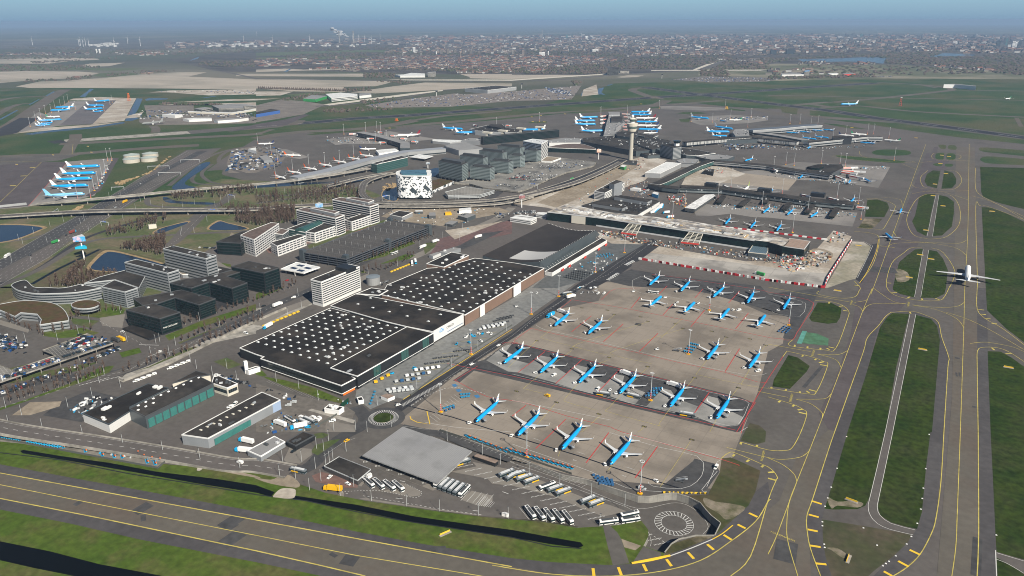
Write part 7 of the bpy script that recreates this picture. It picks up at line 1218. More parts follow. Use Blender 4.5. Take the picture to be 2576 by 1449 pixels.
def carlump(q,a,h=1.5,L_=4.5):b.box((q.x,q.y,GB),(L_,1.9,h),a,rc.randrange(5))
for p in scatter(pol,500,rc):carlump(W(p,GB),.3)
for k in range(9):
 for i in range(36):
  if rc.random()<.7:p=P('20: %.1f,%.1f'%(330+i*7+k*5,880+k*5.5+i*1.1))[0];carlump(W(p,GB),1.2)
for s,n in(('20: 1600,800 2000,775 2576,785 30: 200,790 0,815 20: 2000,825',300),('30: 1000,765 1260,765 1260,775 1000,775',60),('00: 1380,1110 2300,1120 2576,1150 2576,1230 2100,1170 1400,1200',260),('11: 0,20 290,50 240,240 0,280',130),('01: 2330,60 2576,40 2576,280 2300,250',130),('00: 1500,920 2576,905 2576,945 1700,925',60),('20: 2060,1190 2576,1170 2576,1200 2060,1215',60),('C: -50,590 600,590 900,640 -50,700',80)):
 for p in scatter(P(s),n,rc):carlump(W(p,GB),rc.uniform(0,3),1.7,rc.uniform(4,7))
b.build('distant_parked_vehicles',cl_,kind='stuff')
def mast(hh,ring):
 def mk_():
  o=empty('light_mast',(0,0,0),cat='light mast');b=MB();b.cyl(0,0,0,hh,.42,.2,8);b.build('pole',galv,o)
  b=MB()
  for k in range(4):b.cyl(0,0,.8+k*1.8,1.7+k*1.8,.5,.5,8)
  b.build('red_bands',red,o);b=MB()
  if ring:
   for k in range(12):a,c=6.2832*k/12,6.2832*(k+1)/12;b.bar((1.5*math.cos(a),1.5*math.sin(a),hh),(1.5*math.cos(c),1.5*math.sin(c),hh),.25)
  else:b.box((0,0,hh-.3),(3.4,.8,.6))
  b.build('lamp_head',greyL,o);b=MB();b.box((0,0,0),(3,2,.8));b.build('foot',yellow,o);return o
 return mk_
MS=Proto(mast(24.5,True));MF=Proto(mast(27,False))
near=[('22: 1775,668','between the two middle apron rows'),('22: 1393,1132','in the second apron row'),('12: 2165,668','at the cargo yard fence'),('12: 1860,1248','by the roundabout'),('22: 1985,225','in the fourth apron row'),('22: 193,265','beside the apron corner fence'),('23: 148,258','on the ramp wall, left'),('23: 1288,622','on the ramp wall, right'),('32: 208,375','at the right corner of the apron'),('21: 1132,1095','beside the bend of the apron road'),('21: 838,1290','in front of the curved hangar'),('22: 470,85','above the cargo yard road')]
for s,t in near:q=W(P(s)[0],GB);MS.put(q,0,'tall ring headed light mast with red bands %s'%t,'ring headed apron masts')
far_=['21: 1740,635','21: 1613,750','31: 245,890','31: 397,695','31: 932,757','31: 1268,165','31: 690,560','31: 908,600','21: 2512,645','21: 2070,560','31: 55,255','31: 178,210','31: 260,220','31: 535,195','31: 720,220','31: 775,225','31: 140,505','21: 2200,460','20: 275,1222','20: 1800,1225','20: 2015,1230','20: 2198,1195','20: 2405,1180','20: 2370,1280','20: 1480,1090','20: 2145,1080','30: 220,1245','30: 320,1240','30: 430,1265','30: 500,1260','30: 1060,1350','30: 1215,1390','30: 1000,1350','30: 650,1400','30: 780,1370','20: 1160,1140','20: 895,1160','20: 885,1170','10: 885,1350','10: 1105,1330','10: 1217,1320','10: 1255,1330','10: 1205,1430','10: 1315,1420','10: 2420,1280','10: 20,1449','11: 155,105','11: 220,180','11: 372,285','11: 200,345','11: 535,240','11: 695,215','11: 845,190','11: 985,130','00: 305,1275','00: 360,1215','00: 412,1180','00: 460,1145','00: 518,1135','00: 555,1095','00: 610,1075','00: 652,1048','00: 688,1025','00: 1108,1055','00: 1130,1030','00: 1050,1118','00: 762,1100','01: 1125,165','01: 1085,170','01: 1030,345','01: 1065,290','01: 995,420','01: 950,470','01: 785,562','01: 915,545']
for i,s in enumerate(far_):q=W(P(s)[0],GB);MF.put(q,rnd.uniform(0,3),'slim grey light mast with flat head, %s of those on the far stands'%nth(i),'flat headed stand masts')
def lamp():
 o=empty('street_lamp',(0,0,0),cat='street lamp');b=MB();b.cyl(0,0,0,9.6,.16,.09,6);b.build('pole',galv,o);b=MB();b.box((.5,0,9.5),(1.5,.35,.2));b.build('lamp_head',greyD,o);return o
SL=Proto(lamp)
def lamps(s,lab,yard=False):
 for i,p in enumerate(P(s)):q=Wy(p,.2)if yard else W(p,GB);SL.put(q,rnd.uniform(0,6),'grey street lamp, %s %s'%(nth(i),lab),'street lamps')
lamps('13: 540,585 848,640 1163,695 1518,752 1850,805 2240,845 23: -38,880 345,940 882,952','along the lower rim of the bus yard',True);lamps('23: 172,418 480,528 797,633 1135,745 13: 2460,325 2280,225 1925,90','along the sunken ramp road');lamps('13: 240,445 400,470 462,305 270,300 600,368 655,495 985,550 703,330 740,300 775,275 908,195 732,90 610,165 683,190 245,175','around the workshop access road')
lamps('03: 90,-70 835,40 1240,130 1640,195 2015,280 2415,365','on the viaduct road');lamps('12: 205,940 433,1015 628,1130 1005,1430 785,1440 1120,1449 1362,1395 1222,1180 1620,1020 1967,795 2233,620 2520,430','around the cargo warehouse');lamps('02: 60,1205 220,1280 430,1420 685,1200 793,960 930,1100 1000,955 1215,1000 1050,870 1770,580 1705,670 1520,680 1280,540 1570,560 1610,545 790,460 580,525 260,540 185,565 2215,395 2010,330 1790,420 1920,750 1980,815 2285,815 2385,930 2140,880 1212,250 905,355','along the office avenue')
lamps('12: 425,80 320,285 460,200 45,235 11: 1130,1310 1425,1230 1410,1120 1650,1030 1880,945 1785,820 2078,855 1920,870 2050,970 2315,755','along the tree lined avenue');lamps('01: 120,1185 315,1185 475,990 230,1005 190,970 340,900 640,780 505,830 810,800 850,770 895,875 1240,765 1365,655 1100,535 1215,525 1415,580 1520,615 1640,655 1830,880 1955,895 1820,920 2085,780 1840,640 1960,610 2165,630 2220,560 2300,590','along the motorway and ramps')
lamps('11: 85,485 215,510 290,490 430,500 460,630 570,470 635,455 820,415 940,370 1210,370 1270,330 560,400 450,450 580,610 700,590 1365,655 1400,580 2010,560 2250,560 1340,590 21: 425,60 60,480 260,400','along the ring road')
def gantry(s,hgt,lab,col=galv,board=None):
 p=P(s);A,B=W(p[0],GB),W(p[1],GB);o=empty('sign_gantry',(A.x,A.y,GB),label=lab,cat='gantry',group='motorway gantries');d=B-A
 b=MB();b.bar((0,0,0),(0,0,hgt),.3);b.bar((d.x,d.y,0),(d.x,d.y,hgt),.3);b.build('posts',col,o);b=MB();b.bar((0,0,hgt),(d.x,d.y,hgt),.5);b.build('beam',col,o)
 b=MB();a=math.atan2(d.y,d.x)
 for f in(.3,.6):b.box((d.x*f,d.y*f,hgt-1),(d.length*.18,.2,2.2),a)
 b.build('sign_board',board or greyD,o)
sb=mat('sign_blue',(.01,.10,.50))
for s,t,bd in(('1125,470 1250,465','white gantry over the narrow left carriageway',None),('1490,255 1705,250','long white gantry over the dark lanes, farther one',None),('1595,320 1820,315','long white gantry over the grey lanes, nearer one',None),('1820,190 2010,185','farthest white motorway gantry before the underpass',None),('1020,820 1095,830','blue signed gantry on the slip road',sb),('2100,700 2200,705','blue signed gantry at the flyover end',sb),('540,722 590,690','gantry on the left of the flyover',None),('2295,545 2365,560','blue signed gantry by the ring road ponds',sb)):
 gantry('01: '+s,6.5,t,board=bd)
for s,t in(('11: 1270,575 1345,560','triangular gantry on the ring viaduct by the hotel'),('B: 1360,1160 1500,1180','blue signed gantry before the black new viaduct'),('21: 1570,0 1575,0','')):
 if t:gantry(s,8,t,board=sb)
def bill(s,w_,hh,lab,mt,h0,txt=None):
 q=W(P(s)[0],0);o=empty('billboard_tower',(q.x,q.y,0),label=lab,cat='billboard');b=MB();b.cyl(0,0,0,h0+hh,.9,.7,10);b.build('pole',white,o)
 b=MB();b.prism([(w_*.6*math.cos(a),w_*.6*math.sin(a))for a in(2.3,4.4,6.5)],h0,h0+hh,0,1,True);b.build('board',[mt,greyL],o)
 if txt:a_,c_=[(w_*.6*math.cos(a),w_*.6*math.sin(a))for a in(2.3,4.4)];wall_text(o,txt,hh*.34,redp,a_,c_,.5,h0+hh*.4,.15)
 return o
adv=mat('advert_blue',(.05,.35,.65),(.70,.45,.55),.12,co='obj',lo=.45,hi=.55)
o=bill('01: 850,1160',14,6.5,'tall three sided blue and pink billboard tower by the pond',adv,25,'LEBARA');b=MB();b.prism([(8*math.cos(a),8*math.sin(a))for a in(2.3,4.4,6.5)],15,18,0,0,True);b.build('lower_board',mat('advert_teal',(.02,.40,.60)),o)
bill('11: 650,760',11,6,'blue three sided billboard behind the white offices',mat('advert_sky',(.12,.35,.65),(.45,.55,.65),.2,co='obj'),20);bill('21: 97,640',10,5,'dark portrait billboard by the new viaduct',mat('advert_dark',(.08,.03,.04),(.4,.2,.2),.3,co='obj'),16);bill('21: 870,155',9,7,'pale orange and white billboard by the station',mat('advert_pale',(.70,.62,.58),(.75,.25,.1),.2,co='obj'),16)
bill('10: 1818,970',9,5,'black square sign tower by the far parking field',black,18);bill('20: 98,890',9,5,'black square sign tower left of the far car park',black,18);bill('20: 1508,790',9,5,'black square sign tower near the far motorway',black,18);bill('11: 1730,245',8,4,'small dark billboard by the pond at the hotel',mat('advert_mix',(.05,.12,.2),(.6,.6,.6),.4,co='obj'),9)
def ysign():
 o=empty('taxiway_sign',(0,0,0),cat='taxiway sign');b=MB();b.box((0,0,.2),(7,.3,1));b.build('panel',yelB,o);b=MB();b.box((0,-.6,0),(8,2,.2));b.build('base',conW,o);return o
YS=Proto(ysign)
for i,(s,a)in enumerate((('13: 1900,1020',1.15),('33: 840,690',-.15),('33: 800,1275',1.5),('32: 1555,620',0),('32: 2420,800',0),('31: 1420,1345',0),('31: 1640,1160',0),('31: 1530,1117',0),('31: 1590,870',0),('31: 1760,625',0),('31: 1660,523',0),('31: 1680,406',0),('31: 1790,300',0),('31: 2255,680',0),('31: 910,1025',0),('32: 700,30',0),('31: 1750,115',0),('31: 1820,127',0),('31: 1735,200',0),('01: 168,207',0),('01: 920,85',0),('01: 535,112',0),('01: 885,25',0),('10: 1345,1290',0),('20: 210,1225',0),('20: 325,1228',0),('20: 200,1178',0),('20: 290,1162',0),('20: 535,1148',0),('20: 1300,1047',0),('30: 845,1287',0),('30: 1490,1390',0))):
 q=W(P(s)[0],GB);YS.put(q,a,'yellow taxiway sign, %s counting away from the camera'%nth(i),'yellow taxiway signs',(1,1,1)if i<12 else(1.1,1,1))
for i,s in enumerate(('790,48','695,366','636,556','600,665','573,748','547,905','547,945','565,1130','570,1162','1622,25','1587,370','1563,566','1552,670','1537,777','1502,920','1442,1052','1395,1128','1285,1247','1217,1302','1185,1325','1155,1347','2297,1038','1097,1140','960,966')):
 q=W(P('33: '+s)[0],GB);b=MB()if i==0 else b;
 if i==0:b.box((0,0,0),(1,.8,.2));b.box((0,0,.2),(.3,.3,.3));mp_=b.mesh('edge_light',white)
 o=bpy.data.objects.new('edge_light',mp_);COL.objects.link(o);o.location=q;tag(o,'small white edge light on a slab at the taxiway rim, %s from the top'%nth(i),'edge light','taxiway edge lights')
def blocks(s,n,lab,cols,sz,g,yard=False):
 p=P(s);q=[W(a,GB)for a in p];Ls=[(q[i+1]-q[i]).length for i in range(len(q)-1)];T=sum(Ls);mes=[]
 for c in cols:b=MB();b.box((0,0,0),sz);b.box((0,0,sz[2]),(sz[0]*.9,sz[1]*.4,sz[2]*.15));mes.append(b.mesh('barrier_block',c))
 for i in range(n):
  t=T*(i+.5)/n;k=0
  while k<len(Ls)-1 and t>Ls[k]:t-=Ls[k];k+=1
  d=q[k+1]-q[k];o=bpy.data.objects.new('barrier_block',mes[i%len(mes)]);COL.objects.link(o);o.location=q[k]+d*(t/Ls[k]);o.rotation_euler=(0,0,math.atan2(d.y,d.x))
  tag(o,'%s barrier block, %s %s'%(('red','white','yellow','grey')[0 if cols[i%len(mes)]in(red,rdk)else 1 if cols[i%len(mes)]is white else 2 if cols[i%len(mes)]is yelB else 3],nth(i),lab),'barrier block',g)
rdk=mat('barrier_red',(.45,.03,.04))
blocks('21: 1285,1162 2576,1378 31: 0,1378 560,1449',46,'along the front of the building site',(white,rdk),(8,1.2,2.4),'red and white site barrier');blocks('31: 570,1440 600,1350 840,975',34,'climbing the right side of the building site',(rdk,white),(6.2,1.2,2.4),'red and white site barrier');blocks('31: 20,895 590,968',12,'behind the unfinished terminal',(rdk,white),(8,1.2,2),'red and white site barrier');blocks('21: 1900,815 2576,890',16,'in the rear line behind the unfinished terminal',(rdk,white),(7,1.2,1.8),'red and white site barrier')
blocks('23: 1525,612 1975,622',20,'at the rim of the apron above the tunnel',(yelB,greyD),(2.2,1,.9),'yellow and black blocks');blocks('23: 1215,1323 1580,1250',1,'low yellow kerb rail, left part',(yelB,),(24,.8,.8),'taxiway kerb rail');line('23: 1215,1323 1400,1295 1580,1250',1.1,'bright',None,10,smooth=3);line('23: 1580,1250 1800,1170 2015,1080',1.1,'white',None,10,smooth=3);line('23: 2015,1080 2120,1020 2222,938',1.1,'bright',None,10,smooth=3)
for k in range(9):veh(CP['yellow'],'12: %d,%d %d,%d'%(55+k*41,392-k*17,80+k*41,387-k*17),'yellow loading post block, %s along the white office bays'%nth(k),'yellow dock blocks')if False else None
blocks('12: 60,392 440,235',9,'at the loading bays by the white office slab',(yelB,),(3.6,2.2,1.2),'yellow dock blocks');blocks('11: 1350,1293 1550,1212',7,'at the loading bays behind the warehouse',(yelB,),(3.6,2.2,1.2),'yellow dock blocks')
def viaduct(name,lab,s,wd,zf_,th=1.2,every=28,par=.8,top=asph,cat='viaduct',smo=4,lines=True):
 p0=sm(P(s),smo);n=len(p0);q=[]
 for i,p in enumerate(p0):q.append(W(p,zf_(i/(n-1))))
 c=Vector((q[0].x,q[0].y,0));o=empty(name,c,label=lab,cat=cat);b,b2,b3=MB(),MB(),MB()
 nn=[]
 for i in range(n):
  d=q[min(i+1,n-1)]-q[max(i-1,0)];d.z=0;d.normalize();nn.append(Vector((-d.y,d.x,0))*wd/2)
 up=Vector((0,0,par));dn=Vector((0,0,-th))
 for i in range(n-1):
  a,a2=q[i]-c,q[i+1]-c;l,l2,r,r2=a+nn[i],a2+nn[i+1],a-nn[i],a2-nn[i+1]
  b.quad(r,r2,l2,l);b2.quad(l,l2,l2+dn,l+dn);b2.quad(r2,r,r+dn,r2+dn);b2.quad(l+dn,l2+dn,r2+dn,r+dn)
  for e,e2,k in((l,l2,1),(r,r2,-1)):b2.quad(e,e2,e2+up,e+up);i1,i2=e-nn[i]*.06*k,e2-nn[i+1]*.06*k;b2.quad(e+up,e2+up,i2+up,i1+up);b2.quad(i1,i2,i2+up,i1+up)
 b.build('deck',top,o);b2.build('edge_beam',conW,o)
 if lines:
  for f in(-.8,0,.8):wline([q[i]+nn[i]*f+Vector((0,0,.05))for i in range(n)],.3,'white',None if f else(4,5),6)
 acc=every/2
 for i in range(n-1):
  l=(q[i+1]-q[i]).length;acc+=l
  if acc>every and q[i].z>2.5:
   acc=0;m=q[i]-c;b3=MB();ang=math.atan2(nn[i].y,nn[i].x);b3.box((m.x,m.y,0),(wd*.7,1.1,q[i].z-th),ang);b3.build('pier_column',conW,o)
 return o
viaduct('viaduct','road viaduct climbing to the left over the belt loader strip','03: -500,-170 0,-50 400,20 1000,110 1700,225 2300,330 13: 0,340 350,400',16,lambda t:max(0.5,6.2*(1-t*1.35)),par=1)
viaduct('taxiway_bridge','long low concrete bus viaduct crossing over the motorway','01: 330,607 750,570 1300,520 1900,460 2576,405 11: 200,385 600,335 1100,250 1150,235',13,lambda t:7*min(1,t*8+.15),top=MT['concrete'],lines=False)
viaduct('flyover','broad road flyover over the motorway in the left middle','01: -300,735 0,725 600,690 1100,670 1900,662 2576,655 11: 300,625 760,610',17,lambda t:6.5*math.sin(math.pi*min(1,max(0,t)))**.5+.5,every=40)
viaduct('ring_viaduct','curved ring road viaduct looping round the patterned hotel','11: 700,430 1100,330 1400,290 1300,310 1120,370 1070,440 1075,510 1150,560 1300,590 1700,592 2300,570 2576,535 21: 200,500 600,400 900,280 1100,180',13,lambda t:7)
viaduct('new_viaduct','new straight viaduct with fresh black asphalt beside the sandy strip','21: -20,560 300,475 700,345 1000,215 1110,160',22,lambda t:6,top=asphN,every=22,smo=3,lines=False)
viaduct('ring_viaduct','lower curved slip viaduct below the hotel','11: 1230,625 1700,630 2300,610 2576,580 21: 200,530',9,lambda t:4)
def wall(lab,s,h,t=.6,m=conD,name='concrete_wall',cat='wall',smo=1):
 p=P(s);p=sm(p,smo)if smo>1 else p;q=[W(a,0)for a in p];c=q[0];b=MB()
 for i in range(len(q)-1):
  a,e=q[i]-c,q[i+1]-c;d=(e-a).normalized();o=Vector((-d.y,d.x,0))*t/2;z=Vector((0,0,h))
  b.quad(a-o,e-o,e-o+z,a-o+z);b.quad(e+o,a+o,a+o+z,e+o+z);b.quad(a-o+z,e-o+z,e+o+z,a+o+z)
 b.build(name,m,loc=c,label=lab,cat=cat)
wall('long low concrete wall along the tram cutting in front of the workshops','02: 1195,915 1250,940 1700,770 2200,520 2576,340 12: 300,210',2.2,1.4,conW);fm=mat('wire_fence',(.09,.095,.09))
for l,s in(('wire fence between cargo yard and apron road','12: 1560,1085 2000,740 2576,380'),('wire fence below the viaduct strip','03: -300,30 200,110 700,205 1590,370 1690,285'),('wire fence of the workshop yard','12: 540,1440 830,1270'),('wire fence along the ramp wall crest','13: 1850,-10 2576,225 23: 600,430')):wall(l,s,1.7,.12,fm,'wire_fence','fence')
wall('pale slatted blast fence at the left remote apron','01: -300,640 0,640 270,612',4,.6,silver,'blast_fence','fence');wall('green windbreak screen by the gatehouse','E: 1885,680 2035,560',4,.3,mat('dark_green',(.01,.05,.03)),'screen','screen')
def tree_me(sd,hh,n,sp):
 r=random.Random(sd);t=MB();t.cyl(0,0,0,hh*.8,.20,.06,5)
 c=MB()
 for k in range(n):
  z=hh*(.28+.72*r.random());R_=sp*(1-abs(z/hh-.55)*1.25)*r.uniform(.2,1);a=r.uniform(0,6.28)
  st=Vector((0,0,z-R_*.9));e=Vector((R_*math.cos(a),R_*math.sin(a),z));w_=Vector((-math.sin(a),math.cos(a),0))*.11
  c.face([st-w_,st+w_,e+w_*2.2,e-w_*2.2])
  for _ in range(3):
   d=Vector((r.uniform(-1,1),r.uniform(-1,1),r.uniform(.1,1)))*.9;f=st.lerp(e,r.uniform(.4,1));c.face([f-w_,f+w_,f+d+w_*.6])
 return t.mesh('trunk',bark),c.mesh('crown',twig)
TM=[tree_me(s,h,70,w_)for s,h,w_ in((1,11,2.6),(2,9,2.2),(3,12.5,3),(4,7.5,2))]
TN=[0]
def tree(q,lab,sc=1.0,g='bare birch trees'):
 if TN[0]>=300:return False
 TN[0]+=1;a,b_=rnd.choice(TM);o=empty('birch_tree',q,rnd.uniform(0,6.28),label=lab,cat='tree',group=g);o.scale=(sc,sc,sc*rnd.uniform(.85,1.15));part('trunk',a,o);part('crown',b_,o);return True
def treerow(s,n,lab):
 p=P(s);q=[W(a,GB)for a in p];T=sum((q[i+1]-q[i]).length for i in range(len(q)-1))
 for i in range(n):
  t=T*(i+.5)/n;k=0
  while k<len(q)-2 and t>(q[k+1]-q[k]).length:t-=(q[k+1]-q[k]).length;k+=1
  d=q[k+1]-q[k];tree(q[k]+d*(t/d.length)+Vector((rnd.uniform(-1.5,1.5),rnd.uniform(-1.5,1.5),0)),'bare birch tree, %s from the left %s'%(nth(i),lab),rnd.uniform(.7,1))
treerow('02: 80,1160 300,1090 700,980 1100,830',18,'in the grass strip above the viaduct');treerow('02: 1640,470 2000,320 2576,130',18,'in front of the black offices');treerow('02: 1800,545 2200,390 2576,240',14,'on the avenue verge');treerow('02: 20,1090 400,970 760,860 1000,760',14,'below the concrete car park');treerow('02: 1200,860 1500,770 1900,640 2400,420 12: 100,310',24,'along the concrete wall');treerow('12: 0,130 300,20 420,-40',9,'by the white office slab');treerow('11: 1010,1190 1300,1120 1600,990 1800,930',22,'beside the multi-storey car park');treerow('11: 1060,1300 1330,1260 1600,1120',14,'by the loading posts');treerow('02: 60,330 250,390 450,480 700,420 860,440 960,430',16,'around the sedum roofed pavilion');treerow('02: 720,330 850,260 1050,240 1250,230',12,'in the pavilion garden')
wood=['01: 640,1449 700,1330 1000,1320 1200,1360 1100,1400 900,1430','01: 1180,1060 1700,930 1640,1140 1400,1080 1120,1050','01: 1060,900 1500,760 1680,740 1660,800 1300,900 1080,930','01: 1720,520 2000,510 2080,540 1750,570','01: 2230,660 2576,640 2576,820 2400,800','11: 0,670 400,640 400,800 0,830','11: 0,510 300,500 850,430 1050,460 1050,560 500,590 0,600','01: 2100,480 2576,430 2576,500 2150,560','01: 500,1449 850,1200 900,1190 700,1449']
nm=('in the grove by the curved office','in the grove above the pond','in the meadow grove left of the concrete frame','on the bank of the ring pond','in the grove beyond the white offices','in the dense grove behind the white offices','in the belt along the ring road','near the blue road gantries','along the canal path')
bt,bc=MB(),MB();rt=random.Random(9)
def lump(b,q,R_,hh,r,n=5,m=0):
 top=q+Vector((r.uniform(-R_,R_)*.3,r.uniform(-R_,R_)*.3,hh));a0=r.uniform(0,6.28);ring=[q+Vector((R_*r.uniform(.7,1.1)*math.cos(a0+6.2832*k/n),R_*r.uniform(.7,1.1)*math.sin(a0+6.2832*k/n),hh*r.uniform(.15,.6)))for k in range(n)]
 for k in range(n):b.face([ring[k],ring[(k+1)%n],top],m);g0=ring[k].copy();g0.z=q.z;g1=ring[(k+1)%n].copy();g1.z=q.z;b.face([g0,g1,ring[(k+1)%n],ring[k]],m)
for wi,(s,t)in enumerate(zip(wood,nm)):
 for i,p in enumerate(scatter(P(s),(14,26,14,8,14,30,24,8,10)[wi]*(1 if wi!=5 else 1),rt)):tree(W(p,GB),'bare birch tree, %s %s'%(nth(i),t),rt.uniform(.7,1.1))
a,c_=TM[0]
def addtree(q,s,i):
 a,c=TM[i%4];ang=rt.uniform(0,6.28);co,si=math.cos(ang)*s,math.sin(ang)*s
 for src,mi in((a,1),(c,0)):
  k=len(bt.v);bt.v+=[(q.x+v.co.x*co-v.co.y*si,q.y+v.co.x*si+v.co.y*co,q.z+v.co.z*s)for v in src.vertices]
  for pl in(src.polygons if mi else list(src.polygons)[::2]):bt.f.append(tuple(k+j for j in pl.vertices));bt.m.append(mi);bt.uv+=[(0,0)]*len(pl.vertices)
for wi,s in enumerate(wood):
 for i,p in enumerate(scatter(P(s),(60,130,60,40,100,230,190,60,50)[wi],rt)):addtree(W(p,GB),rt.uniform(.8,1.35),i)
bt.build('bare_woodland',[twig,bark],kind='stuff')
for s,n in(('01: 1130,400 1500,300 1700,130 1740,110 1560,260 1200,420',90),('01: 720,660 830,620 830,640 760,680',20),('11: 1270,440 1320,400 1400,395 1410,430 1330,470 1290,500',30)):
 b=MB();[lump(b,W(p,GB),3,2.2,rt)for p in scatter(P(s),n,rt)];b.build('reed_belt',reed,kind='stuff')
FW=MB()
def woods(s,n,R_=9,hh=9,ms=(0,0,1)):
 for p in scatter(P(s),n,rt):q=W(p,0);k=max(1,(q.y/3500));lump(FW,q,R_*k*rt.uniform(.6,1.3),hh*rt.uniform(.7,1.2),rt,5,rt.choice(ms))
for s,n in(('30: -100,590 300,580 1000,550 1700,510 1720,545 1500,590 1150,580 950,572 300,592 0,640',420),('30: 1180,605 1600,575 2100,562 2300,540 2700,540 2700,760 2400,750 2000,680 1500,650 1200,640',900),('20: 1100,620 1500,560 2200,560 2200,590 1800,690 1000,700 950,650',500),('20: 2200,590 2576,580 2576,700 2000,700',300),('20: 0,660 900,640 980,740 400,745 0,735',420),('20: 500,560 1100,540 1200,600 700,650',220),('10: 250,560 900,525 1700,530 1650,560 800,600 300,590',380),('10: 450,700 1100,690 2000,720 2576,740 2500,700 1500,640 1100,660',420),('10: 0,480 800,460 1600,460 2500,480 2500,520 1500,500 600,520 0,520',420),('20: 0,460 600,440 1100,500 1500,540 2576,520 2576,560 1000,560 0,560',500),('00: -100,540 700,560 1000,570 1200,590 -100,600',160),('00: 0,470 900,480 1500,500 2500,460 2576,520 1700,560 900,540',500),('00: 0,660 500,650 1200,680 700,700 0,720',170),('00: 2000,620 2576,600 2576,680 2000,660',150),('00: 300,620 800,605 800,615 350,640',50),('30: 0,770 300,770 900,760 1100,775 0,800',200),('20: 1900,700 2150,700 2200,780 1900,760',120),('20: 600,820 700,830 640,860',30),('10: 1080,740 1400,740 1380,785 1090,780',120),('20: 1000,720 1020,735',0),('30: 300,620 900,640 2000,700 2300,740 1200,760 400,740',200)):
 if n:woods(s,int(n*1.25))
woods('10: 600,640 1300,560 2576,440 2576,690 1900,700 1100,690',900);woods('20: 0,400 2576,400 30: 0,400 2300,430 2300,520 0,560 20: 1100,540 0,740',1300);woods('20: -1200,365 2576,350 30: 1800,350 2576,370 2576,430 30: 0,420 20: -1000,420',700,14,12)
for s,n in(('00: 250,800 450,800 560,800 560,815 250,830',24),('00: 670,785 920,760 920,790 680,812',34),('00: 1075,745 1500,710 1780,705 1780,720 1400,740 1080,770',60),('10: 1200,820 1550,810 1550,845 1350,845',34),('10: 270,1000 480,960 700,930 700,945 480,990 280,1020',50),('10: 1060,1020 1400,980 1400,1010 1100,1060',30),('10: 880,900 1150,880 1160,915 900,925',30),('00: 1600,1040 2200,1050 2250,1060 1600,1055',50),('10: 650,1110 1300,1085 1450,1100 700,1140',60),('01: 1130,400 1200,380 1160,410',0)):woods(s,n,7,8)
for i in range(46):q=W(P('10: %d,%d'%(30+i*19.5,893+(i*.6)))[0],0);lump(FW,q,5,13,rt,5,0)
FW.build('distant_woodland',[twigD,mat('woodland_green',(.055,.062,.035))],kind='stuff')
hm=[mat('far_roof_red',(.16,.07,.05)),brickB,mat('house_white',(.45,.45,.44)),mat('house_grey',(.075,.07,.075)),mat('house_light',(.22,.20,.18)),mat('house_dark_roof',(.05,.045,.05)),mat('house_beige',(.15,.125,.105))]
def house(b,q,a,L_,D_,H_,mw,mr):
 co,si=math.cos(a),math.sin(a);f=lambda x,y,z:(q[0]+x*co-y*si,q[1]+x*si+y*co,q[2]+z);x,y=L_/2,D_/2;r=H_+D_*.35
 for s in(-1,1):w_=[f(-x,s*y,0),f(x,s*y,0),f(x,s*y,H_),f(-x,s*y,H_)];b.face(w_ if s<0 else w_[::-1],mw);w_=[f(-x,s*y,H_),f(x,s*y,H_),f(x,0,r),f(-x,0,r)];b.face(w_ if s<0 else w_[::-1],mr);w_=[f(s*x,-y,0),f(s*x,y,0),f(s*x,y,H_),f(s*x,0,r),f(s*x,-y,H_)];b.face(w_ if s>0 else w_[::-1],mw)
HP={}
def houses(s,n,g,ang=.4):
 for p in scatter(P(s),n,rt):
  k=(rt.choice((0,0,3,5)),rt.choice((1,2,4,6)))
  if k not in HP:
   b=MB();house(b,(0,0,0),0,16,9,6,0,1);w1=MB();w1.box((4,-4.6,3.4),(1.6,.2,1.4));w1.box((-4,-4.6,3.4),(1.6,.2,1.4));HP[k]=(b.mesh('walls_and_roof',[hm[k[1]],hm[k[0]]]),)
  q=W(p,0);cn={0:'red',3:'grey',5:'dark'}[k[0]];wn={1:'brown',2:'white',4:'pale',6:'beige'}[k[1]]
  o=bpy.data.objects.new('house',HP[k][0]);COL.objects.link(o);o.location=q;s_=rt.uniform(.8,1.5);o.scale=(s_*1.4,s_,s_);o.rotation_euler=(0,0,ang+rt.choice((0,1.57))+rt.uniform(-.2,.2));tag(o,'%s walled house with %s roof among the %s'%(wn,cn,g),'house','houses among the '+g)
houses('10: 2000,720 2576,690 2576,735 2050,740',45,'trees of the near town edge');houses('20: 150,700 350,690 330,725 150,730',30,'red roofed rows near the fields');houses('30: 300,625 600,625 600,655 300,650',25,'lakeside trees');houses('30: 850,630 1100,635 1080,655 880,655',18,'lakeside boat houses');houses('30: 1600,650 2100,680 2400,710 2350,730 1700,680',40,'scattered plots right of the lake');houses('10: 500,700 1000,680 1400,690 1000,720',50,'village strip behind the tan fields');houses('00: 1000,540 1500,520 1900,520 1500,570',40,'distant red village');houses('00: 1380,735 1550,735 1500,750',4,'farm trees by the tan fields');houses('00: 760,790 930,795 930,805 760,805',3,'lone farm on the left fields')
TB=MB()
def town(s,n,hmin=5,hmax=9,big=1.0):
 for p in scatter(P(s),n,rt):q=W(p,0);k=max(1,q.y/5000)**.7*big;house(TB,q,rt.choice((.3,1.87,.8))+rt.uniform(-.1,.1),rt.uniform(14,45)*k,rt.uniform(8,13)*k,rt.uniform(hmin,hmax),rt.choice((1,2,4,6,6,3,5,3)),rt.choice((0,3,3,5,5,1)))
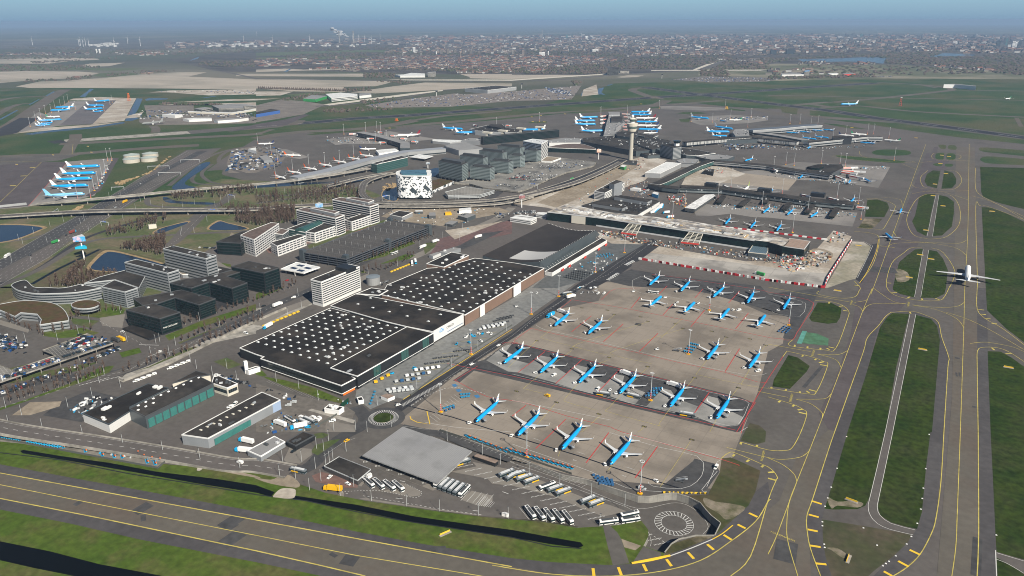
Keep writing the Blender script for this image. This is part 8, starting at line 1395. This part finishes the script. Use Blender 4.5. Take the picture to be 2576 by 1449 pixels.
town('10: 600,640 1300,570 2500,560 2576,690 1900,700 1100,690',1500);town('20: 0,560 700,570 1100,600 900,640 0,700',700);town('20: 1100,540 1900,500 2576,520 2576,560 1700,555 1150,570',450);town('10: 1600,450 2576,440 2576,540 1300,530',450,8,16);town('20: 0,400 2576,400 30: 0,400 2300,420 2300,490 1600,520 600,530 0,540 20: 1000,520 0,520',1700,8,18);town('20: -1200,370 2576,350 30: 1800,350 2576,370 2576,430 30: 0,420 20: -1000,420',1500,10,25,1.2);town('10: -900,430 1000,400 2576,380 2576,440 0,470 -900,490',500,8,16,1.6);town('10: 0,600 600,590 700,640 0,680',200);town('00: 0,540 900,530 900,550 0,560',90);town('30: 1900,500 2576,480 2576,530 2000,540',120,8,20);town('30: 0,700 400,700 700,745 0,760',40);town('20: 1980,590 2576,600 2500,650',40)
TB.build('distant_town',hm,kind='stuff')
tank=MB()
for i in range(120):p=P('00: %d,%d'%(rt.choice((rt.uniform(900,1190),rt.uniform(2100,2576),rt.uniform(2100,3600))),rt.uniform(440,476)))[0];q=W(p,0);tank.cyl(q.x,q.y,0,18,rt.uniform(14,30),None,10)
tank.build('distant_storage_tanks',hm[2],kind='stuff')
hr=[('10',1590,527,27,50,'white'),('10',1863,545,28,42,'beige'),('10',1930,540,28,48,'beige'),('10',2000,538,28,38,'beige'),('10',2090,540,28,36,'beige'),('10',2160,540,28,32,'beige'),('10',2240,545,28,33,'beige'),('10',2058,583,14,60,'brown'),('10',893,592,14,42,'grey'),('10',806,592,22,26,'brown'),('10',1476,572,16,38,'pale'),('10',1662,568,18,36,'pale'),('10',1386,552,10,36,'grey'),('10',2095,455,12,44,'grey'),('10',1815,545,10,28,'white'),('20',293,390,26,42,'pale'),('20',550,390,16,36,'teal'),('20',748,405,22,42,'white'),('20',838,410,12,36,'brown'),('20',925,415,12,26,'pale'),('20',328,390,10,36,'grey'),('20',400,395,10,38,'grey'),('20',1462,535,18,52,'pale'),('20',1465,428,12,30,'grey'),('20',1665,430,14,36,'grey'),('20',1932,448,16,36,'pale'),('20',1980,460,10,38,'pale'),('20',1902,445,10,28,'pale'),('20',2360,442,12,22,'white'),('20',2500,468,16,28,'white'),('20',2405,470,24,26,'pale'),('20',2535,550,30,42,'dark'),('20',2080,508,20,30,'grey'),('20',1910,498,22,24,'white'),('20',110,555,24,48,'brown'),('20',300,560,56,34,'white'),('20',365,555,10,40,'white'),('20',443,545,8,34,'grey'),('20',232,510,14,45,'pale'),('20',372,515,10,32,'beige'),('20',415,495,9,30,'beige'),('20',530,540,60,28,'grey'),('20',835,518,60,22,'white'),('20',1000,500,30,18,'white'),('20',1137,535,18,28,'grey'),('20',1320,548,50,20,'brown'),('20',5,548,16,44,'pale'),('20',850,450,20,30,'dark'),('30',235,380,12,36,'dark'),('30',935,380,22,40,'teal'),('30',1070,518,14,20,'white'),('30',1440,488,22,32,'dark'),('30',1880,445,32,26,'white'),('30',2278,425,12,48,'brown'),('30',2310,480,26,66,'dark'),('30',2395,455,14,68,'teal'),('30',2375,440,10,60,'dark'),('30',2465,478,20,62,'white'),('30',2492,475,12,52,'white'),('30',2530,470,16,66,'dark'),('30',2425,472,22,22,'white'),('30',2260,485,28,34,'dark'),('30',430,540,36,46,'grey'),('30',220,540,70,42,'dark'),('30',50,548,48,46,'dark'),('30',75,480,12,32,'white'),('30',280,475,20,28,'pale'),('30',398,480,20,28,'pale'),('30',615,508,14,24,'white'),('30',1740,375,8,26,'beige'),('30',1110,350,8,24,'beige'),('00',975,535,12,42,'white'),('00',1005,535,12,42,'white'),('10',895,445,40,22,'grey'),('10',910,405,40,16,'pale'),('10',1500,428,26,18,'pale')]
hc={'white':white,'beige':hm[6],'brown':brickB,'grey':hm[3],'pale':hm[4],'teal':mat('teal_glass',(.06,.16,.17)),'dark':mat('dark_tower',(.03,.045,.06))}
wnd=mat('far_windows',(.07,.08,.09))
for i,(t,u,v,w_,hp,c)in enumerate(hr):
 p=P('%s: %d,%d'%(t,u,v))[0];q=W(p,0);mpp=q.length/F*.25;hh=hz(p,p[1]-hp/4);ww=w_*mpp;o=empty('tower_block',q,math.atan2(-q.x,q.y)+.3,label='%s tower block on the horizon, %s from the left%s'%(c,nth(sorted(hr,key=lambda a:int(a[0][0])*2576+a[1]).index(hr[i])),''),cat='tower block',group='tower blocks of the distant city')
 b=MB();b.box((0,0,0),(ww,ww*.5,hh));b.build('wall',hc[c],o);b=MB();b.box((0,0,hh),(ww*.4,ww*.3,hh*.06));b.build('roof_unit',hm[3],o)
 for k in range(4):b=MB();b.box((0,0,hh*(.15+k*.2)),(ww*1.01,ww*.52,hh*.07));b.build('window_band',wnd,o)
def turbine():
 o=empty('wind_turbine',(0,0,0),cat='wind turbine');b=MB();b.cyl(0,0,0,80,2.4,1.5,6);b.build('tower',white,o);b=MB();b.box((0,0,78),(8,4,4));b.build('nacelle',white,o);b=MB()
 for k in range(3):a=.4+k*2.094;b.bar((0,-4,81),(34*math.sin(a),-4,81+34*math.cos(a)),.7)
 b.build('rotor',white,o);return o
WT=Proto(turbine)
for i,s in enumerate(('00: 330,455','00: 798,462','00: 812,462','00: 840,468','00: 865,468','00: 898,470','00: 1155,475','00: 1288,440','00: 1415,465','00: 2455,425','10: 168,440','10: 541,420','10: 975,405','10: 1035,415','10: 1095,425','10: 1162,440','10: 1250,390','20: 698,385','10: 10,370')):WT.put(W(P(s)[0],0),.3,'white wind turbine on the horizon, %s from the left'%nth(i if i<18 else 10),'wind turbines on the horizon')
q=W(P('10: 910,445')[0],0);o=empty('chimney_pair',q,label='pair of power station chimneys in the far harbour',cat='chimney')
for dx in(-120,130):b=MB();b.cyl(dx,0,0,170,9,6,10);b.build('chimney_stack',conW,o)
q2=W(P('20: 302,385')[0],0);b=MB();b.cyl(0,0,0,hz(P('20: 302,385')[0],P('20: 302,295')[0][1]),8,4,6);b.build('radio_mast',conW,loc=q2,label='thin radio mast beside the pale square tower block on the horizon',cat='mast')
def clutter(nmn,s,n,cols,smax=5,zb=GB):
 b=MB();pl=P(s)
 for p in scatter(pl,n,rt):
  q=W(p,zb);b.box((q.x,q.y,zb),(rt.uniform(.8,smax),rt.uniform(.6,smax*.45),rt.uniform(.3,smax*.45)),rt.uniform(0,3.1),rt.randrange(len(cols)))
 b.build(nmn,cols,kind='stuff')
rust=mat('rust',(.22,.10,.06));mb=mat('muted_blue',(.06,.16,.26));site=[greyL,white,MT['timber'],rust,mb,greyD,conW,galv,greyD,conW,sandD,grey,brickB,red];eq=[white,greyL,greyD,mb,greyD,galv,black,grey,greyL,blueD]
for s,n,k in(('21: 900,860 1400,960 2350,1090 31: 500,1130 560,1200 200,1240 21: 2300,1160 1700,1060 1250,1000 950,930',420,4),('31: 430,1080 640,1100 600,1220 200,1290 100,1230',150,5),('31: 650,890 800,900 760,980 600,1000',40,4),('21: 520,640 700,480 1000,300 1300,230 1300,330 900,560 600,650',60,3),('21: 1030,200 1350,130 1340,250 1100,270',70,4),('21: 1540,520 1760,500 1750,640 1560,600',70,5),('21: 1150,380 1400,380 1400,560 1200,560',90,4),('21: 1800,250 2050,200 2300,230 2000,330',80,3),('21: 0,690 240,670 240,710 0,740',30,4),('21: 380,700 560,740 540,790 400,770',30,4),('21: 900,870 1040,900 1000,940 900,920',40,5)):clutter('construction_clutter',s,n,site,k)
for s,n,k in(('31: 0,290 600,330 900,400 880,420 300,360 0,330',90,3),('31: 900,230 1200,230 1180,260 900,250',30,4),('31: 0,600 900,690 880,740 0,690',110,3),('21: 2000,590 2576,640 2576,690 2000,640',60,3),('C: 0,590 1500,640 2400,600 2400,640 1200,690 0,640',150,4),('C: 750,370 1900,330 1900,360 900,400',90,4),('10: 700,1380 1700,1420 1600,1449 700,1440',90,4),('A: -50,330 120,330 120,700 0,700',60,4),('A: 450,300 620,300 640,640 450,500',60,4),('12: 650,1040 1000,1160 980,1210 600,1100',10,2),('02: 700,1230 900,1100 1160,1110 900,1320',80,4),('03: 30,20 620,30 1650,230 1600,330 700,170',60,3),('12: 150,1300 650,1250 640,1440 100,1449',40,3),('21: 560,1240 1000,1100 1100,1180 800,1330',60,3),('11: 1250,650 2300,640 2200,860 1300,860',70,3),('01: 930,440 1010,340 1090,180 1120,180 1040,400 960,480',40,5),('22: 640,-30 900,-20 860,60 660,60',25,4)):clutter('apron_equipment',s,n,eq,k)
for s,n,h_ in(('A: 0,730 300,710 860,900 600,950',60,12.6),('A: 640,760 800,760 1200,850 1000,890',60,15.6),('A: 80,650 160,350 350,380 280,680',50,14.5),('C: 180,350 400,340 400,430 190,440',20,13.5),('B: 700,230 560,130 900,100 1150,190',30,12.5),('21: 850,600 1400,590 1450,620 1250,700',40,9),('21: 1700,440 2500,530 31: 850,620 21: 2500,560',50,9.7)):clutter('roof_plant',s,n,[greyD,greyL,greyD,grey],4,h_)
for s,n in(('02: 0,460 180,500 150,640 0,640',50),('12: 1900,930 11: 1050,1060',0),('11: 1250,1400 1340,1380 1330,1400',8),('D: 700,1030 800,1050 800,1110 640,1090',14),('02: 2300,870 2576,980 2576,1010 2250,900',16),('11: 2380,700 2576,690 2576,760 2420,740',30),('B: 1600,760 2300,700 2300,760 1700,900',40),('B: 900,1090 1300,1100 1200,1190 800,1130',20)):
 if n:clutter('parked_vehicle_stuff',s,n,[CC['dark'],CC['grey'],greyL,CC['dark'],CC['blue']],4,6.5 if s[0]=='B' else GB)
b=MB();r5=random.Random(4);q=W(P('10: 935,375')[0],0);z0=hz(P('10: 935,440')[0],P('10: 935,372')[0][1]);q=W(P('10: 935,440')[0],0);q.z=z0
A=q;Bp=W(P('10: 805,440')[0],0);Bp.z=hz(P('10: 805,440')[0],P('10: 805,316')[0][1])
for k in range(26):
 f=k/25;c=A.lerp(Bp,f)+Vector((r5.uniform(-1,1),r5.uniform(-1,1),r5.uniform(-1,1)))*40*f;R_=8+20*f*r5.uniform(.6,1)
 b.loft([[(c.x+R_*1.6*math.sin(math.pi*i/5)*math.cos(6.2832*j/7),c.y+R_*math.sin(math.pi*i/5)*math.sin(6.2832*j/7),c.z-R_*.6*math.cos(math.pi*i/5))for j in range(7)]for i in range(6)],cap=False)
b.build('smoke_plume',mat('steam',(.42,.43,.45)),kind='stuff',smooth=True)
for i,s in enumerate(('00: 1300,1012','10: 1415,1218','30: 1330,1065','20: 2160,1098')):
 q=W(P(s)[0],GB);o=empty('lattice_tower' if i==2 else 'works_machine',q,label=('cluster of orange piling frames on the far sand field','orange works machine beside the runway','red and white lattice radar tower in the grass','yellow works machine by the far mast')[i],cat='tower' if i==2 else 'machine')
 m_=(orange,orange,red,yellow)[i];hgt=(26,5,28,6)[i];b=MB()
 for x,y in((-3,-3),(3,-3),(3,3),(-3,3)):b.bar((x*1.4,y*1.4,0),(x*.5,y*.5,hgt),.5)
 for k in range(4):b.box((0,0,hgt*k/4),(5,5,.6))
 b.build('frame',m_,o);b=MB();b.box((0,0,hgt),(5,5,2.5));b.build('top_cabin',m_ if i!=2 else white,o)
for s,n in(('02: -50,470 300,560 260,680 -50,600',60),('02: 160,850 620,730 600,700 140,820',50),('02: 0,880 240,860 20,940',20),('02: 560,560 1000,470 1130,540 700,640',60),('02: 20,1070 560,880 1180,640 1150,620 540,860 0,1040',80),('02: 1700,520 1740,530 1740,545 1700,540',0),('11: 1180,1400 1200,1380 1300,1420 1280,1440',6),('02: 780,1150 900,1110 1060,1090 860,1180',12),('12: 20,1060 160,1010 420,1110 400,1140',14),('11: 2200,650 2300,640 2300,660 2210,670',6),('21: 330,640 0,720 0,690 300,620',0),('B: 1100,930 1500,880 1900,960 1600,1040 1250,1050',60),('B: 1500,740 1900,690 2400,720 2300,800 1900,850 1400,820',50)):
 if n:clutter('parked_vehicle_stuff',s,n,[CC['dark'],CC['grey'],CC['dark'],greyL,CC['dark'],CC['blue'],white],3.6,6.4 if s[0]=='B' else 4.7 if s[4:11]in('160,850','560,560','0,880 2')else GB)
hv=bpy.data.materials.new('haze_air');hv.use_nodes=True;hn=hv.node_tree;hn.nodes.clear()
pv=hn.nodes.new('ShaderNodeVolumePrincipled');pv.inputs['Color'].default_value=(.37,.54,.79,1);pv.inputs['Density'].default_value=5.5e-5;pv.inputs['Anisotropy'].default_value=0
ho=hn.nodes.new('ShaderNodeOutputMaterial');hn.links.new(pv.outputs[0],ho.inputs['Volume'])
hb=MB();e=E_+500
hb.prism([(-e,-2000),(e,-2000),(e,1.15*E_+500),(-e,1.15*E_+500)],-8,300,0,0,True)
hb.build('haze',hv,kind='stuff')
finish_marks()
